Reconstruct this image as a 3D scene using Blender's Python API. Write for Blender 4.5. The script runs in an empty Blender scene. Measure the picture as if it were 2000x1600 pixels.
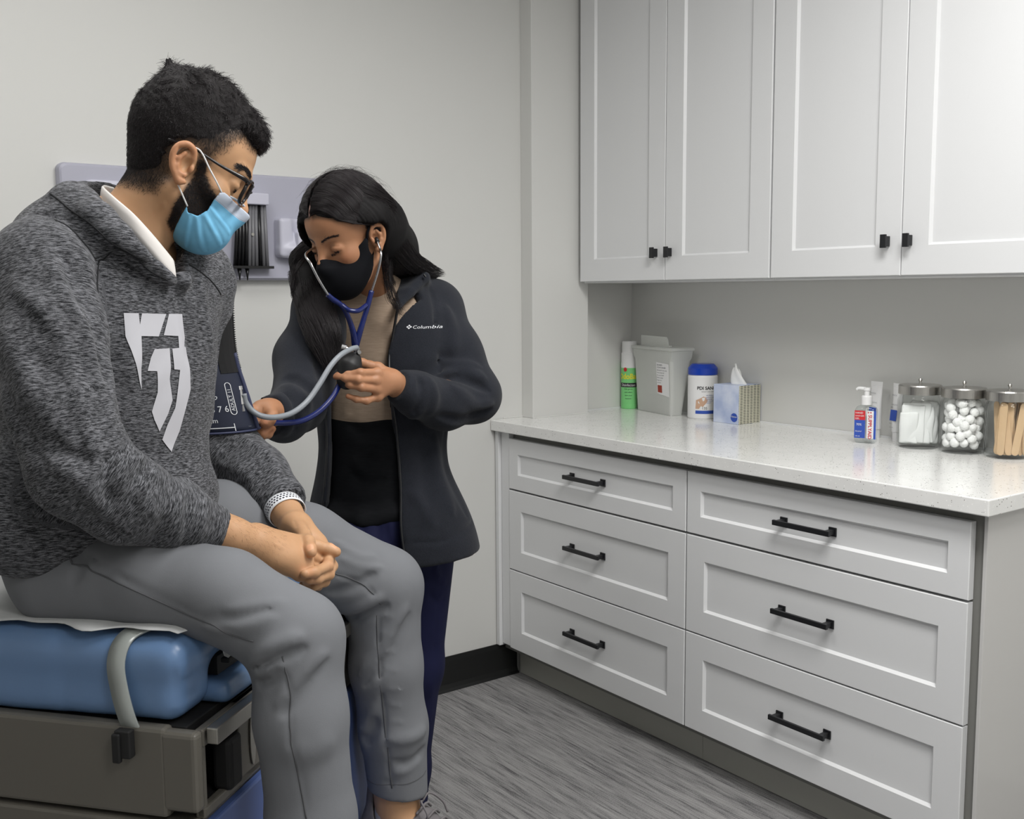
import bpy, bmesh, math, random
import numpy as np
from mathutils import Vector, Matrix, Euler
from mathutils.bvhtree import BVHTree
random.seed(7)
SC = bpy.context.scene
COL = SC.collection

# ---------------------------------------------------------------- camera
def setup_camera():
    cd = bpy.data.cameras.new('camera'); cam = bpy.data.objects.new('camera', cd); COL.objects.link(cam)
    r = Vector((0.80436052, -0.59410128, -0.00691553)); u = Vector((0.07140933, 0.08511366, 0.99380902))
    w = Vector((0.58983461, 0.79987457, -0.11088644))
    m = Matrix((r, u, -w)).transposed().to_4x4(); m.translation = Vector((0, -2.90, 1.345))
    cam.matrix_world = m
    cd.sensor_fit = 'HORIZONTAL'; cd.sensor_width = 36.0; cd.lens = 36.0*2039.567/2000.0
    cd.clip_start = 0.05; cd.clip_end = 50
    SC.camera = cam
setup_camera()

# ---------------------------------------------------------------- world, lights, exposure
wd = bpy.data.worlds.new('world'); SC.world = wd; wd.use_nodes = True
wd.node_tree.nodes['Background'].inputs[0].default_value = (0.9, 0.93, 1, 1)
wd.node_tree.nodes['Background'].inputs[1].default_value = 0.0
SC.view_settings.view_transform = 'Standard'; SC.view_settings.look = 'None'
SC.view_settings.exposure = 0.0; SC.view_settings.gamma = 1.0
CEIL = 2.62
LIGHTS = [  # troffers recessed in the ceiling: x, y, size x, size y, watts
    (1.35, -2.30, 0.55, 1.15, 42.5),
    (0.35, -1.05, 1.15, 0.55, 8.0),
    (0.55, -3.75, 0.55, 1.15, 19.0),
]
def setup_lights():
    for (x, y, sx, sy, e) in LIGHTS:
        ld = bpy.data.lights.new('troffer_lamp', 'AREA'); ld.shape = 'RECTANGLE'; ld.size = sx; ld.size_y = sy
        ld.energy = e; ld.color = (1.0, 0.99, 0.972)
        o = bpy.data.objects.new('troffer_lamp', ld); COL.objects.link(o); o.location = (x, y, CEIL-0.012)
setup_lights()

# ---------------------------------------------------------------- helpers
def tag(o, label=None, cat=None, group=None, kind=None):
    if label: o['label'] = label
    if cat: o['category'] = cat
    if group: o['group'] = group
    if kind: o['kind'] = kind
    return o
def thing(name, label, cat, loc=(0,0,0), rz=0.0, group=None):
    o = bpy.data.objects.new(name, None); COL.objects.link(o); o.empty_display_size = 0.05
    o.location = loc; o.rotation_euler = (0, 0, rz)
    return tag(o, label, cat, group)
def link(name, me, mat, parent=None):
    o = bpy.data.objects.new(name, me); COL.objects.link(o)
    if mat is not None:
        for m in (mat if isinstance(mat, (list, tuple)) else [mat]): me.materials.append(m)
    if parent is not None: o.parent = parent
    return o
def obj(name, bm, mat, parent=None, smooth=False):
    me = bpy.data.meshes.new(name); bmesh.ops.recalc_face_normals(bm, faces=bm.faces)
    bm.to_mesh(me); bm.free()
    if smooth: me.polygons.foreach_set('use_smooth', [True]*len(me.polygons))
    return link(name, me, mat, parent)
def struct(name, bm, mat, **k):
    o = obj(name, bm, mat, **k); o['kind'] = 'structure'; return o
def copy_tree(o, parent=None):
    c = o.copy(); COL.objects.link(c)
    if parent is not None: c.parent = parent
    for ch in [x for x in bpy.data.objects if x.parent == o]: copy_tree(ch, c)
    return c
def box(bm, a, b, bev=0.0, seg=2, mi=0, M=None):
    xs, ys, zs = zip(a, b)
    v = [bm.verts.new(Vector((xs[i], ys[j], zs[k]))) for i in (0,1) for j in (0,1) for k in (0,1)]
    fs = [bm.faces.new([v[i] for i in q]) for q in ((0,1,3,2),(4,6,7,5),(0,4,5,1),(2,3,7,6),(0,2,6,4),(1,5,7,3))]
    for f in fs: f.material_index = mi
    geo = v
    if bev > 0:
        es = list({e for f in fs for e in f.edges})
        res = bmesh.ops.bevel(bm, geom=es, offset=bev, segments=seg, profile=0.5, affect='EDGES')
        geo = list({x for f in res['faces'] for x in f.verts} | {x for x in v if x.is_valid})
    if M is not None:
        bmesh.ops.transform(bm, matrix=M, verts=geo)
    return geo
def B(a, b, bev=0.0, **k):
    bm = bmesh.new(); box(bm, a, b, bev, **k); return bm
def cyl(bm, p0, p1, r0, r1=None, n=24, caps=True):
    p0, p1 = Vector(p0), Vector(p1); r1 = r0 if r1 is None else r1
    d = (p1-p0).normalized(); a = d.orthogonal().normalized(); c = d.cross(a)
    R = []
    for p, r in ((p0, r0), (p1, r1)):
        R.append([bm.verts.new(p + r*(math.cos(t)*a+math.sin(t)*c)) for t in [2*math.pi*i/n for i in range(n)]])
    for i in range(n):
        bm.faces.new((R[0][i], R[0][(i+1)%n], R[1][(i+1)%n], R[1][i]))
    if caps:
        bm.faces.new(R[0][::-1]); bm.faces.new(R[1])
def lathe(bm, prof, c=(0,0,0), n=48, sx=1.0, sy=1.0):
    rings = []
    for (r, z) in prof:
        if r < 1e-6: rings.append([bm.verts.new((c[0], c[1], c[2]+z))])
        else: rings.append([bm.verts.new((c[0]+sx*r*math.cos(2*math.pi*i/n), c[1]+sy*r*math.sin(2*math.pi*i/n), c[2]+z)) for i in range(n)])
    for A, Bq in zip(rings, rings[1:]):
        for i in range(n):
            j = (i+1) % n
            if len(A) == 1 and len(Bq) == 1: continue
            if len(A) == 1: bm.faces.new((A[0], Bq[i], Bq[j]))
            elif len(Bq) == 1: bm.faces.new((A[i], A[j], Bq[0]))
            else: bm.faces.new((A[i], A[j], Bq[j], Bq[i]))
def catmull(pts, n=8):
    P = [np.array(p, float) for p in pts]; P = [2*P[0]-P[1]] + P + [2*P[-1]-P[-2]]; out = []
    for i in range(1, len(P)-2):
        for k in range(n):
            t = k/n
            out.append(0.5*((2*P[i]) + (-P[i-1]+P[i+1])*t + (2*P[i-1]-5*P[i]+4*P[i+1]-P[i+2])*t*t + (-P[i-1]+3*P[i]-3*P[i+1]+P[i+2])*t**3))
    out.append(P[-2]); return out
def tube(bm, pts, r, n=12, sub=8, flat=1.0, up=None, caps=True):
    """swept tube; r is a number or one radius per control point"""
    rs = [r]*len(pts) if not hasattr(r, '__len__') else list(r)
    Q = catmull([tuple(p)+(q,) for p, q in zip(pts, rs)], sub) if sub > 0 else [np.array(tuple(p)+(q,)) for p, q in zip(pts, rs)]
    C = [Vector(q[:3]) for q in Q]; Rr = [float(q[3]) for q in Q]
    prev = None; rings = []
    for i, p in enumerate(C):
        d = (C[min(i+1, len(C)-1)] - C[max(i-1, 0)]).normalized()
        if up is not None: a = Vector(up); a = (a - a.dot(d)*d).normalized()
        elif prev is None: a = d.orthogonal().normalized()
        else: a = (prev - prev.dot(d)*d).normalized()
        prev = a; c = d.cross(a)
        rings.append([bm.verts.new(p + Rr[i]*(math.cos(t)*a*flat+math.sin(t)*c)) for t in [2*math.pi*k/n for k in range(n)]])
    for A, Bq in zip(rings, rings[1:]):
        for k in range(n): bm.faces.new((A[k], A[(k+1)%n], Bq[(k+1)%n], Bq[k]))
    if caps: bm.faces.new(rings[0][::-1]); bm.faces.new(rings[-1])
def T(pts, r, **k):
    bm = bmesh.new(); tube(bm, pts, r, **k); return bm

_font_cache = {}
def text_bm(bm, s, size, fn, align='LEFT', depth=0.0, res=3, bold=0.0, shear=0.0, sx=1.0):
    """real lettering: outline text turned into a mesh and mapped by fn(x, y, z) -> point"""
    cu = bpy.data.curves.new('t', 'FONT'); cu.body = s; cu.size = size; cu.align_x = align; cu.resolution_u = res
    cu.offset = bold; cu.shear = shear; cu.extrude = depth
    o = bpy.data.objects.new('t', cu); COL.objects.link(o)
    me = bpy.data.meshes.new_from_object(o.evaluated_get(bpy.context.evaluated_depsgraph_get()))
    vs = [bm.verts.new(Vector(fn(v.co.x*sx, v.co.y, v.co.z))) for v in me.vertices]
    for p in me.polygons:
        try: bm.faces.new([vs[i] for i in p.vertices])
        except ValueError: pass
    bpy.data.objects.remove(o); bpy.data.curves.remove(cu); bpy.data.meshes.remove(me)

# ---------------------------------------------------------------- materials
def srgb(*c):
    if len(c) == 1: c = (c[0],)*3
    return tuple(((v/255)/12.92 if v/255 <= 0.04045 else ((v/255+0.055)/1.055)**2.4) for v in c)
class NT:
    def __init__(s, name):
        s.m = bpy.data.materials.new(name); s.m.use_nodes = True; s.t = s.m.node_tree; s.b = s.t.nodes['Principled BSDF']
    def n(s, ty, **k):
        x = s.t.nodes.new(ty)
        for a, v in k.items(): setattr(x, a, v)
        return x
    def l(s, a, b): s.t.links.new(a, b)
    def val(s, v): x = s.n('ShaderNodeValue'); x.outputs[0].default_value = v; return x.outputs[0]
    def math(s, op, a, b=None, c=None):
        x = s.n('ShaderNodeMath', operation=op)
        for i, q in enumerate((a, b, c)):
            if q is None: continue
            if isinstance(q, (int, float)): x.inputs[i].default_value = q
            else: s.l(q, x.inputs[i])
        return x.outputs[0]
    def mix(s, f, a, b):
        x = s.n('ShaderNodeMix', data_type='RGBA')
        for i, q in ((0, f), (6, a), (7, b)):
            if isinstance(q, (int, float)): x.inputs[i].default_value = q
            elif isinstance(q, tuple): x.inputs[i].default_value = q + (1,) if len(q) == 3 else q
            else: s.l(q, x.inputs[i])
        return x.outputs[2]
    def coord(s, scale=(1,1,1), src='Object', attr=None):
        if attr: c = s.n('ShaderNodeAttribute', attribute_name=attr).outputs['Vector']
        else: c = s.n('ShaderNodeTexCoord').outputs[src]
        m = s.n('ShaderNodeMapping'); m.inputs['Scale'].default_value = scale; s.l(c, m.inputs[0]); return m.outputs[0]
    def noise(s, vec, scale, detail=3, rough=0.5):
        x = s.n('ShaderNodeTexNoise'); x.inputs['Scale'].default_value = scale; x.inputs['Detail'].default_value = detail
        x.inputs['Roughness'].default_value = rough; s.l(vec, x.inputs['Vector']); return x.outputs['Fac']
    def ramp(s, f, stops):
        x = s.n('ShaderNodeValToRGB'); e = x.color_ramp.elements
        while len(e) < len(stops): e.new(0.5)
        for q, (p, c) in zip(e, stops):
            q.position = p; q.color = (tuple(c)+(1,))[:4] if hasattr(c, '__len__') else (c, c, c, 1)
        s.l(f, x.inputs[0]); return x.outputs[0]
    def bump(s, h, strength=0.3, dist=0.002):
        x = s.n('ShaderNodeBump'); x.inputs['Strength'].default_value = strength; x.inputs['Distance'].default_value = dist
        s.l(h, x.inputs['Height']); s.l(x.outputs[0], s.b.inputs['Normal'])
    def color(s, c):
        if isinstance(c, tuple): s.b.inputs['Base Color'].default_value = c[:3] + (1,)
        else: s.l(c, s.b.inputs['Base Color'])
def mat(name, c, rough=0.5, metal=0.0, noise=0.0, nscale=40, bump=0.0, bscale=200, bdist=0.001, coat=0.0, sss=0.0, sheen=0.0, trans=0.0, spec=0.5):
    t = NT(name); b = t.b
    b.inputs['Roughness'].default_value = rough; b.inputs['Metallic'].default_value = metal
    b.inputs['Coat Weight'].default_value = coat; b.inputs['Coat Roughness'].default_value = 0.1
    b.inputs['Sheen Weight'].default_value = sheen; b.inputs['Transmission Weight'].default_value = trans
    b.inputs['Specular IOR Level'].default_value = spec
    if sss: b.inputs['Subsurface Weight'].default_value = sss; b.inputs['Subsurface Radius'].default_value = (0.01, 0.004, 0.002); b.inputs['Subsurface Scale'].default_value = 1.0
    v = t.coord()
    if noise > 0:
        f = t.noise(v, nscale, 4); lo = tuple(x*(1-noise) for x in c); hi = tuple(min(1, x*(1+noise)) for x in c)
        t.color(t.mix(f, lo, hi))
    else: t.color(c)
    if bump > 0: t.bump(t.noise(v, bscale, 3), bump, bdist)
    return t.m
M = {}
M['wall'] = mat('painted_wall', srgb(211,211,208), 0.6, noise=0.012, nscale=2.5, bump=0.06, bscale=260, bdist=0.0006)
M['niche'] = M['wall']
M['ceiling'] = mat('ceiling_tile', srgb(225), 0.9, noise=0.03, nscale=60)
M['cab'] = mat('cabinet_lacquer', srgb(220,221,222), 0.38, noise=0.006, nscale=3)
M['cabend'] = mat('cabinet_end_panel', srgb(200,199,197), 0.18, noise=0.006, nscale=3)
M['gap'] = mat('cabinet_inside', srgb(120,120,116), 0.7, noise=0.02)
M['toe'] = mat('toe_kick', srgb(178,178,170), 0.5, noise=0.02)
M['black'] = mat('black_metal', srgb(22,23,26), 0.42, noise=0.05, bump=0.05)
M['rubber'] = mat('black_rubber_base', srgb(24,25,25), 0.42, noise=0.1, nscale=20)
def make_counter_mat():
    t = NT('quartz_countertop'); v = t.coord()
    base = t.mix(t.noise(v, 18, 4), srgb(224,224,222), srgb(238,238,236))
    vo = t.n('ShaderNodeTexVoronoi'); vo.inputs['Scale'].default_value = 210; t.l(v, vo.inputs['Vector'])
    near = t.math('LESS_THAN', vo.outputs['Distance'], 0.31)
    pick = t.n('ShaderNodeSeparateColor'); t.l(vo.outputs['Color'], pick.inputs[0])
    dark = t.math('MULTIPLY', near, t.math('MULTIPLY', t.math('LESS_THAN', pick.outputs[0], 0.24), t.math('GREATER_THAN', t.noise(v, 30, 2), 0.47)))
    lite = t.math('MULTIPLY', near, t.math('GREATER_THAN', pick.outputs[1], 0.85))
    c = t.mix(dark, base, srgb(104,102,97)); c = t.mix(lite, c, srgb(248,248,246)); t.color(c)
    t.b.inputs['Roughness'].default_value = 0.16; return t.m
M['counter'] = make_counter_mat()
def make_carpet():
    t = NT('grey_carpet'); v = t.coord((1, 1, 1))
    a = t.noise(t.coord((210, 9, 1)), 1.0, 3, 0.6)
    b = t.noise(t.coord((42, 2.2, 1)), 1.0, 2, 0.5)
    e = t.noise(t.coord((400, 330, 1)), 1.0, 1, 0.5)
    s = t.math('ADD', t.math('MULTIPLY', a, 0.50), t.math('ADD', t.math('MULTIPLY', b, 0.30), t.math('MULTIPLY', e, 0.25)))
    t.color(t.ramp(s, [(0.40, srgb(84,83,85)), (0.47, srgb(118,117,118)), (0.53, srgb(138,137,137)), (0.68, srgb(162,161,160))]))
    t.b.inputs['Roughness'].default_value = 0.95; t.b.inputs['Specular IOR Level'].default_value = 0.1
    t.bump(s, 0.6, 0.004); return t.m
M['carpet'] = make_carpet()
# ---------------------------------------------------------------- room shell
XL, XR, YF = -1.75, 2.70, -4.6
def build_room():
    struct('floor', B((XL-0.1, YF-0.1, -0.1), (XR+0.1, 0.1, 0.0)), M['carpet'])
    bm = bmesh.new()
    box(bm, (XL-0.1, YF-0.1, CEIL), (XR+0.1, 0.1, CEIL+0.1)); struct('ceiling', bm, M['ceiling'])
    struct('wall_back', B((XL-0.1, 0.0, 0.0), (XR+0.1, 0.1, CEIL)), M['wall'])
    struct('wall_right', B((XR, YF, 0.0), (XR+0.1, 0.0, CEIL)), M['niche'])
    struct('wall_left', B((XL-0.1, YF, 0.0), (XL, 0.0, CEIL)), M['wall'])
    struct('wall_front', B((XL-0.1, YF-0.1, 0.0), (XR+0.1, YF, CEIL)), M['wall'])
    struct('wall_pilaster', B((2.182, -0.062, 0.914), (2.432, 0.0, CEIL), 0.002), M['wall'])
    bm = bmesh.new()       # rubber base: flat strip with a flared toe
    pr = [(0, 0.118), (-0.004, 0.118), (-0.006, 0.10), (-0.006, 0.022), (-0.011, 0.008), (-0.020, 0.002), (-0.020, 0.0), (0, 0.0)]
    for x0, x1 in ((XL, 2.149),):
        a = [bm.verts.new((x0, p[0], p[1])) for p in pr]; b = [bm.verts.new((x1, p[0], p[1])) for p in pr]
        for i in range(len(pr)): j = (i+1) % len(pr); bm.faces.new((a[i], a[j], b[j], b[i]))
        bm.faces.new(a); bm.faces.new(b[::-1])
    struct('baseboard_back', bm, M['rubber'])
    struct('trim_1', T([(2.10, -0.001, 0.9155), (2.182, -0.001, 0.9155)], 0.0035, n=6, sub=0), M['wall'])
    struct('trim_2', T([(2.180, -0.0635, 0.9155), (2.434, -0.0635, 0.9155)], 0.003, n=6, sub=0), M['wall'])
    struct('trim_3', T([(2.434, -0.003, 0.9155), (2.696, -0.003, 0.9155), (2.6965, -0.01, 0.9155), (2.6965, -1.78, 0.9155)], 0.0032, n=6, sub=0), M['cab'])
    for (x, y, sx, sy, e), wh_ in zip(LIGHTS, ('in front of the wall cabinets', 'above the two people near the back wall', 'at the front of the room')):
        t = thing('ceiling_light', 'recessed rectangular ceiling light '+wh_, 'ceiling light', (x, y, CEIL), 0, 'ceiling lights')
        bm = bmesh.new(); w = 0.03
        for a, b in (((-sx/2-w, -sy/2-w), (sx/2+w, -sy/2)), ((-sx/2-w, sy/2), (sx/2+w, sy/2+w)), ((-sx/2-w, -sy/2), (-sx/2, sy/2)), ((sx/2, -sy/2), (sx/2+w, sy/2))):
            box(bm, (a[0], a[1], -0.012), (b[0], b[1], 0.0))
        obj('frame', bm, M['cab'], t)
        obj('diffuser', B((-sx/2, -sy/2, -0.006), (sx/2, sy/2, -0.001)), M['diffuser'], t)
def make_diffuser():
    t = NT('lamp_diffuser'); t.color((0.9, 0.9, 0.9)); t.b.inputs['Emission Color'].default_value = (1, 0.98, 0.95, 1); t.b.inputs['Emission Strength'].default_value = 3.0
    return t.m
M['diffuser'] = make_diffuser()
build_room()

# ---------------------------------------------------------------- cabinets
def shaker(bm, x, y0, y1, z0, z1, th=0.020, rail=0.060, rec=0.008, sl=0.006):
    """shaker front facing -x: front plane at x, body behind it, recessed panel with sloped inner edge"""
    c = 0.0015
    o0 = [(x+c, y0, z0), (x+c, y1, z0), (x+c, y1, z1), (x+c, y0, z1)]
    sg = 1 if y1 > y0 else -1
    def ring(xx, d): return [bm.verts.new((xx, y0+sg*d, z0+d)) , bm.verts.new((xx, y1-sg*d, z0+d)), bm.verts.new((xx, y1-sg*d, z1-d)), bm.verts.new((xx, y0+sg*d, z1-d))]
    R = [ring(x+th, 0), ring(x+c, 0), ring(x, c), ring(x, rail), ring(x+rec, rail+sl)]
    for A, Bq in zip(R, R[1:]):
        for i in range(4): bm.faces.new((A[i], A[(i+1)%4], Bq[(i+1)%4], Bq[i]))
    bm.faces.new(R[0]); bm.faces.new(R[-1])
def bar_handle():
    bm = bmesh.new(); L = 0.085
    box(bm, (-0.034, -L, -0.0065), (-0.026, L, 0.0065), 0.001)
    for s in (-1, 1):
        y = s*(L-0.012)
        box(bm, (-0.028, y-0.006, -0.006), (-0.003, y+0.006, 0.006), 0.001)
        box(bm, (-0.004, y-0.011, -0.011), (0.0, y+0.011, 0.011), 0.001)
    return bm
def build_base():
    Z = [(0.684, 0.855), (0.405, 0.678), (0.124, 0.401)]
    rows = ['top', 'middle', 'bottom']
    for ci, (yn, yf, nm) in enumerate(((-0.897, -0.070, 'left'), (-1.728, -0.902, 'right'))):
        y0, y1 = (-0.8995, -0.012) if ci == 0 else (-1.748, -0.9005)
        t = thing('drawer_cabinet', 'white three-drawer base cabinet %s' % ('in the corner against the back wall' if ci == 0 else 'at the open end of the counter, with grey end panel'), 'cabinet', (2.09, (y0+y1)/2, 0))
        ox, oy = 2.09, (y0+y1)/2
        bm = bmesh.new()
        box(bm, (2.094-ox, y0-oy, 0.104), (2.68-ox, y1-oy, 0.876)); cc = obj('carcass', bm, M['gap'], t)
        bm = bmesh.new(); box(bm, (2.150-ox, y0-oy, 0.002), (2.166-ox, (y1 if ci else -0.022)-oy, 0.104), 0.001); obj('toe_kick', bm, M['toe'], t)
        if ci == 0:
            bm = bmesh.new(); box(bm, (2.074-ox, -0.0685-oy, 0.128), (2.094-ox, -0.024-oy, 0.874), 0.0008)
            box(bm, (2.062-ox, -0.022-oy, 0.119), (2.094-ox, -0.004-oy, 0.876), 0.0015); obj('filler_strip', bm, M['cab'], t)
        else:
            bm = bmesh.new(); box(bm, (2.088-ox, -1.757-oy, 0.002), (2.690-ox, -1.7485-oy, 0.877), 0.001); obj('end_panel', bm, M['cabend'], t)
        for (z0, z1), rn in zip(Z, rows):
            bm = bmesh.new(); shaker(bm, 0, (yf-yn)/2, -(yf-yn)/2, -(z1-z0)/2, (z1-z0)/2, rail=(0.050 if rn == 'top' else 0.066))
            d = obj('drawer', bm, M['cab'], t); d.location = (2.072-ox, (yn+yf)/2-oy, (z0+z1)/2)
            h = obj('handle', bar_handle(), M['black'], d); h.location = (0.008 if 1 else 0, 0.012 if ci else 0.012, 0)
            h['label'] = 'black square bar handle'
build_base()
tag(obj('countertop', B((2.045, -1.780, 0.878), (2.698, -0.003, 0.914), 0.0025), M['counter']), 'white speckled quartz countertop running over the drawer cabinets', 'countertop')

def knob():
    bm = bmesh.new()
    box(bm, (-0.026, -0.008, -0.017), (-0.019, 0.008, 0.017), 0.001)
    box(bm, (-0.020, -0.005, -0.013), (0.0, 0.005, 0.013), 0.001)
    return bm
def build_upper():
    X = 2.376
    for ci, (ya, yb, yc) in enumerate(((-0.083, -0.499, -0.9185), (-0.9225, -1.339, -1.760))):
        oy = (ya+yc)/2; z0, z1 = 1.3815, 2.45
        t = thing('wall_cabinet', 'white two-door wall cabinet %s' % ('next to the pilaster, above the sharps box' if ci == 0 else 'on the right, above the glass jars'), 'cabinet', (X, oy, z0))
        bm = bmesh.new(); box(bm, (0.0205, yc-oy, -0.004), (2.698-X, ya-oy, z1-z0), 0.001); obj('carcass', bm, M['cab'], t)
        for k, (a, b) in enumerate(((ya-0.001, yb+0.0012), (yb-0.0012, yc+0.001))):
            bm = bmesh.new(); shaker(bm, 0, (b-a)/2, -(b-a)/2, 0, z1-z0, rail=0.074)
            d = obj('door', bm, M['cab'], t); d.location = (0, (a+b)/2-oy, 0.001)
            h = obj('knob', knob(), M['black'], d); h['label'] = 'small black rectangular knob'
            h.location = (0, (b-a)/2*(1 if k == 0 else -1) + (0.036 if k == 0 else -0.025), 0.087)
build_upper()
# ---------------------------------------------------------------- implicit surface modelling (for bodies and cloth)
def V3(*a): return np.array(a, dtype=np.float32)
def nrm(v): v = np.asarray(v, float); return v/np.linalg.norm(v)
class Field:
    def __init__(s, lo, hi, res):
        s.res = res; s.lo = np.array(lo, np.float64)
        n = [int(math.ceil((h-l)/res))+1 for l, h in zip(lo, hi)]
        s.ax = [np.asarray(lo[i] + res*np.arange(n[i]), np.float32) for i in range(3)]
        s.D = np.full(n, 0.35, np.float32)
    def sl(s, lo, hi):
        r = []
        for i in range(3):
            a = max(0, int(math.floor((lo[i]-s.lo[i])/s.res))); b = min(len(s.ax[i]), int(math.ceil((hi[i]-s.lo[i])/s.res))+1)
            if b <= a: return None, None
            r.append(slice(a, b))
        r = tuple(r)
        P = (s.ax[0][r[0]][:, None, None], s.ax[1][r[1]][None, :, None], s.ax[2][r[2]][None, None, :])
        return r, P
    def comb(s, r, d, k, op):
        A = s.D[r]
        if op == 'add':
            if k > 0:
                h = np.maximum(k-np.abs(A-d), 0)/k; s.D[r] = np.minimum(A, d) - h*h*k*0.25
            else: s.D[r] = np.minimum(A, d)
        else:   # subtract
            d = -d
            if k > 0:
                h = np.maximum(k-np.abs(A-d), 0)/k; s.D[r] = np.maximum(A, d) + h*h*k*0.25
            else: s.D[r] = np.maximum(A, d)
    def cap(s, a, b, ra, rb, k=0.02, side=None, q=1.0, op='add'):
        a = np.asarray(a, float); b = np.asarray(b, float); R = max(ra, rb)*max(1, q)+k+3*s.res+0.02
        r, P = s.sl(np.minimum(a, b)-R, np.maximum(a, b)+R)
        if r is None: return s
        ba = b-a; L = float(ba@ba)+1e-12
        p = [P[i]-np.float32(a[i]) for i in range(3)]
        t = np.clip((p[0]*ba[0]+p[1]*ba[1]+p[2]*ba[2])/L, 0, 1).astype(np.float32)
        v = [p[i]-t*np.float32(ba[i]) for i in range(3)]
        m = 1.0
        if side is not None and q != 1.0:
            sd = nrm(side); vs = v[0]*sd[0]+v[1]*sd[1]+v[2]*sd[2]; g = (1/q-1)
            v = [v[i]+vs*np.float32(g*sd[i]) for i in range(3)]; m = min(1.0, q)
        d = (np.sqrt(v[0]**2+v[1]**2+v[2]**2) - (ra+(rb-ra)*t))*m
        s.comb(r, d.astype(np.float32), k, op); return s
    def chain(s, pts, rs, k=0.02, **kw):
        for i in range(len(pts)-1): s.cap(pts[i], pts[i+1], rs[i], rs[i+1], k, **kw)
        return s
    def ell(s, c, rad, R=None, k=0.02, op='add'):
        c = np.asarray(c, float); m = max(rad)+k+3*s.res+0.02
        r, P = s.sl(c-m, c+m)
        if r is None: return s
        p = [P[i]-np.float32(c[i]) for i in range(3)]
        if R is None: R = np.eye(3)
        R = np.asarray(R, float)        # rows = local axes
        l = [p[0]*R[i, 0]+p[1]*R[i, 1]+p[2]*R[i, 2] for i in range(3)]
        k0 = np.sqrt(sum((l[i]/rad[i])**2 for i in range(3))); k1 = np.sqrt(sum((l[i]/rad[i]**2)**2 for i in range(3)))+1e-9
        d = k0*(k0-1)/k1
        s.comb(r, d.astype(np.float32), k, op); return s
    def rbox(s, c, half, R=None, rad=0.01, k=0.01, op='add'):
        c = np.asarray(c, float); m = float(np.linalg.norm(half))+k+3*s.res
        r, P = s.sl(c-m, c+m)
        if r is None: return s
        p = [P[i]-np.float32(c[i]) for i in range(3)]
        R = np.eye(3) if R is None else np.asarray(R, float)
        l = [np.abs(p[0]*R[i, 0]+p[1]*R[i, 1]+p[2]*R[i, 2])-(half[i]-rad) for i in range(3)]
        d = np.sqrt(sum(np.maximum(x, 0)**2 for x in l)) + np.minimum(np.maximum(l[0], np.maximum(l[1], l[2])), 0) - rad
        s.comb(r, d.astype(np.float32), k, op); return s
    def plane(s, p, n, k=0.0):
        """cut away everything on the side n points to"""
        n = nrm(n); d = (s.ax[0][:, None, None]-p[0])*n[0]+(s.ax[1][None, :, None]-p[1])*n[1]+(s.ax[2][None, None, :]-p[2])*n[2]
        d = d.astype(np.float32)
        if k > 0:
            h = np.maximum(k-np.abs(s.D-d), 0)/k; s.D = np.maximum(s.D, d)+h*h*k*0.25
        else: s.D = np.maximum(s.D, d)
        return s
    def snap(s, p, it=6):
        """walk a point onto the surface"""
        p = np.array(p, float); h = s.res
        def val(q):
            g = (q-s.lo)/h; i = np.clip(np.floor(g).astype(int), 0, np.array(s.D.shape)-2); t = g-i; c = s.D[i[0]:i[0]+2, i[1]:i[1]+2, i[2]:i[2]+2]
            c = c[0]*(1-t[0])+c[1]*t[0]; c = c[0]*(1-t[1])+c[1]*t[1]; return float(c[0]*(1-t[2])+c[1]*t[2])
        for _ in range(it):
            d = val(p)
            if abs(d) > 0.2: return p
            g = np.array([val(p+e)-val(p-e) for e in np.eye(3)*h*1.5])/(3*h); L = np.linalg.norm(g)
            if L < 0.05: return p
            p = p-g/L*np.clip(d, -0.02, 0.02)
        return p
    def fold(s, pts, w, amp, sub=5):
        """a ridge (amp > 0) or crease (amp < 0) along a polyline near the surface; w may vary"""
        ws = [w]*len(pts) if not hasattr(w, '__len__') else w
        pts = [s.snap(p) for p in pts]
        Q = catmull([tuple(p)+(x,) for p, x in zip(pts, ws)], sub) if len(pts) > 2 else [np.array(tuple(p)+(x,)) for p, x in zip(pts, ws)]
        Q = np.array(Q); R = 2.6*max(ws)+2*s.res
        r, P = s.sl(Q[:, :3].min(0)-R, Q[:, :3].max(0)+R)
        if r is None: return s
        best = np.full(np.broadcast(*P).shape, 9.0, np.float32); N = len(Q)-1
        for i in range(N):
            a, b = Q[i, :3], Q[i+1, :3]; ba = b-a; L = float(ba@ba)+1e-12
            p = [P[j]-np.float32(a[j]) for j in range(3)]
            t = np.clip((p[0]*ba[0]+p[1]*ba[1]+p[2]*ba[2])/L, 0, 1)
            u = (i+t)/N; e = np.clip(np.minimum(u, 1-u)*5, 0.05, 1)       # fade at both ends
            ww = (Q[i, 3]+(Q[i+1, 3]-Q[i, 3])*t)*np.sqrt(e)
            d = np.sqrt(sum((p[j]-t*np.float32(ba[j]))**2 for j in range(3)))/ww
            best = np.minimum(best, d)
        s.D[r] -= (amp*np.exp(-best**2)).astype(np.float32); return s
    def waves(s, fn, lo=None, hi=None):
        r, P = s.sl(s.lo if lo is None else lo, [a[-1] for a in s.ax] if hi is None else hi)
        s.D[r] -= fn(*P).astype(np.float32); return s
    def offset(s, d): s.D = s.D-np.float32(d); return s
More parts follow.
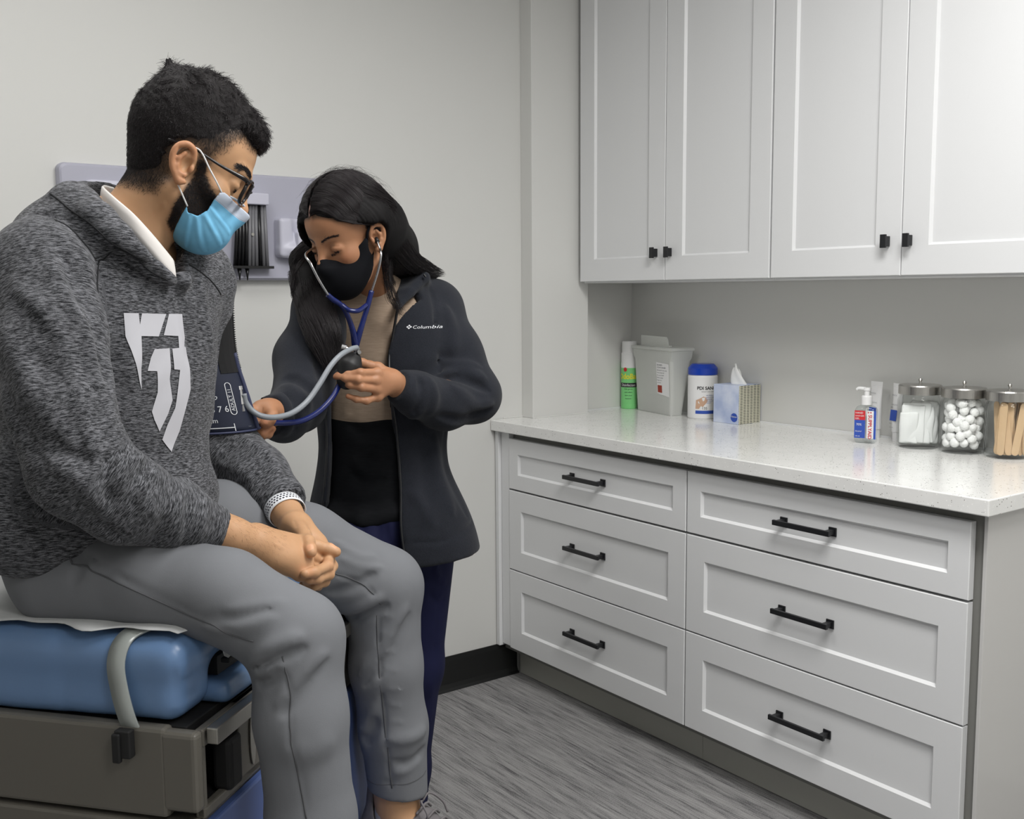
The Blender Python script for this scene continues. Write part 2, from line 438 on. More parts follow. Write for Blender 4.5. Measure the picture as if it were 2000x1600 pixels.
    def surf(s):
        """naive surface nets"""
        D = s.D; S = D < 0; nx, ny, nz = D.shape
        c = np.zeros((nx-1, ny-1, nz-1), np.uint8)
        for i in (0, 1):
            for j in (0, 1):
                for k in (0, 1): c += S[i:nx-1+i, j:ny-1+j, k:nz-1+k]
        act = (c > 0) & (c < 8); idx = np.argwhere(act)
        vid = np.full(act.shape, -1, np.int64); vid[act] = np.arange(len(idx))
        acc = np.zeros((len(idx), 3)); cnt = np.zeros(len(idx))
        I, Jx, K = idx[:, 0], idx[:, 1], idx[:, 2]
        for ax in range(3):
            for u in (0, 1):
                for v in (0, 1):
                    o = [0, 0, 0]; o[(ax+1) % 3] = u; o[(ax+2) % 3] = v; o2 = list(o); o2[ax] = 1
                    a = D[I+o[0], Jx+o[1], K+o[2]]; b = D[I+o2[0], Jx+o2[1], K+o2[2]]
                    m = (a < 0) != (b < 0); t = np.where(m, a/np.where(m, a-b, 1), 0)
                    p = np.array(o, float)[None, :].repeat(len(a), 0); p[:, ax] = t
                    acc[m] += p[m]; cnt[m] += 1
        Vt = (idx + acc/cnt[:, None])*s.res + s.lo
        F = []
        for ax in range(3):
            n = [nx, ny, nz]; a = [slice(1, n[i]-1) for i in range(3)]; a[ax] = slice(0, n[ax]-1)
            b = list(a); b[ax] = slice(1, n[ax]); A = S[tuple(a)]; Bs = S[tuple(b)]
            for flip in (False, True):
                q = np.argwhere((A & ~Bs) if not flip else (~A & Bs))
                if len(q) == 0: continue
                st = np.array([x.start for x in a]); q = q+st
                e1 = np.zeros(3, int); e1[(ax+1) % 3] = 1; e2 = np.zeros(3, int); e2[(ax+2) % 3] = 1
                g = lambda z: vid[z[:, 0], z[:, 1], z[:, 2]]
                f = np.stack([g(q-e1-e2), g(q-e2), g(q), g(q-e1)], 1)
                F.append(f[:, ::-1] if flip else f)
        F = np.concatenate(F) if F else np.zeros((0, 4), int)
        return Vt, F
def smooth_mesh(Vt, F, it=1, lam=0.5):
    for _ in range(it):
        acc = np.zeros_like(Vt); cnt = np.zeros(len(Vt))
        for a, b in ((0, 1), (1, 2), (2, 3), (3, 0)):
            np.add.at(acc, F[:, a], Vt[F[:, b]]); np.add.at(acc, F[:, b], Vt[F[:, a]])
            cnt += np.bincount(F[:, a], minlength=len(Vt)) + np.bincount(F[:, b], minlength=len(Vt))
        Vt = Vt + lam*(acc/np.maximum(cnt, 1)[:, None]-Vt)
    return Vt
def keep_big(Vt, F, frac=0.02):
    """drop small loose shells"""
    n = len(Vt); lab = np.arange(n)
    for _ in range(400):
        m = lab[F].min(1); new = lab.copy()
        for i in range(4): np.minimum.at(new, F[:, i], m)
        new = new[new]
        if (new == lab).all(): break
        lab = new
    c = np.bincount(lab, minlength=n); ok = c[lab] > frac*n
    mp = np.cumsum(ok)-1; F = F[ok[F[:, 0]]]
    return Vt[ok], mp[F]
def np_mesh(name, Vt, F, mat, parent=None, origin=None, attrs=None, smooth=True):
    me = bpy.data.meshes.new(name)
    if origin is not None: Vt = Vt-np.asarray(origin)
    Vt = np.ascontiguousarray(Vt, np.float32); F = np.ascontiguousarray(F, np.int32); k = F.shape[1]
    me.vertices.add(len(Vt)); me.vertices.foreach_set('co', Vt.ravel())
    me.loops.add(F.size); me.loops.foreach_set('vertex_index', F.ravel())
    me.polygons.add(len(F)); me.polygons.foreach_set('loop_start', np.arange(0, F.size, k, dtype=np.int32))
    me.update(calc_edges=True); me.validate()
    if smooth: me.polygons.foreach_set('use_smooth', np.ones(len(me.polygons), bool))
    for nm, arr in (attrs or {}).items():
        arr = np.asarray(arr, np.float32)
        if arr.ndim == 1: at = me.attributes.new(nm, 'FLOAT', 'POINT'); at.data.foreach_set('value', arr)
        else: at = me.attributes.new(nm, 'FLOAT_VECTOR', 'POINT'); at.data.foreach_set('vector', arr.ravel())
    return link(name, me, mat, parent)
def flow_attr(Vt, bones):
    """per vertex (distance along the nearest bone, 0, 0) for weave that runs round the limb"""
    best = np.full(len(Vt), 9.0); out = np.zeros(len(Vt)); off = 0.0
    for (a, b, r) in bones:
        a = np.asarray(a, float); b = np.asarray(b, float); ba = b-a; L = np.linalg.norm(ba); u = ba/L
        t = (Vt-a)@u; tc = np.clip(t, 0, L); d = np.linalg.norm(Vt-a-tc[:, None]*u, axis=1)/r
        m = d < best; best[m] = d[m]; out[m] = t[m]+off; off += L
    return out
def seg_dist(Vt, pts):
    best = np.full(len(Vt), 9.0)
    for a, b in zip(pts, pts[1:]):
        a = np.asarray(a, float); b = np.asarray(b, float); ba = b-a; L = ba@ba+1e-12
        t = np.clip(((Vt-a)@ba)/L, 0, 1); best = np.minimum(best, np.linalg.norm(Vt-a-t[:, None]*ba, axis=1))
    return best
# ---------------------------------------------------------------- cloth and skin materials
def heather(name, dark, light, k=420, attr='flow', mid=0.5, bumps=0.35):
    t = NT(name); a = t.n('ShaderNodeAttribute', attribute_name=attr).outputs['Fac']
    g = t.n('ShaderNodeNewGeometry').outputs['Position']; sp = t.n('ShaderNodeSeparateXYZ'); t.l(g, sp.inputs[0])
    def vec(ka, kp):
        c = t.n('ShaderNodeCombineXYZ'); t.l(t.math('MULTIPLY', a, ka), c.inputs[0])
        t.l(t.math('MULTIPLY', t.math('ADD', sp.outputs[0], t.math('MULTIPLY', sp.outputs[2], 0.6)), kp), c.inputs[1])
        t.l(t.math('MULTIPLY', sp.outputs[1], kp), c.inputs[2]); return c.outputs[0]
    n1 = t.noise(vec(k, 105), 1.0, 3, 0.65); n2 = t.noise(vec(k*0.35, 34), 1.0, 2, 0.5); n3 = t.noise(vec(k*3, 700), 1.0, 1)
    s = t.math('ADD', t.math('MULTIPLY', n1, 0.78), t.math('ADD', t.math('MULTIPLY', n2, 0.10), t.math('MULTIPLY', n3, 0.2)))
    t.color(t.ramp(s, [(mid-0.03, dark), (mid+0.19, light)])); t.b.inputs['Roughness'].default_value = 0.9
    t.b.inputs['Specular IOR Level'].default_value = 0.15; t.b.inputs['Sheen Weight'].default_value = 0.1
    t.bump(n1, bumps, 0.0008); return t.m
M['hoodie'] = heather('heather_grey_knit', srgb(30,31,34), srgb(126,127,132), k=760)
M['trouser'] = mat('grey_chino', srgb(112,114,118), 0.85, noise=0.06, nscale=14, bump=0.2, bscale=700, bdist=0.0006, spec=0.2)
def skin(name, c, c2, dark=(0.02, 0.014, 0.01)):
    """skin with stubble / lip tint from the 'tint' attribute (x: stubble and hair fade, y: redness)"""
    t = NT(name); v = t.coord(); base = t.mix(t.noise(v, 35, 4), c, c2)
    sp = t.n('ShaderNodeSeparateXYZ'); t.l(t.n('ShaderNodeAttribute', attribute_name='tint').outputs['Vector'], sp.inputs[0])
    red = t.mix(sp.outputs[1], base, (c[0]*0.95, c[1]*0.62, c[2]*0.58))
    st = t.math('MULTIPLY', sp.outputs[0], t.ramp(t.noise(v, 900, 2), [(0.3, 0.8), (0.7, 1.0)]))
    t.color(t.mix(st, t.mix(t.math('MULTIPLY', sp.outputs[2], 0.8), red, (min(1, c2[0]*1.25), c2[1]*1.12, c2[2]*1.15)), dark)); b = t.b
    b.inputs['Roughness'].default_value = 0.5; b.inputs['Specular IOR Level'].default_value = 0.35
    b.inputs['Subsurface Weight'].default_value = 0.12; b.inputs['Subsurface Radius'].default_value = (0.012, 0.005, 0.003); b.inputs['Subsurface Scale'].default_value = 0.6
    t.bump(t.noise(v, 700, 3), 0.15, 0.0005); return t.m
M['skin_m'] = skin('warm_skin', srgb(178,137,101), srgb(194,152,116))
M['skin_w'] = skin('tan_skin', srgb(158,112,82), srgb(174,127,95))
M['hair'] = mat('black_hair', srgb(34,29,31), 0.42, noise=0.3, nscale=120, spec=0.45)
M['hair_shell'] = mat('black_hair_mass', srgb(21,18,19), 0.7, noise=0.3, nscale=200, bump=0.5, bscale=500, bdist=0.002, spec=0.2)
M['polo'] = mat('white_polo_cotton', srgb(216,212,208), 0.8, bump=0.1, bscale=1200, bdist=0.0004)
M['print'] = mat('pale_grey_print', srgb(186,186,192), 0.6, noise=0.02, nscale=30)

FC = np.array([0.553, -0.833, 0]); LC = np.array([0.833, 0.553, 0]); UZ = np.array([0, 0, 1.0])
RT = np.array([FC, LC, UZ])
def cut_end(f, p, q, d=0.0, w=0.075):
    """open a sleeve or leg end at p, cut square to the direction q -> p"""
    n = nrm(np.array(p)-np.array(q)); a = nrm(np.cross(n, (0.3, 0.2, 0.9))); b = np.cross(n, a)
    f.rbox(np.array(p)+n*(w+d), (w, w, w), np.array([n, a, b]), 0.004, 0.004, op='sub')
def man_hoodie(parent):
    f = Field((0.02, -1.82, 0.86), (0.98, -0.86, 1.62), 0.0052)
    # torso
    f.ell((0.4849, -1.1643, 1.2941), (0.132, 0.205, 0.235), RT, 0.0)
    f.cap((0.3766, -1.2604, 1.3775), (0.6414, -1.0805, 1.3778), 0.078, 0.072, 0.05)
    f.ell((0.4932, -1.1688, 1.3961), (0.095, 0.13, 0.085), RT, 0.05)
    f.ell((0.3282, -1.2727, 1.0311), (0.085, 0.11, 0.092), RT, 0.04)
    f.ell((0.4705, -1.1763, 1.1304), (0.118, 0.185, 0.20), RT, 0.07)
    f.ell((0.4533, -1.1801, 1.0118), (0.160, 0.205, 0.105), RT, 0.05)
    # sleeves
    aR = [(0.3586, -1.2857, 1.3697), (0.3489, -1.3462, 1.2874), (0.3453, -1.3935, 1.1982), (0.3603, -1.4227, 1.1120)]
    f.chain(aR[:2], [0.082, 0.077], 0.03); f.chain(aR[1:], [0.077, 0.070, 0.066], 0.010)
    fR = [(0.3603, -1.4227, 1.1120), (0.4175, -1.4218, 1.0623), (0.4898, -1.4052, 1.0258), (0.5607, -1.3933, 0.9923)]
    f.chain(fR, [0.066, 0.060, 0.048, 0.034], 0.022)
    aL = [(0.6579, -1.0577, 1.3602), (0.6576, -1.0352, 1.2499), (0.6766, -1.0276, 1.1360), (0.7051, -1.0469, 1.0576)]
    f.chain(aL, [0.070, 0.066, 0.064, 0.064], 0.03)
    fL = [(0.7051, -1.0469, 1.0576), (0.7335, -1.1232, 1.0189), (0.7484, -1.2150, 0.9772)]
    f.chain(fL, [0.064, 0.056, 0.043], 0.02)
    # hood: roll round the neck, falling open at the back
    H = [(0.5359, -1.2980, 1.3676), (0.5043, -1.3164, 1.3825), (0.4744, -1.3290, 1.4028), (0.4488, -1.3256, 1.4268), (0.4284, -1.2943, 1.4536), (0.4191, -1.2215, 1.4788), (0.4354, -1.1271, 1.4796), (0.4943, -1.0621, 1.4499), (0.5663, -1.0704, 1.4125), (0.5987, -1.1538, 1.3892), (0.5593, -1.2714, 1.3680)]
    f.chain(H, [0.010, 0.015, 0.020, 0.026, 0.031, 0.034, 0.034, 0.032, 0.028, 0.024, 0.018], 0.006)
    f.cap((0.4206, -1.2306, 1.4661), (0.3912, -1.1764, 1.4298), 0.036, 0.045, 0.03); f.cap((0.3912, -1.1764, 1.4298), (0.4369, -1.0604, 1.4276), 0.045, 0.04, 0.03)
    # neck opening
    f.cap((0.5103, -1.2114, 1.4501), (0.5627, -1.2339, 1.5664), 0.080, 0.095, 0.010, op='sub')
    f.cap((0.5103, -1.2114, 1.4501), (0.5488, -1.2535, 1.3969), 0.076, 0.026, 0.010, op='sub')
    # folds: hood seams, raglan seams, sleeve creases, belly folds
    f.fold([(0.3629, -1.2417, 1.4396), (0.3870, -1.2965, 1.4433), (0.4109, -1.3301, 1.4177), (0.4416, -1.3502, 1.3915), (0.4921, -1.3464, 1.3713), (0.5256, -1.3230, 1.3581)], 0.011, -0.024)
    f.fold([(0.4207, -1.3282, 1.3933), (0.4213, -1.3460, 1.3581), (0.4206, -1.3536, 1.3000), (0.4266, -1.3578, 1.2119), (0.4219, -1.3634, 1.1461)], 0.013, -0.026)
    f.fold([(0.4192, -1.3277, 1.3889), (0.4301, -1.3342, 1.3998), (0.4483, -1.3467, 1.4069)], 0.0045, -0.007)
    f.fold([(0.3459, -1.3451, 1.4143), (0.3601, -1.4260, 1.3575), (0.3831, -1.4391, 1.2960), (0.3943, -1.4577, 1.2208)], 0.013, 0.011)
    f.fold([(0.3704, -1.3652, 1.4001), (0.3791, -1.4025, 1.3576), (0.3957, -1.4080, 1.3158)], 0.010, -0.010)
    f.fold([(0.2980, -1.3753, 1.3035), (0.3053, -1.4415, 1.2250), (0.3385, -1.4743, 1.1650)], 0.012, 0.007)
    f.fold([(0.2825, -1.3999, 1.2235), (0.2951, -1.4432, 1.1588), (0.3313, -1.4650, 1.1037)], 0.011, -0.006)
    for pts, w, a in (([(0.4483, -1.4588, 1.1396), (0.4033, -1.4965, 1.1241), (0.3911, -1.4865, 1.0861)], 0.012, 0.013), ([(0.4654, -1.4502, 1.1118), (0.4264, -1.4994, 1.0908), (0.4300, -1.4706, 1.0471)], 0.011, 0.011),
                      ([(0.4080, -1.4546, 1.1358), (0.3752, -1.5083, 1.1150), (0.3780, -1.4910, 1.0746)], 0.010, -0.008), ([(0.4406, -1.4451, 1.1065), (0.4143, -1.4904, 1.0909), (0.4143, -1.4708, 1.0527)], 0.006, -0.007),
                      ([(0.4921, -1.4259, 1.0687), (0.4673, -1.4539, 1.0502), (0.4729, -1.4320, 1.0125)], 0.009, 0.007), ([(0.5254, -1.4036, 1.0461), (0.5056, -1.4292, 1.0263), (0.5092, -1.4111, 0.9960)], 0.007, 0.005),
                      ([(0.3594, -1.4660, 1.1555), (0.3654, -1.4992, 1.1283), (0.3654, -1.4798, 1.0882)], 0.012, 0.007), ([(0.3030, -1.4281, 1.1291), (0.3310, -1.4945, 1.1146), (0.3696, -1.4852, 1.0713)], 0.012, 0.006)):
        f.fold(pts, w, a*1.5)
    for pts, w, a in (([(0.3119, -1.3529, 1.3582), (0.3319, -1.4252, 1.3038), (0.3482, -1.4732, 1.2246), (0.3568, -1.4888, 1.1582)], 0.016, 0.008), ([(0.3211, -1.3635, 1.3305), (0.3354, -1.4315, 1.2768), (0.3419, -1.4703, 1.2114)], 0.012, -0.007),
                      ([(0.2980, -1.3340, 1.3306), (0.2963, -1.4045, 1.2637), (0.3141, -1.4517, 1.1984), (0.3450, -1.4695, 1.1436)], 0.014, 0.007), ([(0.4029, -1.4087, 1.2594), (0.3905, -1.4321, 1.2052), (0.3789, -1.4548, 1.1595)], 0.010, 0.006),
                      ([(0.3827, -1.4090, 1.3299), (0.3899, -1.4220, 1.2745), (0.3843, -1.4380, 1.2200)], 0.009, -0.007), ([(0.3117, -1.4545, 1.1653), (0.3395, -1.4910, 1.1400), (0.3846, -1.4884, 1.1284)], 0.010, -0.008),
                      ([(0.3224, -1.4547, 1.1305), (0.3474, -1.4896, 1.1020), (0.3821, -1.4723, 1.0502)], 0.010, 0.008), ([(0.3476, -1.4441, 1.0710), (0.3683, -1.4621, 1.0503), (0.4028, -1.4539, 1.0229)], 0.009, -0.007),
                      ([(0.4479, -1.4467, 1.0443), (0.4504, -1.4632, 1.0286), (0.4514, -1.4299, 1.0041)], 0.008, -0.007), ([(0.4905, -1.4278, 1.0468), (0.4885, -1.4532, 1.0327), (0.4906, -1.4217, 1.0006)], 0.006, -0.006),
                      ([(0.3623, -1.3186, 1.4229), (0.3871, -1.3524, 1.4007), (0.4023, -1.3676, 1.3721)], 0.012, 0.006), ([(0.3050, -1.4233, 1.2642), (0.3340, -1.4590, 1.2513), (0.3889, -1.4232, 1.2606)], 0.014, -0.005)):
        f.fold(pts, w, a*1.25)
    for pts, w, a in (([(0.7088, -1.1194, 1.0954), (0.7425, -1.1739, 1.0617), (0.7424, -1.2040, 1.0245)], 0.010, 0.008), ([(0.6831, -1.1074, 1.0455), (0.7027, -1.1747, 1.0249), (0.7064, -1.1959, 0.9822)], 0.009, 0.007),
                      ([(0.7632, -1.1801, 1.0373), (0.7479, -1.2338, 1.0191), (0.7199, -1.2303, 0.9860)], 0.005, -0.005), ([(0.6750, -1.0957, 1.0866), (0.6993, -1.1408, 1.0711)], 0.008, -0.006)):
        f.fold(pts, w, a*1.4)
    for pts, w, a in (([(0.4658, -1.3163, 1.3582), (0.4657, -1.3371, 1.2985), (0.4713, -1.3536, 1.2089)], 0.018, 0.007), ([(0.5603, -1.2860, 1.3583), (0.5807, -1.2849, 1.2944), (0.5910, -1.2765, 1.2290)], 0.014, -0.010),
                      ([(0.6097, -1.2457, 1.3709), (0.6246, -1.2402, 1.3089), (0.6305, -1.2290, 1.2414)], 0.014, 0.010), ([(0.4404, -1.3791, 1.1313), (0.4677, -1.3915, 1.0965), (0.5319, -1.3552, 1.0692), (0.5697, -1.3302, 1.0897)], 0.007, -0.009),
                      ([(0.4665, -1.3993, 1.1238), (0.5027, -1.3897, 1.1154), (0.5586, -1.3422, 1.1241)], 0.010, -0.006), ([(0.4880, -1.3958, 1.0836), (0.5339, -1.3705, 1.0595), (0.5699, -1.3336, 1.0660)], 0.014, 0.012),
                      ([(0.4345, -1.3575, 1.2557), (0.4466, -1.3796, 1.1605), (0.4896, -1.3939, 1.1058)], 0.014, -0.010)):
        f.fold(pts, w, a)
    f.waves(lambda x, y, z: 0.0016*np.sin(x*61+3*np.sin(z*23))*np.sin(z*47+2*np.sin(y*31))*np.cos(y*43))
    # cuffs and hem
    cut_end(f, (0.5607, -1.3933, 0.9923), (0.4898, -1.4052, 1.0258)); cut_end(f, (0.7497, -1.2162, 0.9754), (0.7335, -1.1232, 1.0189))
    V, F = f.surf()
    return V, F, (aR, fR, aL, fL)
# ---------------------------------------------------------------- hair strands
def strands(P, N, D, L, r=0.0004, K=6, curl=0.0, curlf=2.0, lift=0.3, droop=(0, 0, 0), seed=1, taper=0.35, jit=0.25):
    """P roots, N normals, D directions, L lengths -> one mesh of thin three-sided tapered tubes"""
    rg = np.random.default_rng(seed); n = len(P); L = np.broadcast_to(np.asarray(L, float), (n,))
    D = D + rg.normal(0, jit, (n, 3)); D = D-(D*N).sum(1)[:, None]*N; D /= np.linalg.norm(D, axis=1)[:, None]+1e-9
    d = D+N*lift*rg.uniform(0.3, 1.4, (n, 1)); d /= np.linalg.norm(d, axis=1)[:, None]
    B = np.cross(d, N); ph = rg.uniform(0, 6.28, n); tt = np.linspace(0, 1, K); pts = []
    for t in tt:
        w = curl*t
        p = P+d*(L*t)[:, None]-N*(lift*0.55*L*t*t)[:, None]+B*(w*np.sin(ph+curlf*6.28*t))[:, None]+N*(w*np.cos(ph+curlf*6.28*t)+0)[:, None]+np.array(droop)*(L*t*t)[:, None]
        pts.append(p)
    return tubes(np.stack(pts, 1), r, taper)
def tubes(C, r, taper=0.35):
    """C: n x K x 3 centre lines"""
    n, K, _ = C.shape; r = np.broadcast_to(np.asarray(r, float), (n,))
    Tn = np.gradient(C, axis=1); Tn /= np.linalg.norm(Tn, axis=2)[:, :, None]+1e-12
    ref = np.where(np.abs(Tn[..., 2:3]) > 0.9, np.array([1.0, 0, 0]), np.array([0, 0, 1.0]))
    A = np.cross(Tn, ref); A /= np.linalg.norm(A, axis=2)[:, :, None]+1e-12; Bn = np.cross(Tn, A)
    rr = r[:, None]*np.linspace(1, taper, K)[None, :]
    V = np.stack([C+rr[..., None]*(math.cos(a)*A+math.sin(a)*Bn) for a in (0, 2.094, 4.189)], 2)   # n,K,3,3
    idx = np.arange(n*K*3).reshape(n, K, 3); F = []
    for j in range(3):
        a = idx[:, :-1, j]; b = idx[:, :-1, (j+1) % 3]; c = idx[:, 1:, (j+1) % 3]; d = idx[:, 1:, j]
        F.append(np.stack([a, b, c, d], -1).reshape(-1, 4))
    return V.reshape(-1, 3), np.concatenate(F)
def vnormals(V, F):
    n = np.cross(V[F[:, 2]]-V[F[:, 0]], V[F[:, 3]]-V[F[:, 1]]); out = np.zeros_like(V)
    for i in range(4): np.add.at(out, F[:, i], n)
    return out/(np.linalg.norm(out, axis=1)[:, None]+1e-12)
def poly_sd(x, y, poly):
    """signed distance to a 2D polygon, negative inside"""
    d = np.full(np.broadcast(x, y).shape, 9.0); ins = np.zeros(d.shape, bool); n = len(poly)
    for i in range(n):
        ax_, ay = poly[i]; bx, by = poly[(i+1) % n]; ex, ey = bx-ax_, by-ay
        t = np.clip(((x-ax_)*ex+(y-ay)*ey)/(ex*ex+ey*ey+1e-12), 0, 1)
        d = np.minimum(d, np.hypot(x-ax_-t*ex, y-ay-t*ey))
        c = ((ay > y) != (by > y)); 
        with np.errstate(divide='ignore', invalid='ignore'): xi = ex*(y-ay)/(ey if ey != 0 else 1e-12)+ax_
        ins ^= (c & (x < xi))
    return np.where(ins, -d, d)
def sstep(a, b, x): t = np.clip((x-a)/(b-a), 0, 1); return t*t*(3-2*t)
def ear_prims(f, sy, c=(0.0, 0.0), s=1.0):
    """external ear on side sy, opening outwards"""
    g = lambda x, y, z: (c[0]+s*x, sy*y, c[1]+s*z)
    f.ell(g(0.003, 0.0755, 0.003), (0.014*s, 0.006, 0.024*s), None, 0.008)
    rim = [(0.012, 0.0765, 0.012), (0.006, 0.0800, 0.026), (-0.006, 0.0835, 0.030), (-0.016, 0.087, 0.022), (-0.0185, 0.088, 0.008), (-0.013, 0.086, -0.008), (-0.004, 0.083, -0.018), (0.005, 0.0805, -0.0255)]
    rr = [0.0034, 0.0038, 0.0041, 0.0041, 0.0039, 0.0036, 0.0038, 0.0052]; Q = catmull([tuple(p)+(q,) for p, q in zip(rim, rr)], 4)
    f.chain([g(*q[:3]) for q in Q], [float(q[3]) for q in Q], 0.003)
    f.cap(g(0.005, 0.0805, -0.0255), g(0.012, 0.0785, -0.023), 0.0052, 0.004, 0.004)
    anti = [(-0.004, 0.083, 0.017), (-0.0085, 0.0835, 0.006), (-0.006, 0.083, -0.006), (0.001, 0.082, -0.014), (0.009, 0.0805, -0.014)]
    f.chain([g(*p) for p in anti], [0.003, 0.0032, 0.0032, 0.003, 0.003], 0.004)
    f.ell(g(0.005, 0.0840, 0.002), (0.0078*s, 0.0100, 0.0115*s), None, 0.003, op='sub')
    f.cap(g(0.006, 0.087, 0.018), g(-0.011, 0.0905, 0.018), 0.0036, 0.0036, 0.003, op='sub')
    f.ell(g(0.0135, 0.0795, -0.001), (0.004, 0.0035, 0.006), None, 0.003)
def nail_at(V, tint, p, d, n, L=0.011, w=0.0062):
    """paler nail area: p tip centre of the nail, d finger direction, n outward normal"""
    p, d, n = map(np.asarray, (p, d, n)); d = nrm(d); n = nrm(n-np.dot(n, d)*d); s = np.cross(d, n)
    q = V-p; a = q@d; b = q@s; c = q@n
    m = np.clip(1.6-1.6*np.sqrt((a/(L*0.55))**4+(b/w)**4), 0, 1)*(c > 0.001); m[np.linalg.norm(q, axis=1) > 0.02] = 0
    tint[:, 2] = np.maximum(tint[:, 2], np.clip(m*2, 0, 1))

# head frame of the seated man: x towards his face, y to his left, z up through the crown
MH_O = np.array([0.5870, -1.2429, 1.5411]); MH_R = np.array([[0.8177, -0.3539, -0.4540], [0.3971, 0.9178, 0.0], [0.4167, -0.1803, 0.8910]])
def mh(*p): return MH_O + np.array(p)@MH_R
def mh_inv(p): return (np.array(p)-MH_O)@MH_R.T
HAIRLINE_M = [(-0.0757, -0.066), (-0.045, -0.062), (-0.0211, -0.054), (-0.0130, -0.0255), (-0.0225, -0.001), (-0.0215, 0.0225), (0.0074, 0.0325), (0.0160, 0.020), (0.030, 0.020), (0.0337, 0.0373), (0.0437, 0.0514), (0.0479, 0.0693), (0.0599, 0.0793), (0.0755, 0.0730)]
BEARD_M = [(0.0150, 0.022), (0.030, 0.022), (0.0335, 0.005), (0.050, -0.010), (0.0786, -0.030), (0.12, -0.045), (0.12, -0.14), (0.060, -0.120), (0.035, -0.112), (0.0120, -0.085), (0.0125, -0.0545), (0.0165, -0.0265), (0.018, 0.0)]
MASK_M = [(0.0290, -0.0520), (0.0345, -0.0610), (0.050, -0.0590), (0.0590, -0.0440), (0.0600, -0.0280), (0.0640, -0.0120), (0.0700, -0.0080), (0.115, -0.0190), (0.13, -0.05), (0.115, -0.090), (0.080, -0.125), (0.040, -0.125), (0.024, -0.113)]
def man_head():
    f = Field((-0.135, -0.10, -0.24), (0.135, 0.10, 0.15), 0.0019)
    f.ell((-0.008, 0, 0.045), (0.093, 0.074, 0.088), None, 0)
    f.ell((0.030, 0, 0.050), (0.053, 0.060, 0.060), None, 0.02)
    f.ell((0.035, 0, -0.015), (0.050, 0.056, 0.078), None, 0.02)
    f.cap((-0.022, 0, -0.05), (-0.036, 0, -0.14), 0.056, 0.058, 0.03); f.cap((-0.036, 0, -0.14), (-0.075, 0, -0.235), 0.058, 0.070, 0.02)
    for s in (-1, 1):
        f.ell((0.052, s*0.045, -0.012), (0.026, 0.018, 0.017), None, 0.015)
        f.cap((0.004, s*0.056, -0.043), (0.068, s*0.018, -0.084), 0.015, 0.015, 0.03)
        f.ell((0.090, s*0.033, 0.010), (0.017, 0.018, 0.013), None, 0.012, op='sub')
        f.ell((0.0715, s*0.0325, 0.010), (0.0130, 0.0150, 0.0125), None, 0.004)
        f.cap((0.074, s*0.040, 0.033), (0.083, s*0.012, 0.032), 0.008, 0.009, 0.014)
        f.fold([(0.079, s*0.046, 0.004), (0.086, s*0.034, 0.0005), (0.084, s*0.020, 0.003)], 0.0016, -0.0016)
        f.fold([(0.079, s*0.046, 0.015), (0.086, s*0.034, 0.0165), (0.084, s*0.020, 0.014)], 0.0016, -0.0010)
    f.cap((0.082, 0, 0.026), (0.098, 0, -0.014), 0.0075, 0.0095, 0.014); f.ell((0.099, 0, -0.019), (0.011, 0.011, 0.010), None, 0.01)
    for s in (-1, 1): f.ell((0.090, s*0.013, -0.024), (0.010, 0.007, 0.008), None, 0.006)
    f.ell((0.066, 0, -0.055), (0.030, 0.032, 0.035), None, 0.02); f.ell((0.073, 0, -0.083), (0.020, 0.024, 0.016), None, 0.02)
    f.cap((0.092, -0.016, -0.052), (0.092, 0.016, -0.052), 0.006, 0.006, 0.006); f.cap((0.090, -0.014, -0.063), (0.090, 0.014, -0.063), 0.007, 0.007, 0.004)
    f.ell((0.035, 0, -0.068), (0.044, 0.044, 0.028), None, 0.02)
    f.fold([(0.0, -0.058, -0.055), (0.005, -0.050, -0.10), (0.01, -0.035, -0.16)], 0.010, 0.003)
    for s in (-1, 1): ear_prims(f, s)
    V, F = f.surf(); V = smooth_mesh(V, F, 1, 0.4)
    t = np.zeros((len(V), 3)); side = np.abs(V[:, 1])
    hd = poly_sd(V[:, 0], V[:, 2], HAIRLINE_M+[(0.12, 0.16), (-0.16, 0.16), (-0.16, -0.066)])
    notear = sstep(0.0815, 0.0775, side)
    t[:, 0] = (sstep(0.012, -0.006, hd)*0.85+sstep(-0.002, -0.018, hd)*0.14)*notear
    bd = poly_sd(V[:, 0], V[:, 2], BEARD_M)
    t[:, 0] = np.maximum(t[:, 0], sstep(0.006, -0.006, bd)*0.92*notear)
    t[:, 0] = np.maximum(t[:, 0], 0.28*sstep(-0.10, -0.06, V[:, 2])*sstep(-0.05, -0.09, V[:, 0]))
    ear = sstep(0.077, 0.083, side); t[:, 1] = np.maximum(0.45*ear, 0.35*np.exp(-(((V[:, 0]-0.11)/0.012)**2+((V[:, 2]+0.02)/0.012)**2)))
    return V, F, t
def hair_noise(x, y, z):
    a = np.sin(x*260+4*np.sin(z*90)+y*60)*np.sin(z*230+3*np.sin(y*120+x*60)); b = np.sin(y*310+3*np.sin(x*130))*np.sin((x+z)*270+2)
    return a*0.5+b*0.5
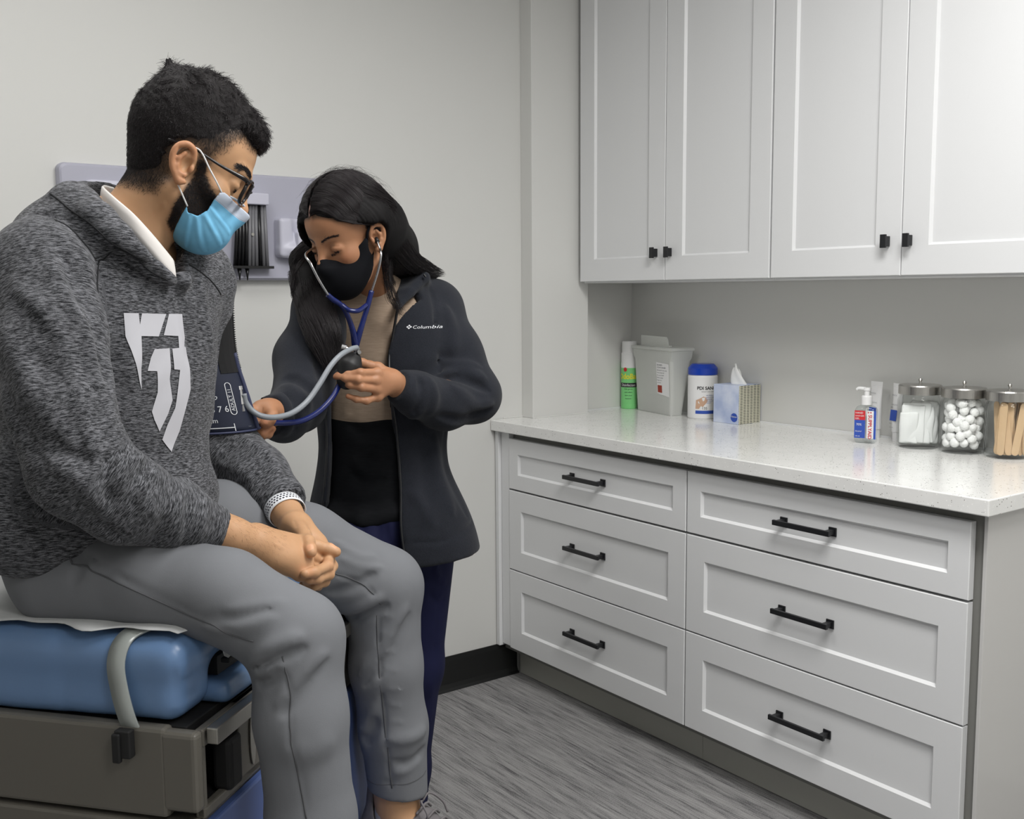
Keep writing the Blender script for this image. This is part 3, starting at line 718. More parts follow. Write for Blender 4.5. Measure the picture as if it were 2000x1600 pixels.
def man_hair():
    f = Field((-0.14, -0.10, -0.08), (0.12, 0.10, 0.175), 0.0018)
    f.ell((-0.010, 0, 0.046), (0.094, 0.0755, 0.0895), None, 0)
    f.ell((-0.030, 0, 0.055), (0.083, 0.0745, 0.084), None, 0.01)
    f.ell((-0.018, 0, 0.085), (0.082, 0.069, 0.071), None, 0.015)
    f.ell((-0.068, 0, 0.112), (0.026, 0.036, 0.026), None, 0.012)
    f.cap((-0.084, -0.006, 0.128), (-0.094, -0.008, 0.140), 0.007, 0.003, 0.008)
    f.ell((-0.042, 0, -0.002), (0.046, 0.055, 0.063), None, 0.02)
    c, s = math.cos(0.62), math.sin(0.62)
    f.ell((0.058, 0.002, 0.103), (0.039, 0.050, 0.024), [(c, 0, -s), (0, 1, 0), (s, 0, c)], 0.012)
    hm = [(-0.12, -0.045), (-0.0757, -0.052), (-0.045, -0.040), (-0.030, -0.015), (-0.032, 0.020), (-0.010, 0.040), (0.012, 0.048), (0.034, 0.060), (0.046, 0.074), (0.058, 0.083), (0.085, 0.076), (0.15, 0.05), (0.15, 0.2), (-0.2, 0.2), (-0.2, -0.045)]
    X, Z = np.meshgrid(f.ax[0], f.ax[2], indexing='ij'); pd = (poly_sd(X, Z, hm)+0.0022*np.sin(X*330+Z*90)+0.0018*np.sin(X*190-Z*420)).astype(np.float32)[:, None, :]
    k = 0.006; h = np.maximum(k-np.abs(f.D-pd), 0)/k; f.D = np.maximum(f.D, pd)+h*h*k*0.25
    f.waves(lambda x, y, z: 0.0030*hair_noise(x, y, z)*np.clip((z-0.03)/0.05, 0, 1)*np.clip(1.25-np.abs(y)/0.075, 0.1, 1))
    V, F = f.surf(); return keep_big(V, F)
def finger(f, pts, r0=0.0092, r1=0.0070, k=0.005):
    n = len(pts); rs = [r0+(r1-r0)*i/(n-1) for i in range(n)]
    f.chain(pts, rs, k)
    for p, r in zip(pts[1:-1], rs[1:-1]): f.ell(p, (r*1.015,)*3, None, 0.003)
def man_arms():
    """both forearms and folded hands, one field"""
    f = Field((0.50, -1.47, 0.845), (0.83, -1.19, 1.02), 0.0016)
    # his right forearm and hand, back of the hand up
    f.chain([(0.5372, -1.3988, 1.0075), (0.5787, -1.4017, 0.9826), (0.6075, -1.3997, 0.9692)], [0.031, 0.027, 0.026], 0.01)
    W = (0.6086, -1.4008, 0.9676)
    kn = [(0.6982, -1.3822, 0.9473), (0.6960, -1.4011, 0.9347), (0.6907, -1.4114, 0.9220), (0.6791, -1.4169, 0.9111)]
    for i, p in enumerate(kn): f.cap((0.6204, -1.3979, 0.9613), p, 0.021, 0.0125, 0.014)
    f.cap((0.6200, -1.3898, 0.9719), (0.6877, -1.3803, 0.9502), 0.020, 0.013, 0.014)
    f.ell((0.6545, -1.3952, 0.9368), (0.034, 0.030, 0.018), None, 0.02)
    for p in kn: f.ell(p, (0.0118,)*3, None, 0.006)
    finger(f, [(0.6984, -1.3821, 0.9490), (0.7255, -1.3845, 0.9403), (0.7421, -1.3912, 0.9348), (0.7511, -1.3985, 0.9306)], 0.0112, 0.0084)
    finger(f, [(0.6960, -1.4011, 0.9347), (0.7228, -1.3853, 0.9206), (0.7288, -1.3794, 0.9048), (0.7213, -1.3682, 0.9003)], 0.0095, 0.0075)
    finger(f, [(0.6907, -1.4114, 0.9220), (0.7147, -1.3937, 0.9068), (0.7195, -1.3867, 0.8927), (0.7121, -1.3754, 0.8898)], 0.0092, 0.0072)
    finger(f, [(0.6791, -1.4169, 0.9111), (0.6981, -1.4017, 0.8963), (0.7029, -1.3944, 0.8838), (0.6984, -1.3850, 0.8825)], 0.0085, 0.0065)
    # his left forearm and hand, reaching over
    f.chain([(0.7356, -1.1843, 0.9950), (0.7366, -1.2448, 0.9700), (0.7328, -1.2811, 0.9581)], [0.030, 0.0255, 0.026], 0.01)
    for p in ((0.7534, -1.3309, 0.9344), (0.7550, -1.3459, 0.9248), (0.7511, -1.3570, 0.9138), (0.7439, -1.3597, 0.9017)): f.cap((0.7336, -1.2951, 0.9517), p, 0.020, 0.011, 0.014)
    finger(f, [(0.7488, -1.3402, 0.9333), (0.7456, -1.3834, 0.9200), (0.7278, -1.4149, 0.9141), (0.6951, -1.4346, 0.9138), (0.6771, -1.4398, 0.9155)], 0.0096, 0.0076)
    finger(f, [(0.7525, -1.3508, 0.9210), (0.7485, -1.3876, 0.9050), (0.7304, -1.4125, 0.8998), (0.7047, -1.4248, 0.8994), (0.6900, -1.4263, 0.9006)], 0.0095, 0.0074)
    finger(f, [(0.7481, -1.3553, 0.9104), (0.7423, -1.3846, 0.8935), (0.7265, -1.4051, 0.8871), (0.7063, -1.4095, 0.8832)], 0.0090, 0.0072)
    finger(f, [(0.7398, -1.3567, 0.9017), (0.7350, -1.3804, 0.8853), (0.7201, -1.3955, 0.8776)], 0.0085, 0.0070)
    # left thumb resting on the right index knuckle
    f.cap((0.7231, -1.2984, 0.9625), (0.7138, -1.3612, 0.9562), 0.0185, 0.0125, 0.012)
    finger(f, [(0.7147, -1.3555, 0.9567), (0.7044, -1.3958, 0.9540), (0.6969, -1.4186, 0.9480), (0.6952, -1.4255, 0.9438)], 0.0108, 0.0084)
    # tendons and creases
    for q in kn[:3]: f.fold([(0.6324, -1.4188, 0.9643), q], 0.003, 0.0007)
    f.fold([(0.7114, -1.3250, 0.9791), (0.7074, -1.3486, 0.9684)], 0.003, -0.0008)
    cut_end(f, (0.5360, -1.3979, 1.0083), (0.5787, -1.4017, 0.9826)) if False else None
    V, F = f.surf(); V, F = keep_big(V, F, 0.05); V = smooth_mesh(V, F, 1, 0.4)
    t = np.zeros((len(V), 3))
    def P(*a): return np.array(a[0])
    for tip, prev, nn in (((0.6938, -1.4287, 0.9488), (0.7041, -1.3983, 0.9529), (-0.45, -0.55, 0.6)), ((0.7527, -1.3935, 0.9303), (0.7451, -1.3814, 0.9316), (-0.2, -0.45, 0.9)),
                          ((0.6745, -1.4474, 0.9184), (0.6930, -1.4391, 0.9151), (-0.3, -0.9, 0.3)), ((0.6883, -1.4336, 0.9025), (0.7025, -1.4293, 0.9008), (-0.3, -0.9, 0.1))):
        nail_at(V, t, tip, np.array(tip)-np.array(prev), nn)
    for p, r in [((0.6978, -1.4200, 0.9432), 0.012), ((0.7561, -1.3902, 0.9265), 0.012), ((0.6818, -1.4371, 0.9142), 0.014), ((0.6927, -1.4223, 0.8992), 0.012), ((0.7278, -1.4149, 0.9141), 0.010), ((0.7311, -1.3767, 0.9362), 0.010), ((0.6960, -1.4011, 0.9347), 0.010)]:
        t[:, 1] = np.maximum(t[:, 1], 0.4*np.exp(-(np.linalg.norm(V-np.array(p), axis=1)/r)**2))
    return V, F, t
def merge_np(parts):
    Vs, Fs, Ts, o = [], [], [], 0
    for V, F, t in parts: Vs.append(V); Fs.append(F+o); Ts.append(t); o += len(V)
    return np.concatenate(Vs), np.concatenate(Fs), np.concatenate(Ts)
TROUSER_FOLDS = [
    # near leg: creases spreading from behind the knee
    ([(0.5485, -1.5491, 0.8405), (0.5648, -1.5830, 0.8634), (0.5943, -1.6026, 0.8786)], 0.010, 0.009), ([(0.5489, -1.5509, 0.8299), (0.5626, -1.5956, 0.8507), (0.5989, -1.6082, 0.8631)], 0.007, -0.008),
    ([(0.5471, -1.5507, 0.8213), (0.5570, -1.5814, 0.8333), (0.5663, -1.5988, 0.8472)], 0.009, 0.009), ([(0.5490, -1.5540, 0.8085), (0.5561, -1.5824, 0.8214), (0.5616, -1.5968, 0.8368)], 0.006, -0.008),
    ([(0.5550, -1.5992, 0.7845), (0.5862, -1.6164, 0.8261), (0.6255, -1.6166, 0.8539)], 0.011, 0.004), ([(0.5596, -1.6045, 0.7705), (0.5906, -1.6221, 0.8086), (0.6302, -1.6220, 0.8397)], 0.009, -0.004),
    ([(0.4906, -1.5125, 0.8869), (0.5308, -1.5419, 0.8887), (0.5677, -1.5796, 0.9034)], 0.010, 0.004), ([(0.4859, -1.5070, 0.9011), (0.5223, -1.5460, 0.9038), (0.5630, -1.5742, 0.9175)], 0.008, -0.003),
    ([(0.5152, -1.5273, 0.9114), (0.5460, -1.5616, 0.9176), (0.5851, -1.5764, 0.9285)], 0.009, 0.003), ([(0.3510, -1.3313, 1.0004), (0.3618, -1.3677, 0.9760), (0.3534, -1.3664, 0.9400)], 0.009, -0.006),
    ([(0.3140, -1.3070, 0.9788), (0.3446, -1.3276, 0.9932), (0.3806, -1.3532, 1.0002)], 0.009, 0.005), ([(0.5623, -1.6123, 0.7287), (0.5843, -1.6295, 0.7215), (0.6178, -1.6404, 0.7310)], 0.02, 0.004),
    ([(0.3631, -1.3661, 0.9940), (0.4177, -1.4382, 0.9449), (0.4695, -1.4935, 0.9118), (0.5136, -1.5292, 0.8888), (0.5465, -1.5562, 0.8687)], 0.0035, -0.0030),
    ([(0.5663, -1.5868, 0.8437), (0.5717, -1.6076, 0.8123), (0.5700, -1.6161, 0.7426), (0.5757, -1.6290, 0.6798), (0.5825, -1.6299, 0.6189)], 0.0035, -0.0028),
    # far leg
    ([(0.8315, -1.2186, 0.7616), (0.8611, -1.2622, 0.7858), (0.8961, -1.2848, 0.8084)], 0.010, 0.009), ([(0.8438, -1.2300, 0.7458), (0.8670, -1.2694, 0.7646), (0.9059, -1.2946, 0.7900)], 0.009, -0.009),
    ([(0.8102, -1.2444, 0.8238), (0.8472, -1.2711, 0.8280), (0.8866, -1.2849, 0.8477)], 0.010, -0.007), ([(0.8613, -1.2554, 0.6548), (0.8983, -1.2865, 0.7180), (0.9381, -1.2941, 0.7839)], 0.012, 0.005),
    ([(0.8758, -1.2567, 0.6325), (0.9079, -1.2967, 0.6949), (0.9480, -1.3040, 0.7653)], 0.010, -0.004), ([(0.8117, -1.2463, 0.9077), (0.8585, -1.2718, 0.8823), (0.8966, -1.2872, 0.8841)], 0.008, 0.003),
    ([(0.8174, -1.2536, 0.8851), (0.8572, -1.2734, 0.8642), (0.8986, -1.2919, 0.8613)], 0.008, 0.003), ([(0.8165, -1.2440, 0.8600), (0.8482, -1.2699, 0.8416), (0.8736, -1.2790, 0.8205), (0.8900, -1.2822, 0.7947)], 0.0035, -0.0035),
    ([(0.8893, -1.2830, 0.7855), (0.8941, -1.2771, 0.6731), (0.9020, -1.2779, 0.5744), (0.9216, -1.2683, 0.4319)], 0.0035, -0.0035),
    ([(0.8658, -1.2403, 0.5170), (0.8774, -1.2589, 0.5352), (0.8938, -1.2658, 0.5725)], 0.012, -0.008), ([(0.8599, -1.2327, 0.5406), (0.8727, -1.2528, 0.5539), (0.8889, -1.2702, 0.6044)], 0.010, 0.004),
    ([(0.9077, -1.2813, 0.5349), (0.9429, -1.2954, 0.5304), (0.9806, -1.2974, 0.5360)], 0.011, 0.006), ([(0.9174, -1.2817, 0.4930), (0.9444, -1.2911, 0.4789), (0.9794, -1.2892, 0.4985)], 0.010, -0.005),
    ([(0.8972, -1.2229, 0.4488), (0.9226, -1.2671, 0.4462), (0.9828, -1.2858, 0.4509)], 0.003, -0.0025),
    ([(0.9204, -1.2753, 0.4650), (0.9399, -1.2891, 0.4695), (0.9664, -1.2822, 0.4795)], 0.008, 0.005),
]
for _i in range(9):
    TROUSER_FOLDS.append(([np.array((0.8928, -1.2874, 0.7717))*(1-_i/9)+np.array((0.9177, -1.2727, 0.4697))*(_i/9), np.array((0.9126, -1.2968, 0.7646))*(1-_i/9)+np.array((0.9379, -1.2827, 0.4597))*(_i/9)], 0.0038, 0.0018))
def make_man():
    # body: head, neck, arms with hands, trunk and ankles
    hV, hF, ht = man_head(); hV = MH_O+hV@MH_R
    aV, aF, at = man_arms()
    f = Field((0.05, -1.80, 0.30), (1.12, -0.88, 1.50), 0.008)
    f.ell((0.4849, -1.1643, 1.2941), (0.105, 0.16, 0.22), RT, 0.0); f.cap((0.3838, -1.2558, 1.3589), (0.6294, -1.0867, 1.3600), 0.05, 0.045, 0.05); f.ell((0.4725, -1.1790, 1.1222), (0.10, 0.15, 0.20), RT, 0.08)
    f.ell((0.4512, -1.1692, 0.9893), (0.095, 0.14, 0.09), RT, 0.06); f.cap((0.4972, -1.1929, 1.4236), (0.4886, -1.1705, 1.3595), 0.055, 0.07, 0.04)
    f.chain([(0.3620, -1.2897, 1.3587), (0.3603, -1.4227, 1.1120), (0.5448, -1.3988, 1.0033)], [0.048, 0.042, 0.030], 0.02)
    f.chain([(0.6573, -1.0585, 1.3511), (0.6576, -1.0352, 1.2499), (0.7037, -1.0456, 1.0594), (0.7375, -1.1927, 0.9897)], [0.044, 0.042, 0.042, 0.029], 0.02)
    f.chain([(0.3673, -1.2655, 0.9308), (0.4624, -1.3853, 0.9330), (0.5380, -1.4687, 0.9141), (0.6106, -1.5427, 0.8563), (0.6114, -1.5692, 0.6691), (0.6125, -1.5772, 0.4378)], [0.058, 0.054, 0.050, 0.048, 0.048, 0.036], 0.02)
    f.chain([(0.5227, -1.0913, 0.9394), (0.9328, -1.2253, 0.8017), (0.9396, -1.2339, 0.5502), (0.9500, -1.2314, 0.3987), (0.9493, -1.2332, 0.3636)], [0.072, 0.052, 0.046, 0.040, 0.037], 0.02)
    f.cap((0.9493, -1.2332, 0.3636), (0.9535, -1.2703, 0.3164), 0.037, 0.036, 0.02)
    tV, tF = f.surf(); tt = np.zeros((len(tV), 3))
    V, F, t = merge_np([(hV, hF, ht), (aV, aF, at), (tV, tF, tt)])
    O = np.array((0.4116, -1.1996, 0.8299))
    man = np_mesh('person', V, F, M['skin_m'], None, origin=O, attrs={'tint': t})
    man.location = O
    tag(man, 'bearded man in heather grey hoodie and grey trousers sitting on the blue exam table', 'person')
    def child(name, V, F, mt, par=None, **k):
        o = np_mesh(name, V, F, mt, par or man, origin=O, **k); return o
    N_ = vnormals(aV, aF); rg0 = np.random.default_rng(77); a0, a1 = np.array((0.5661, -1.4038, 0.9903)), np.array((0.6500, -1.3965, 0.9484)); ok = (((aV-a0)@(a1-a0)) > -0.001) & (((aV-a0)@(a1-a0)) < (a1-a0)@(a1-a0)) & (np.linalg.norm(aV-a0, axis=1) < 0.16)
    ii = rg0.choice(np.where(ok)[0], 700); dv = nrm(a1-a0); sV, sF = strands(aV[ii], N_[ii], np.tile(dv*0.8+np.array([0, 0, -0.7]), (len(ii), 1)), rg0.uniform(0.004, 0.009, len(ii)), 0.00006, 5, lift=0.25, seed=40, jit=0.5); child('arm_hair', sV, sF, M['hair'])
    # hoodie
    V, F, (aR, fR, aL, fL) = man_hoodie(man)
    V, F = keep_big(V, F); V = smooth_mesh(V, F, 2)
    bones = [((0.4637, -1.1895, 0.9994), (0.4884, -1.1738, 1.4241), 1.6)] + [(p, q, 0.72) for ch in (aR, fR, aL, fL) for p, q in zip(ch, ch[1:])]
    child('hoodie', V, F, M['hoodie'], attrs={'flow': flow_attr(V, bones)})
    # hair
    V, F = man_hair(); N = vnormals(V, F); rg = np.random.default_rng(3)
    hair = child('hair', MH_O+V@MH_R, F, M['hair_shell'])
    w = np.clip((V[:, 2]-0.03)/0.05, 0.35, 1); pick = rg.choice(len(V), 16000, p=w/w.sum())
    P = V[pick]; Np = N[pick]; D = np.tile([0.8, 0, -0.35], (len(P), 1)); D[P[:, 0] < -0.06] = [0.1, 0, -0.6]
    L = 0.005+0.013*np.clip((P[:, 2]-0.06)/0.06, 0, 1)
    wv = np.stack([np.sin(P[:, 2]*150+P[:, 1]*90), np.sin(P[:, 0]*170+P[:, 2]*60), np.cos(P[:, 0]*140+P[:, 1]*110)], 1)
    sV, sF = strands(P-Np*0.0015, Np, D+0.7*wv, L, 0.00036, 7, curl=0.0014, curlf=0.8, lift=0.16, seed=5, jit=0.22)
    child('hair_strands', MH_O+sV@MH_R, sF, M['hair'], hair)
    wl = (V[:, 2] < 0.085)*1.0; pick = rg.choice(len(V), 17000, p=wl/wl.sum()); P = V[pick]; Np = N[pick]
    sV, sF = strands(P-Np*0.001, Np, np.tile([0.25, 0, -1.0], (len(P), 1)), rg.uniform(0.005, 0.010, len(P)), 0.00032, 5, curl=0.0010, curlf=0.8, lift=0.35, seed=15, jit=0.45)
    child('side_hair_strands', MH_O+sV@MH_R, sF, M['hair'], hair)
    # fade, nape and beard stubble
    hV, hF, ht = man_head(); hN = vnormals(hV, hF); side = np.abs(hV[:, 1])
    bd = poly_sd(hV[:, 0], hV[:, 2], BEARD_M); m = (bd < -0.001) & (side < 0.079) & (poly_sd(hV[:, 0], hV[:, 2], MASK_M) > 0.002)
    i = rg.choice(np.where(m)[0], 8000); P = hV[i]; D = np.tile([0.15, 0, -1.0], (len(P), 1))
    sV, sF = strands(P, hN[i], D, rg.uniform(0.004, 0.009, len(P)), 0.00019, 5, curl=0.0010, curlf=1.0, lift=0.5, seed=8, jit=0.6)
    child('beard', MH_O+sV@MH_R, sF, M['hair'])
    hd = poly_sd(hV[:, 0], hV[:, 2], HAIRLINE_M+[(0.12, 0.16), (-0.16, 0.16), (-0.16, -0.066)])
    m = (hd < 0.010) & (hd > -0.045) & (side < 0.078); i = rg.choice(np.where(m)[0], 26000); keep = rg.uniform(0, 1, len(i)) < sstep(0.010, -0.012, hd[i]); i = i[keep]
    sV, sF = strands(hV[i], hN[i], np.tile([0.2, 0, -1.0], (len(i), 1)), rg.uniform(0.002, 0.004, len(i))+0.005*sstep(0.0, -0.03, hd[i]), 0.00017, 4, lift=0.35, seed=9, jit=0.4)
    child('short_hair', MH_O+sV@MH_R, sF, M['hair'], hair)
    def near(P): return np.array([int(np.argmin(((hV-p)**2).sum(1))) for p in P])
    for s in (-1, 1):
        n = 420; u = rg.uniform(0, 1, n); P = np.stack([0.0835-0.013*u**1.6, s*(0.014+0.036*u), 0.0335+0.0045*np.sin(u*2.4)+rg.normal(0, 0.0016, n)], 1)
        P[:, 0] += 0.006*(1-u); i = near(P); sV, sF = strands(hV[i], hN[i], np.tile([0, s*1.0, 0.25], (n, 1)), 0.009, 0.00030, 4, lift=0.2, seed=11, jit=0.25)
        child('eyebrow', MH_O+sV@MH_R, sF, M['hair'])
        n = 60; u = rg.uniform(0, 1, n); P = np.stack([0.081+0.005*np.sin(u*3.1), s*(0.022+0.022*u), 0.004-0.003*np.sin(u*3.1)], 1)
        i = near(P); sV, sF = strands(hV[i], hN[i], np.tile([0.4, 0, -1.0], (n, 1)), 0.007, 0.00025, 4, lift=0.6, seed=12, jit=0.2)
        child('eyelashes', MH_O+sV@MH_R, sF, M['hair'])
    # trousers
    f = Field((0.2, -1.72, 0.36), (1.08, -0.92, 1.08), 0.0046)
    tR = [(0.3671, -1.2657, 0.9277), (0.4623, -1.3854, 0.9315), (0.5379, -1.4688, 0.9126), (0.6117, -1.5437, 0.8548)]; sR = [(0.6115, -1.5440, 0.8519), (0.6055, -1.5667, 0.7462), (0.6108, -1.5790, 0.5959), (0.6127, -1.5808, 0.5026)]
    f.chain(tR, [0.078, 0.069, 0.066, 0.067], 0.016); f.chain(sR, [0.066, 0.064, 0.062, 0.060], 0.02)
    tL = [(0.5227, -1.0913, 0.9394), (0.6565, -1.1408, 0.9338), (0.7913, -1.1838, 0.8894), (0.9328, -1.2253, 0.8017)]; sL = [(0.9328, -1.2253, 0.8017), (0.9316, -1.2327, 0.6518), (0.9437, -1.2337, 0.5288), (0.9522, -1.2333, 0.3958)]
    f.chain(tL, [0.092, 0.082, 0.076, 0.074], 0.03); f.chain(sL, [0.070, 0.066, 0.063, 0.056], 0.02)
    f.ell((0.4461, -1.1689, 0.9646), (0.122, 0.175, 0.12), RT, 0.03)
    cut_end(f, (0.9526, -1.2328, 0.4016), (0.9705, -1.2415, 0.5245), 0, 0.08)
    for pts, w, a in TROUSER_FOLDS: f.fold(pts, w, a*1.45)
    V, F = f.surf(); V, F = keep_big(V, F); V = smooth_mesh(V, F, 1)
    child('trousers', V, F, M['trouser'])
    return man
make_man()
def cloth_seams():
    man = [o for o in bpy.data.objects if o.name == 'person'][0]; O = np.array(man.location)
    M['seam_grey'] = mat('trouser_stitching', srgb(80,81,84), 0.9); M['seam_dark'] = mat('hoodie_stitching', srgb(30,31,34), 0.9)
    def run(ob, name, lines, m, r=0.0011):
        me = ob.data; nv = len(me.vertices); co = np.empty(nv*3, np.float32); me.vertices.foreach_get('co', co); co = co.reshape(-1, 3)
        tree = BVHTree.FromPolygons([tuple(v) for v in co], [tuple(p.vertices) for p in me.polygons])
        for ln in lines:
            Q = catmull(ln, 10); P = []
            for q in Q:
                h = tree.find_nearest(Vector(q-O)); P.append(np.array(h[0])+np.array(h[1])*0.0004)
            P = np.array(P)
            for _ in range(2): P[1:-1] = 0.5*P[1:-1]+0.25*(P[:-2]+P[2:])
            b = bmesh.new(); tube(b, [tuple(p) for p in P], r, n=6, sub=0); obj(name, b, m, ob, smooth=True)
    tr = [o for o in bpy.data.objects if o.parent == man and o.name.startswith('trousers')][0]
    run(tr, 'side_seam', [
        [(0.3501, -1.3711, 0.9793), (0.3666, -1.3979, 0.9638), (0.4091, -1.4451, 0.9399), (0.4470, -1.4761, 0.9170), (0.5039, -1.5220, 0.8889), (0.5495, -1.5582, 0.8701)],
        [(0.5706, -1.5893, 0.8486), (0.5720, -1.6073, 0.8165), (0.5703, -1.6114, 0.7774), (0.5695, -1.6157, 0.7426), (0.5721, -1.6246, 0.6923), (0.5814, -1.6279, 0.6281)],
        [(0.8174, -1.2443, 0.8618), (0.8411, -1.2642, 0.8453), (0.8694, -1.2754, 0.8242), (0.8941, -1.2859, 0.7901)],
        [(0.8859, -1.2827, 0.7691), (0.8883, -1.2826, 0.6932), (0.8926, -1.2818, 0.6314), (0.9037, -1.2774, 0.5415), (0.9208, -1.2677, 0.4319)]], M['seam_grey'])
    run(tr, 'pocket_edge', [[(0.3501, -1.3711, 0.9793), (0.3520, -1.3580, 0.9934), (0.3658, -1.3531, 1.0120), (0.3740, -1.3451, 1.0236)]], M['seam_grey'], 0.0014)
    run(tr, 'hem_stitch', [[(0.8931, -1.2218, 0.4354), (0.9183, -1.2648, 0.4396), (0.9521, -1.2770, 0.4414), (0.9878, -1.2776, 0.4464)]], M['seam_grey'], 0.0008)
    hd = [o for o in bpy.data.objects if o.parent == man and o.name.startswith('hoodie')][0]
    run(hd, 'raglan_seam', [[(0.4489, -1.3472, 1.4062), (0.4318, -1.3355, 1.3998), (0.4193, -1.3277, 1.3896), (0.4189, -1.3443, 1.3581), (0.4216, -1.3513, 1.3217), (0.4232, -1.3481, 1.2631)],
        [(0.5797, -1.2458, 1.3910), (0.6129, -1.2218, 1.3795), (0.6448, -1.1973, 1.3657), (0.6652, -1.1650, 1.3462)]], M['seam_dark'], 0.0013)
    run(hd, 'hood_seam', [[(0.3611, -1.2404, 1.4396), (0.3871, -1.2963, 1.4448), (0.4109, -1.3300, 1.4185), (0.4417, -1.3500, 1.3929), (0.4880, -1.3432, 1.3729), (0.5246, -1.3218, 1.3611)], [(0.3914, -1.2307, 1.4905), (0.4019, -1.3050, 1.4607), (0.4238, -1.3373, 1.4343), (0.4512, -1.3490, 1.4062), (0.4889, -1.3420, 1.3863)]], M['seam_dark'], 0.0014)
    run(hd, 'hem_seam', [[(0.4650, -1.4011, 1.1033), (0.4884, -1.4071, 1.0941), (0.5229, -1.3831, 1.0903), (0.5598, -1.3470, 1.0960)]], M['seam_dark'], 0.0012)
cloth_seams()
# ---------------------------------------------------------------- the woman
def fleece_mat(name, c, c2):
    t = NT(name); v = t.coord(); n = t.noise(v, 480, 3, 0.75); n2 = t.noise(v, 30, 3)
    t.color(t.mix(t.math('ADD', t.math('MULTIPLY', n, 0.75), t.math('MULTIPLY', n2, 0.25)), c, c2))
    t.b.inputs['Roughness'].default_value = 0.95; t.b.inputs['Specular IOR Level'].default_value = 0.08
    t.b.inputs['Sheen Weight'].default_value = 0.08; t.b.inputs['Sheen Roughness'].default_value = 0.6
    t.bump(n, 0.7, 0.0010); return t.m
M['fleece'] = fleece_mat('charcoal_fleece', srgb(10,11,15), srgb(47,50,58))
M['scrub'] = mat('navy_scrub_cloth', srgb(20,23,54), 0.8, noise=0.1, nscale=25, bump=0.1, bscale=900, bdist=0.0004, spec=0.2)
def sweater_mat():
    t = NT('colour_block_sweater'); v = t.coord(); g = t.n('ShaderNodeNewGeometry').outputs['Position']; sp = t.n('ShaderNodeSeparateXYZ'); t.l(g, sp.inputs[0])
    hz = t.noise(t.coord((40, 40, 520)), 1.0, 3, 0.6)
    beige = t.mix(hz, srgb(132,114,98), srgb(176,157,138)); blk = t.mix(hz, srgb(16,17,19), srgb(30,31,34))
    edge = t.math('ADD', sp.outputs[2], t.math('MULTIPLY', t.math('SINE', t.math('MULTIPLY', sp.outputs[0], 60.0)), 0.004))
    t.color(t.mix(t.math('GREATER_THAN', edge, 1.069), blk, beige)); t.b.inputs['Roughness'].default_value = 0.9; t.b.inputs['Specular IOR Level'].default_value = 0.1
    t.bump(hz, 0.3, 0.0008); return t.m
M['sweater'] = sweater_mat()
M['black_cloth'] = mat('black_cotton', srgb(17,18,22), 0.85, bump=0.15, bscale=900, bdist=0.0004, spec=0.15)
WH_O = np.array((1.0318, -0.9446, 1.4593)); WH_S = 0.96
WH_R = np.array([[-0.8733, -0.2109, -0.4384], [0.2347, -0.9725, 0.0], [-0.4263, -0.1029, 0.8988]])
def wh(*p): return WH_O + WH_S*np.array(p)@WH_R
def wh_inv(p): return ((np.array(p)-WH_O)@WH_R.T)/WH_S
WT_O = np.array((1.1645, -0.8195, 1.0831)); WT_F = np.array([-0.8778, -0.4783, 0]); WT_S = np.array([0.4782, -0.8786, 0])
RW = np.array([WT_F, WT_S, UZ])
def wt(s, f, z): return WT_O+WT_S*s+WT_F*f+np.array([0, 0, z])
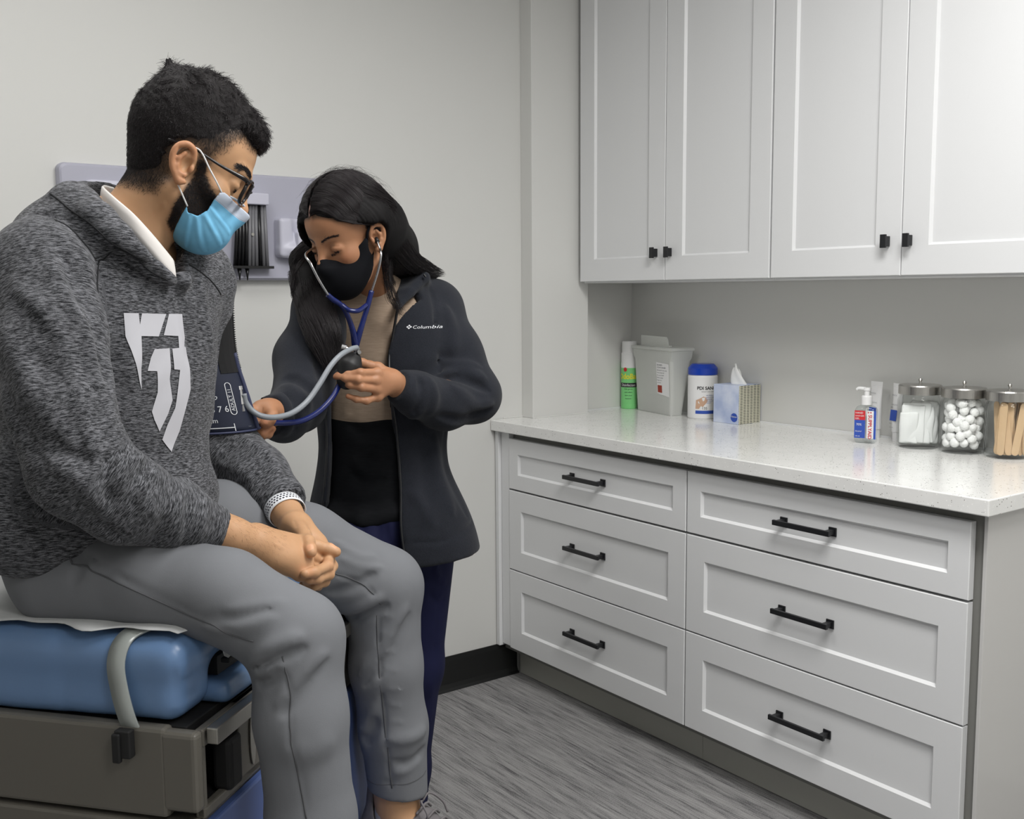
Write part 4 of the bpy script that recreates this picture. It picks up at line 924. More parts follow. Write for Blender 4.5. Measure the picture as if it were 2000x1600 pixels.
def woman_head():
    f = Field((-0.135, -0.10, -0.22), (0.135, 0.10, 0.15), 0.0018)
    f.ell((-0.008, 0, 0.045), (0.092, 0.073, 0.088), None, 0)
    f.ell((0.032, 0, 0.048), (0.050, 0.058, 0.058), None, 0.02)
    f.ell((0.034, 0, -0.012), (0.050, 0.054, 0.074), None, 0.02)
    f.cap((-0.030, 0, -0.04), wh_inv((1.1486, -0.8420, 1.3328)), 0.045, 0.044, 0.02)
    for s in (-1, 1):
        f.ell((0.048, s*0.040, -0.016), (0.026, 0.018, 0.020), None, 0.02)
        f.cap((0.004, s*0.052, -0.045), (0.070, s*0.014, -0.090), 0.013, 0.013, 0.03)
        f.ell((0.089, s*0.032, 0.010), (0.014, 0.017, 0.011), None, 0.012, op='sub')
        f.ell((0.0700, s*0.032, 0.009), (0.0120, 0.0140, 0.0110), None, 0.006)
        f.fold([(0.074, s*0.047, 0.003), (0.083, s*0.040, 0.0015), (0.085, s*0.032, 0.001), (0.082, s*0.018, 0.004)], 0.0016, -0.0018)
        f.fold([(0.074, s*0.048, 0.014), (0.083, s*0.040, 0.0175), (0.085, s*0.030, 0.018), (0.082, s*0.019, 0.014)], 0.0016, -0.0014)
        f.ell((0.090, s*0.012, -0.023), (0.009, 0.006, 0.007), None, 0.006)
    f.cap((0.080, 0, 0.026), (0.098, 0, -0.012), 0.0062, 0.0082, 0.014); f.ell((0.099, 0, -0.017), (0.010, 0.010, 0.009), None, 0.008)
    f.ell((0.066, 0, -0.052), (0.028, 0.030, 0.034), None, 0.02); f.ell((0.076, 0, -0.088), (0.017, 0.019, 0.015), None, 0.02)
    f.cap((0.090, -0.015, -0.050), (0.090, 0.015, -0.050), 0.006, 0.006, 0.006); f.cap((0.088, -0.013, -0.060), (0.088, 0.013, -0.060), 0.007, 0.007, 0.004)
    f.ell((0.035, 0, -0.072), (0.042, 0.040, 0.028), None, 0.02)
    for s in (-1, 1): ear_prims(f, s, (0.0, -0.002), 0.92)
    V, F = f.surf(); V = smooth_mesh(V, F, 1, 0.4)
    t = np.zeros((len(V), 3)); hd = poly_sd(V[:, 0], V[:, 2], [(-0.2, -0.06), (-0.02, -0.05), (-0.005, 0.03), (0.03, 0.045), (0.06, 0.062), (0.080, 0.078), (0.12, 0.09), (0.12, 0.2), (-0.2, 0.2)])
    part = np.exp(-(V[:, 1]/0.0035)**2)
    t[:, 0] = sstep(0.006, -0.006, hd)*0.9*(1-0.75*part)*sstep(0.082, 0.077, np.abs(V[:, 1]))
    t[:, 1] = 0.35*np.exp(-(((V[:, 0]-0.07)/0.02)**2+((np.abs(V[:, 1])-0.045)/0.015)**2+((V[:, 2]+0.015)/0.015)**2))
    return V, F, t
W_FACE = [(0.097, 0.088), (0.078, 0.082), (0.062, 0.064), (0.040, 0.048), (0.018, 0.037), (0.004, 0.030), (-0.012, 0.030), (-0.022, 0.012), (-0.012, -0.02), (-0.01, -0.08), (0.0, -0.2), (0.25, -0.2), (0.25, 0.088)]
def woman_hair():
    """shell of hair over the skull plus the masses that fall in front of and behind the shoulders (world space)"""
    f = Field(tuple(WH_O-np.array([0.26, 0.24, 0.42])), tuple(WH_O+np.array([0.36, 0.26, 0.18])), 0.0030)
    def h(*p): return wh(*p)
    f.ell(h(-0.010, -0.004, 0.045), tuple(WH_S*x for x in (0.099, 0.088, 0.096)), WH_R, 0)
    f.ell(h(-0.040, 0, 0.020), tuple(WH_S*x for x in (0.066, 0.080, 0.092)), WH_R, 0.02)
    f.ell(h(0.035, -0.048, 0.040), tuple(WH_S*x for x in (0.042, 0.042, 0.050)), WH_R, 0.02)
    # locks left (her left): over the ear, down the back of the shoulder
    f.chain([h(-0.02, 0.05, 0.03), (1.1037, -0.9443, 1.4835), (1.1410, -0.9144, 1.4460), (1.1924, -0.8822, 1.4113), (1.2534, -0.8553, 1.3885), (1.3082, -0.8337, 1.3845)], [0.050, 0.038, 0.038, 0.026, 0.015, 0.005], 0.03)
    f.chain([h(-0.06, 0.02, 0.0), (1.1647, -0.8688, 1.4505), (1.2108, -0.8095, 1.4019)], [0.062, 0.055, 0.045], 0.03)
    # curtain on her right, in front of the shoulder
    f.chain([h(0.015, -0.058, 0.045), h(-0.005, -0.075, 0.0), (0.9835, -0.8150, 1.4162), (0.9814, -0.8460, 1.3614), (0.9729, -0.8986, 1.2973), (0.9732, -0.9373, 1.2452), (0.9785, -0.9526, 1.2087)], [0.036, 0.028, 0.026, 0.030, 0.034, 0.030, 0.012], 0.02)
    X = f.ax[0][:, None, None]-WH_O[0]; Y = f.ax[1][None, :, None]-WH_O[1]; Z = f.ax[2][None, None, :]-WH_O[2]
    L = [(X*WH_R[i, 0]+Y*WH_R[i, 1]+Z*WH_R[i, 2])/WH_S for i in range(3)]
    pd = poly_sd(L[0], L[2], W_FACE).astype(np.float32)
    # the face opening is narrower on her right, where the curtain hangs
    face = np.maximum(pd, (-L[1]-0.068).astype(np.float32)); k = 0.006
    d = -face; hh = np.maximum(k-np.abs(f.D-d), 0)/k; f.D = np.maximum(f.D, d)+hh*hh*k*0.25
    # parting
    f.fold([h(0.083, 0, 0.088), h(0.060, 0, 0.115), h(0.02, 0, 0.140), h(-0.03, 0, 0.145)], 0.0035, -0.0045)
    V, F = f.surf(); V, F = keep_big(V, F, 0.05); V = smooth_mesh(V, F, 2)
    l = wh_inv(V); N = vnormals(V, F)
    # comb marks: fine furrows running down from the parting
    a = l[:, 0]*1.0+0.35*np.abs(l[:, 1]); V = V+N*(0.0009*np.sin(a*900+5*np.sin(a*140))*np.clip((l[:, 2]-0.0)/0.02, 0, 1))[:, None]
    return V, F
def lock(pts, rad, n, r=0.00035, K=16, wav=0.003, wf=2.0, seed=0, qlo=0.6, qhi=1.0):
    rg = np.random.default_rng(seed); C = np.array(catmull([tuple(p) for p in pts], 8)); s = np.linspace(0, len(C)-1, K); i = np.minimum(s.astype(int), len(C)-2); C = C[i]+(C[i+1]-C[i])*(s-i)[:, None]
    R = np.interp(np.linspace(0, 1, K), np.linspace(0, 1, len(rad)), rad)
    Tn = np.gradient(C, axis=0); Tn /= np.linalg.norm(Tn, axis=1)[:, None]; A = np.cross(Tn, [0.2, 0.1, 1.0]); A /= np.linalg.norm(A, axis=1)[:, None]+1e-9; Bn = np.cross(Tn, A)
    th = rg.uniform(0, 6.28, n); q = rg.uniform(qlo, qhi, n); u = np.linspace(0, 1, K)[None, :]
    u = u*rg.uniform(0.72, 1.0, (n, 1)); off = rg.uniform(-1, 1, (n, 1))*0.25*u; ph = rg.uniform(0, 6.28, (n, 1))
    a = th[:, None]+off*2+0.0*u; rr = q[:, None]*R[None, :]
    x = u*(K-1); i0 = np.minimum(x.astype(int), K-2); fr = (x-i0)[..., None]; g = lambda Q: Q[i0]*(1-fr)+Q[i0+1]*fr
    rr = q[:, None]*(R[i0]*(1-fr[..., 0])+R[i0+1]*fr[..., 0])
    P = g(C)+g(A)*(np.cos(a)*rr+wav*u*np.sin(ph+wf*6.28*u))[..., None]+g(Bn)*(np.sin(a)*rr+wav*u*np.cos(ph+wf*5*u))[..., None]
    return tubes(P, r, 0.5)
def cat_np(parts):
    Vs, Fs, o = [], [], 0
    for V, F in parts: Vs.append(V); Fs.append(F+o); o += len(V)
    return np.concatenate(Vs), np.concatenate(Fs)
def woman_strands():
    rg = np.random.default_rng(21); parts = []
    # over the crown from the parting
    n = 5200; K = 18; s = np.where(rg.uniform(0, 1, n) < 0.65, 1, -1); F0 = rg.uniform(-0.09, 0.083, n); th = np.linspace(0.04, 1, K)[None, :]*rg.uniform(1.4, 2.2, (n, 1))
    off = rg.uniform(0.0, 0.0045, (n, 1)); back = rg.uniform(0.0, 0.035, (n, 1))+np.clip((F0[:, None]-0.0)*0.55, 0, 0.05)
    Fh = np.interp(th, [0, 1.28, 1.53, 1.66, 1.73, 2.0, 2.4], [0.083, 0.064, 0.042, 0.020, 0.004, -0.03, -0.07]); Fx = np.maximum(F0[:, None]-(0.083-Fh)*np.clip((F0[:, None]+0.1)/0.183, 0, 1)-0.002*rg.uniform(0, 1, (n, 1)), -0.100+0.02*rg.uniform(0, 1, (n, 1))); ex = np.sqrt(np.clip(1-((Fx+0.010)/(0.099+off))**2, 0.02, 1))
    y = -0.004+s[:, None]*np.sin(th)*(0.088+off)*ex; z = 0.045+np.cos(th)*(0.096+off)*ex
    P = np.stack([Fx+0.0012*np.sin(th*9+F0[:, None]*300), y, z], -1); P = WH_O+WH_S*P@WH_R; parts.append(tubes(P, 0.00034, 0.8))
    h = wh
    parts.append(lock([h(0.0, 0.070, 0.055), (1.0838, -0.9652, 1.4975), (1.1192, -0.9594, 1.4566), (1.1795, -0.9217, 1.4178), (1.2557, -0.8805, 1.3995), (1.3220, -0.8430, 1.3914)], [0.006, 0.034, 0.036, 0.028, 0.018, 0.004], 900, seed=1, wav=0.004))
    parts.append(lock([h(-0.05, 0.055, 0.07), (1.1215, -0.9292, 1.5063), (1.1647, -0.9178, 1.4573), (1.2254, -0.8803, 1.4196), (1.2958, -0.8358, 1.3938)], [0.004, 0.026, 0.024, 0.016, 0.004], 700, seed=2, wav=0.004))
    parts.append(lock([h(-0.022, 0.082, -0.012), (1.0990, -0.9645, 1.4028), (1.1106, -0.9679, 1.3494), (1.1281, -0.9666, 1.3169), (1.1415, -0.9729, 1.2973)], [0.006, 0.008, 0.010, 0.010, 0.008], 60, seed=3, wav=0.004))
    parts.append(lock([h(-0.024, 0.082, -0.008), (1.1031, -0.9646, 1.4241), (1.1068, -0.9607, 1.3816), (1.1114, -0.9575, 1.3386), (1.1367, -0.9685, 1.3038)], [0.006, 0.008, 0.010, 0.010, 0.004], 40, seed=13, wav=0.003))
    parts.append(lock([h(0.015, -0.062, 0.06), h(-0.005, -0.078, 0.0), (0.9818, -0.8137, 1.4163), (0.9796, -0.8447, 1.3614), (0.9693, -0.9015, 1.3027), (0.9689, -0.9463, 1.2477), (0.9713, -0.9749, 1.1892)], [0.008, 0.030, 0.029, 0.034, 0.038, 0.033, 0.010], 1900, seed=4, wav=0.006, wf=1.6))
    parts.append(lock([h(0.03, -0.078, 0.05), h(0.010, -0.088, 0.005), (0.9673, -0.8273, 1.4211), (0.9674, -0.8356, 1.3615), (0.9572, -0.8980, 1.3082), (0.9545, -0.9392, 1.2669)], [0.006, 0.014, 0.016, 0.020, 0.022, 0.008], 600, seed=5, wav=0.005))
    parts.append(lock([h(-0.035, 0.080, 0.01), (1.1021, -0.9512, 1.4245), (1.1225, -0.9222, 1.3823), (1.1521, -0.9095, 1.3605)], [0.006, 0.020, 0.018, 0.006], 400, seed=15, wav=0.004))
    parts.append(lock([h(0.03, -0.08, 0.0), (0.9288, -0.9015, 1.4027), (0.9253, -0.8916, 1.3653), (0.9221, -0.8921, 1.3444), (0.9294, -0.8998, 1.3275)], [0.006, 0.006, 0.005, 0.004, 0.003], 50, seed=6, wav=0.003))
    parts.append(lock([h(-0.025, 0.015, 0.075), h(-0.040, 0.040, 0.035), (1.1181, -0.9331, 1.4598), (1.1672, -0.8992, 1.4250), (1.2346, -0.8645, 1.4020), (1.2974, -0.8376, 1.3890)], [0.060, 0.056, 0.049, 0.038, 0.020, 0.006], 2600, seed=41, wav=0.003, qlo=0.95, qhi=1.04))
    # flyaway hairs
    m = 260; u = rg.uniform(0, 1, m); base = np.stack([rg.uniform(-0.1, 0.03, m), rg.uniform(-0.06, 0.06, m), np.zeros(m)], 1)
    base[:, 2] = 0.047+0.101*np.sqrt(np.clip(1-((base[:, 0]+0.01)/0.103)**2-(base[:, 1]/0.087)**2, 0.02, 1)); Pb = WH_O+WH_S*base@WH_R
    Nn = (Pb-WH_O); Nn /= np.linalg.norm(Nn, axis=1)[:, None]
    parts.append(strands(Pb, Nn, np.tile([0.5, -0.3, -0.4], (m, 1)), rg.uniform(0.02, 0.05, m), 0.00020, 8, curl=0.002, curlf=1.0, lift=0.55, seed=31, jit=0.7, droop=(0, 0, -0.3)))
    return cat_np(parts)
def woman_torso(f, g):
    """g = growth in metres"""
    f.ell(wt(0.0, -0.005, 0.10), (0.100+g, 0.150+g, 0.185+g), RW, 0)
    f.cap((1.0389, -0.7945, 1.3170), (1.2918, -0.8443, 1.3115), 0.040+g, 0.040+g, 0.06)
    f.ell(wt(0.0, 0.0, -0.09), (0.088+g, 0.125+g, 0.14+g), RW, 0.07)
    f.ell(wt(0.0, 0.0, -0.24), (0.098+g, 0.155+g, 0.13+g), RW, 0.07)
def woman_jacket():
    f = Field((0.80, -1.26, 0.70), (1.52, -0.55, 1.50), 0.0048)
    g = 0.026
    woman_torso(f, g)
    f.ell(wt(0.025, -0.005, -0.34), (0.138, 0.212, 0.20), RW, 0.06)
    # stand-up collar folded open
    f.chain([(1.1428, -0.9346, 1.3099), (1.1705, -0.9255, 1.3427), (1.2276, -0.8883, 1.3742), (1.2693, -0.8294, 1.3891), (1.2703, -0.7543, 1.3952)], [0.008, 0.016, 0.022, 0.022, 0.022], 0.012)
    # hollow it out and open the front
    s2 = Field((0, 0, 0), (0.01, 0.01, 0.01), 0.01); s2.ax = f.ax; s2.lo = f.lo; s2.res = f.res; s2.D = np.full(f.D.shape, 0.35, np.float32)
    woman_torso(s2, g-0.017); s2.ell(wt(0.025, 0, -0.36), (0.112, 0.185, 0.17), RW, 0.04)
    f.D = np.maximum(f.D, -s2.D)
    X = f.ax[0][:, None, None]-WT_O[0]; Y = f.ax[1][None, :, None]-WT_O[1]; Z = f.ax[2][None, None, :]-WT_O[2]
    ss = X*WT_S[0]+Y*WT_S[1]; ff = X*WT_F[0]+Y*WT_F[1]
    poly = [(-0.035, 0.34), (-0.0415, 0.278), (-0.054, 0.189), (-0.067, 0.099), (-0.075, -0.014), (-0.079, -0.107), (-0.083, -0.223), (-0.081, -0.328), (-0.08, -0.5),
            (0.16, -0.5), (0.123, -0.30), (0.109, -0.23), (0.098, -0.15), (0.090, -0.05), (0.083, 0.037), (0.078, 0.125), (0.089, 0.19), (0.114, 0.2425), (0.135, 0.277), (0.10, 0.34)]
    n = f.D.shape; pd = poly_sd(ss[:, :, 0][:, :, None], (Z+0*X[:1])[0:1], poly).astype(np.float32)
    cut = np.maximum(pd, (0.015-ff).astype(np.float32)); k = 0.008; d = -cut
    f.comb((slice(None),)*3, -d, 0.004, 'sub')
    aL = [(1.2875, -0.8552, 1.3000), (1.2930, -0.9219, 1.2084), (1.3068, -0.9820, 1.1190)]; fL = [(1.3068, -0.9820, 1.1190), (1.2162, -1.0044, 1.1064), (1.1368, -1.0170, 1.1346), (1.0909, -1.0241, 1.1551)]
    f.chain(aL, [0.064, 0.063, 0.061], 0.03); f.chain(fL, [0.059, 0.054, 0.046, 0.036], 0.02)
    f.cap((1.2238, -0.8999, 1.2697), (1.2351, -0.9272, 1.1333), 0.044, 0.044, 0.03); f.cap((1.2008, -0.9563, 1.1912), (1.2077, -0.9655, 1.1623), 0.024, 0.022, 0.02); f.cap((1.0232, -0.8421, 1.2513), (0.9685, -0.8927, 1.1361), 0.036, 0.034, 0.03)
    aR = [(1.0296, -0.8025, 1.3004), (0.9557, -0.8604, 1.2107), (0.9025, -0.9459, 1.1232)]; fR = [(0.9025, -0.9459, 1.1232), (0.8516, -0.9859, 1.1046), (0.8106, -1.0169, 1.1136)]
    f.chain(aR, [0.058, 0.057, 0.055], 0.03); f.chain(fR, [0.053, 0.047, 0.040], 0.02)
    f.chain([(1.1374, -0.9484, 1.3167), (1.1780, -0.9304, 1.3470), (1.2266, -0.9118, 1.3795)], [0.006, 0.011, 0.012], 0.006); f.chain([(1.1800, -0.8925, 1.3606), (1.2221, -0.8712, 1.3778), (1.2266, -0.9118, 1.3795)], [0.010, 0.014, 0.012], 0.012); f.chain([(1.1374, -0.9484, 1.3167), (1.1628, -0.9192, 1.3471), (1.1822, -0.8935, 1.3651)], [0.006, 0.008, 0.008], 0.006); f.cap((1.1689, -0.9240, 1.3449), (1.2115, -0.9017, 1.3717), 0.008, 0.010, 0.012)
    f.plane(wt(0, 0, -0.337), (0.10, -0.05, -1.0), 0.006)
    cut_end(f, (1.0883, -1.0245, 1.1563), (1.1368, -1.0170, 1.1346), 0, 0.06); cut_end(f, (0.8070, -1.0204, 1.1142), (0.8500, -0.9847, 1.1046), 0, 0.06)
    for pts, w, a in (([(1.3047, -1.0374, 1.1592), (1.2559, -1.0104, 1.1848), (1.2084, -1.0020, 1.1733)], 0.012, 0.010), ([(1.3072, -1.0431, 1.1314), (1.2527, -1.0246, 1.1557), (1.1925, -1.0059, 1.1501)], 0.009, -0.010),
                      ([(1.3186, -1.0554, 1.1035), (1.2569, -1.0469, 1.1071), (1.2075, -1.0430, 1.1430)], 0.012, 0.007), ([(1.3077, -1.0511, 1.0758), (1.2461, -1.0427, 1.0797), (1.1728, -1.0357, 1.1011)], 0.010, -0.006),
                      ([(1.2377, -0.9569, 1.2031), (1.2073, -0.9624, 1.1823), (1.1614, -1.0067, 1.1596)], 0.010, -0.004), ([(1.1232, -1.0405, 1.1639), (1.1261, -1.0470, 1.1321), (1.1208, -1.0344, 1.1047)], 0.007, -0.006),
                      ([(1.1460, -1.0441, 1.1682), (1.1519, -1.0537, 1.1310), (1.1492, -1.0448, 1.0906)], 0.009, 0.005), ([(1.2395, -0.8989, 1.3604), (1.2368, -0.9313, 1.2927), (1.2320, -0.9496, 1.2256), (1.2123, -0.9669, 1.1767)], 0.006, -0.006), ([(1.2160, -0.9820, 1.1774), (1.2205, -0.9993, 1.1670), (1.2548, -1.0117, 1.1693)], 0.006, -0.004), ([(1.2278, -0.9763, 1.1910), (1.2484, -0.9915, 1.1908), (1.2882, -1.0120, 1.1642)], 0.009, 0.010), ([(1.1233, -1.0130, 1.0918), (1.1276, -1.0379, 1.1153), (1.1306, -1.0481, 1.1480)], 0.008, 0.007), ([(1.2439, -1.0265, 1.0952), (1.2798, -1.0424, 1.0805), (1.3164, -1.0429, 1.0914)], 0.008, -0.007),
                      ([(1.2693, -0.9273, 1.3147), (1.2700, -0.9496, 1.2470), (1.2600, -0.9741, 1.1973)], 0.014, 0.006), ([(1.2120, -0.9612, 1.0351), (1.2237, -0.9823, 0.9453), (1.2309, -1.0000, 0.8555)], 0.016, 0.008),
                      ([(1.1716, -0.9530, 1.0603), (1.1824, -0.9748, 0.9602), (1.1772, -0.9971, 0.8623)], 0.016, -0.004), ([(1.2608, -0.9587, 1.0422), (1.2680, -0.9767, 0.9512), (1.2791, -0.9990, 0.8489)], 0.014, -0.004),
                      ([(1.1421, -0.9757, 0.9197), (1.1669, -0.9978, 0.8920), (1.1811, -1.0152, 0.8423)], 0.014, 0.006), ([(1.1292, -0.9936, 0.8120), (1.1931, -1.0162, 0.8090), (1.2570, -1.0110, 0.8251), (1.3170, -0.9904, 0.8423)], 0.004, -0.004),
                      ([(0.8787, -0.9459, 1.1767), (0.8945, -0.9831, 1.1730), (0.9136, -1.0000, 1.1525)], 0.010, -0.008), ([(0.8644, -0.9636, 1.1530), (0.8798, -1.0129, 1.1505), (0.8958, -1.0281, 1.1254)], 0.012, 0.008),
                      ([(0.8312, -1.0017, 1.1527), (0.8339, -1.0305, 1.1398), (0.8373, -1.0371, 1.1104), (0.8342, -1.0272, 1.0748)], 0.009, 0.008), ([(0.8450, -0.9995, 1.1517), (0.8509, -1.0320, 1.1289), (0.8509, -1.0381, 1.0845)], 0.007, -0.008),
                      ([(0.7859, -1.0328, 1.1384), (0.7985, -1.0472, 1.1465), (0.8082, -1.0568, 1.1291), (0.8097, -1.0557, 1.0996)], 0.006, 0.006), ([(0.9628, -0.8941, 1.2761), (0.9518, -0.9321, 1.2141), (0.9290, -0.9611, 1.1540)], 0.008, -0.006),
                      ([(0.9798, -0.8313, 1.0078), (0.9697, -0.8331, 0.9415), (0.9765, -0.8457, 0.8861)], 0.012, 0.005)):
        f.fold(pts, w, a*(1.9 if pts[0][2] > 1.075 else 1.0))
    # zip tape along both edges
    f.fold([wt(0.122, 0.12, 0.2425), wt(0.097, 0.13, 0.19), wt(0.087, 0.13, 0.125), wt(0.092, 0.12, 0.037), wt(0.10, 0.11, -0.05), wt(0.108, 0.12, -0.15), wt(0.12, 0.13, -0.23), wt(0.134, 0.13, -0.30)], 0.0035, -0.004)
    f.fold([wt(-0.063, 0.13, 0.189), wt(-0.077, 0.13, 0.099), wt(-0.085, 0.12, -0.014), wt(-0.089, 0.11, -0.107), wt(-0.093, 0.12, -0.223)], 0.0035, -0.003)
    V, F = f.surf(); V, F = keep_big(V, F, 0.02); V = smooth_mesh(V, F, 1); return V, F
def woman_hands():
    out = []
    f = Field(tuple(np.array((1.0115, -1.0323, 1.1696))-0.105), tuple(np.array((1.0115, -1.0323, 1.1696))+0.105), 0.0015)
    # her left hand round the bulb: palm to the viewer's right, fingers pointing left
    f.chain([(1.1217, -1.0175, 1.1410), (1.0892, -1.0229, 1.1551), (1.0722, -1.0275, 1.1659)], [0.026, 0.0235, 0.024], 0.01)
    mc = [(1.0294, -1.0493, 1.1873), (1.0225, -1.0526, 1.1724), (1.0246, -1.0503, 1.1545), (1.0308, -1.0446, 1.1381)]
    for p in mc: f.cap((1.0697, -1.0319, 1.1664), p, 0.018, 0.0100, 0.013)
    for p in mc: f.ell(p, (0.0098,)*3, None, 0.005)
    finger(f, [(1.0294, -1.0493, 1.1873), (0.9869, -1.0551, 1.1898), (0.9671, -1.0409, 1.1869), (0.9560, -1.0205, 1.1853)], 0.0086, 0.0062)
    finger(f, [(1.0225, -1.0526, 1.1724), (0.9803, -1.0584, 1.1761), (0.9610, -1.0412, 1.1791), (0.9516, -1.0178, 1.1813)], 0.0086, 0.0060)
    finger(f, [(1.0246, -1.0503, 1.1545), (0.9864, -1.0588, 1.1605), (0.9688, -1.0451, 1.1657), (0.9606, -1.0261, 1.1690)], 0.0082, 0.0060)
    finger(f, [(1.0308, -1.0446, 1.1381), (1.0023, -1.0495, 1.1321), (0.9813, -1.0459, 1.1363), (0.9686, -1.0357, 1.1425)], 0.0076, 0.0055)
    f.cap((1.0710, -1.0257, 1.1733), (1.0449, -1.0219, 1.1965), 0.0145, 0.0105, 0.010)
    finger(f, [(1.0465, -1.0233, 1.1954), (1.0292, -1.0161, 1.2001), (1.0155, -1.0115, 1.2057), (1.0074, -1.0113, 1.2092)], 0.0098, 0.0080)
    V, F = f.surf(); V, F = keep_big(V, F, 0.05); V = smooth_mesh(V, F, 1, 0.4); t = np.zeros((len(V), 3))
    nail_at(V, t, (0.9544, -1.0303, 1.1870), np.array((0.9560, -1.0205, 1.1853))-np.array((0.9671, -1.0409, 1.1869)), (-0.2, -0.6, 0.6), 0.009, 0.005)
    for p in ((0.9560, -1.0205, 1.1853), (0.9516, -1.0178, 1.1813), (0.9606, -1.0261, 1.1690), (0.9686, -1.0357, 1.1425)): t[:, 1] = np.maximum(t[:, 1], 0.35*np.exp(-(np.linalg.norm(V-np.array(p), axis=1)/0.011)**2))
    out.append((V, F, t))
    f = Field(tuple(np.array((0.7905, -1.0395, 1.1142))-0.09), tuple(np.array((0.7905, -1.0395, 1.1142))+0.09), 0.0015)
    # her right hand: fist holding the chest piece against the cuff
    f.chain([(0.8493, -0.9962, 1.1088), (0.8188, -1.0224, 1.1174), (0.8049, -1.0305, 1.1211)], [0.026, 0.024, 0.025], 0.01)
    f.ell((0.7949, -1.0349, 1.1262), (0.028, 0.026, 0.021), None, 0.014)
    mc = [(0.7784, -1.0404, 1.1337), (0.7733, -1.0444, 1.1228), (0.7733, -1.0460, 1.1113), (0.7775, -1.0445, 1.0991)]
    for p in mc: f.cap((0.8034, -1.0293, 1.1212), p, 0.017, 0.0105, 0.012)
    finger(f, [(0.7784, -1.0404, 1.1337), (0.7613, -1.0471, 1.1297), (0.7556, -1.0504, 1.1208), (0.7579, -1.0590, 1.1156)], 0.0092, 0.0068)
    finger(f, [(0.7733, -1.0444, 1.1228), (0.7581, -1.0479, 1.1068), (0.7611, -1.0641, 1.0966), (0.7718, -1.0720, 1.0965)], 0.0092, 0.0070)
    finger(f, [(0.7733, -1.0460, 1.1113), (0.7647, -1.0549, 1.0915), (0.7712, -1.0728, 1.0870), (0.7847, -1.0751, 1.0977)], 0.0092, 0.0072)
    finger(f, [(0.7775, -1.0445, 1.0991), (0.7757, -1.0520, 1.0806), (0.7828, -1.0691, 1.0856), (0.7917, -1.0682, 1.0945)], 0.0086, 0.0068)
    f.cap((0.7943, -1.0462, 1.1311), (0.7915, -1.0707, 1.1199), 0.0135, 0.0105, 0.010)
    finger(f, [(0.7928, -1.0677, 1.1215), (0.7838, -1.0785, 1.1135), (0.7753, -1.0791, 1.1085), (0.7705, -1.0783, 1.1068)], 0.0100, 0.0080)
    f.fold([(0.7754, -1.0624, 1.1396), (0.7679, -1.0702, 1.1331), (0.7659, -1.0696, 1.1275)], 0.002, -0.0012)
    V, F = f.surf(); V, F = keep_big(V, F, 0.05); V = smooth_mesh(V, F, 1, 0.4); t = np.zeros((len(V), 3))
    nail_at(V, t, (0.7693, -1.0859, 1.1086), np.array((0.7705, -1.0783, 1.1068))-np.array((0.7838, -1.0785, 1.1135)), (-0.4, -0.8, 0.3), 0.010, 0.0055)
    for p in ((0.7713, -1.0789, 1.1068), (0.7861, -1.0764, 1.0958), (0.7717, -1.0721, 1.0946)): t[:, 1] = np.maximum(t[:, 1], 0.35*np.exp(-(np.linalg.norm(V-np.array(p), axis=1)/0.012)**2))
    out.append((V, F, t)); return out
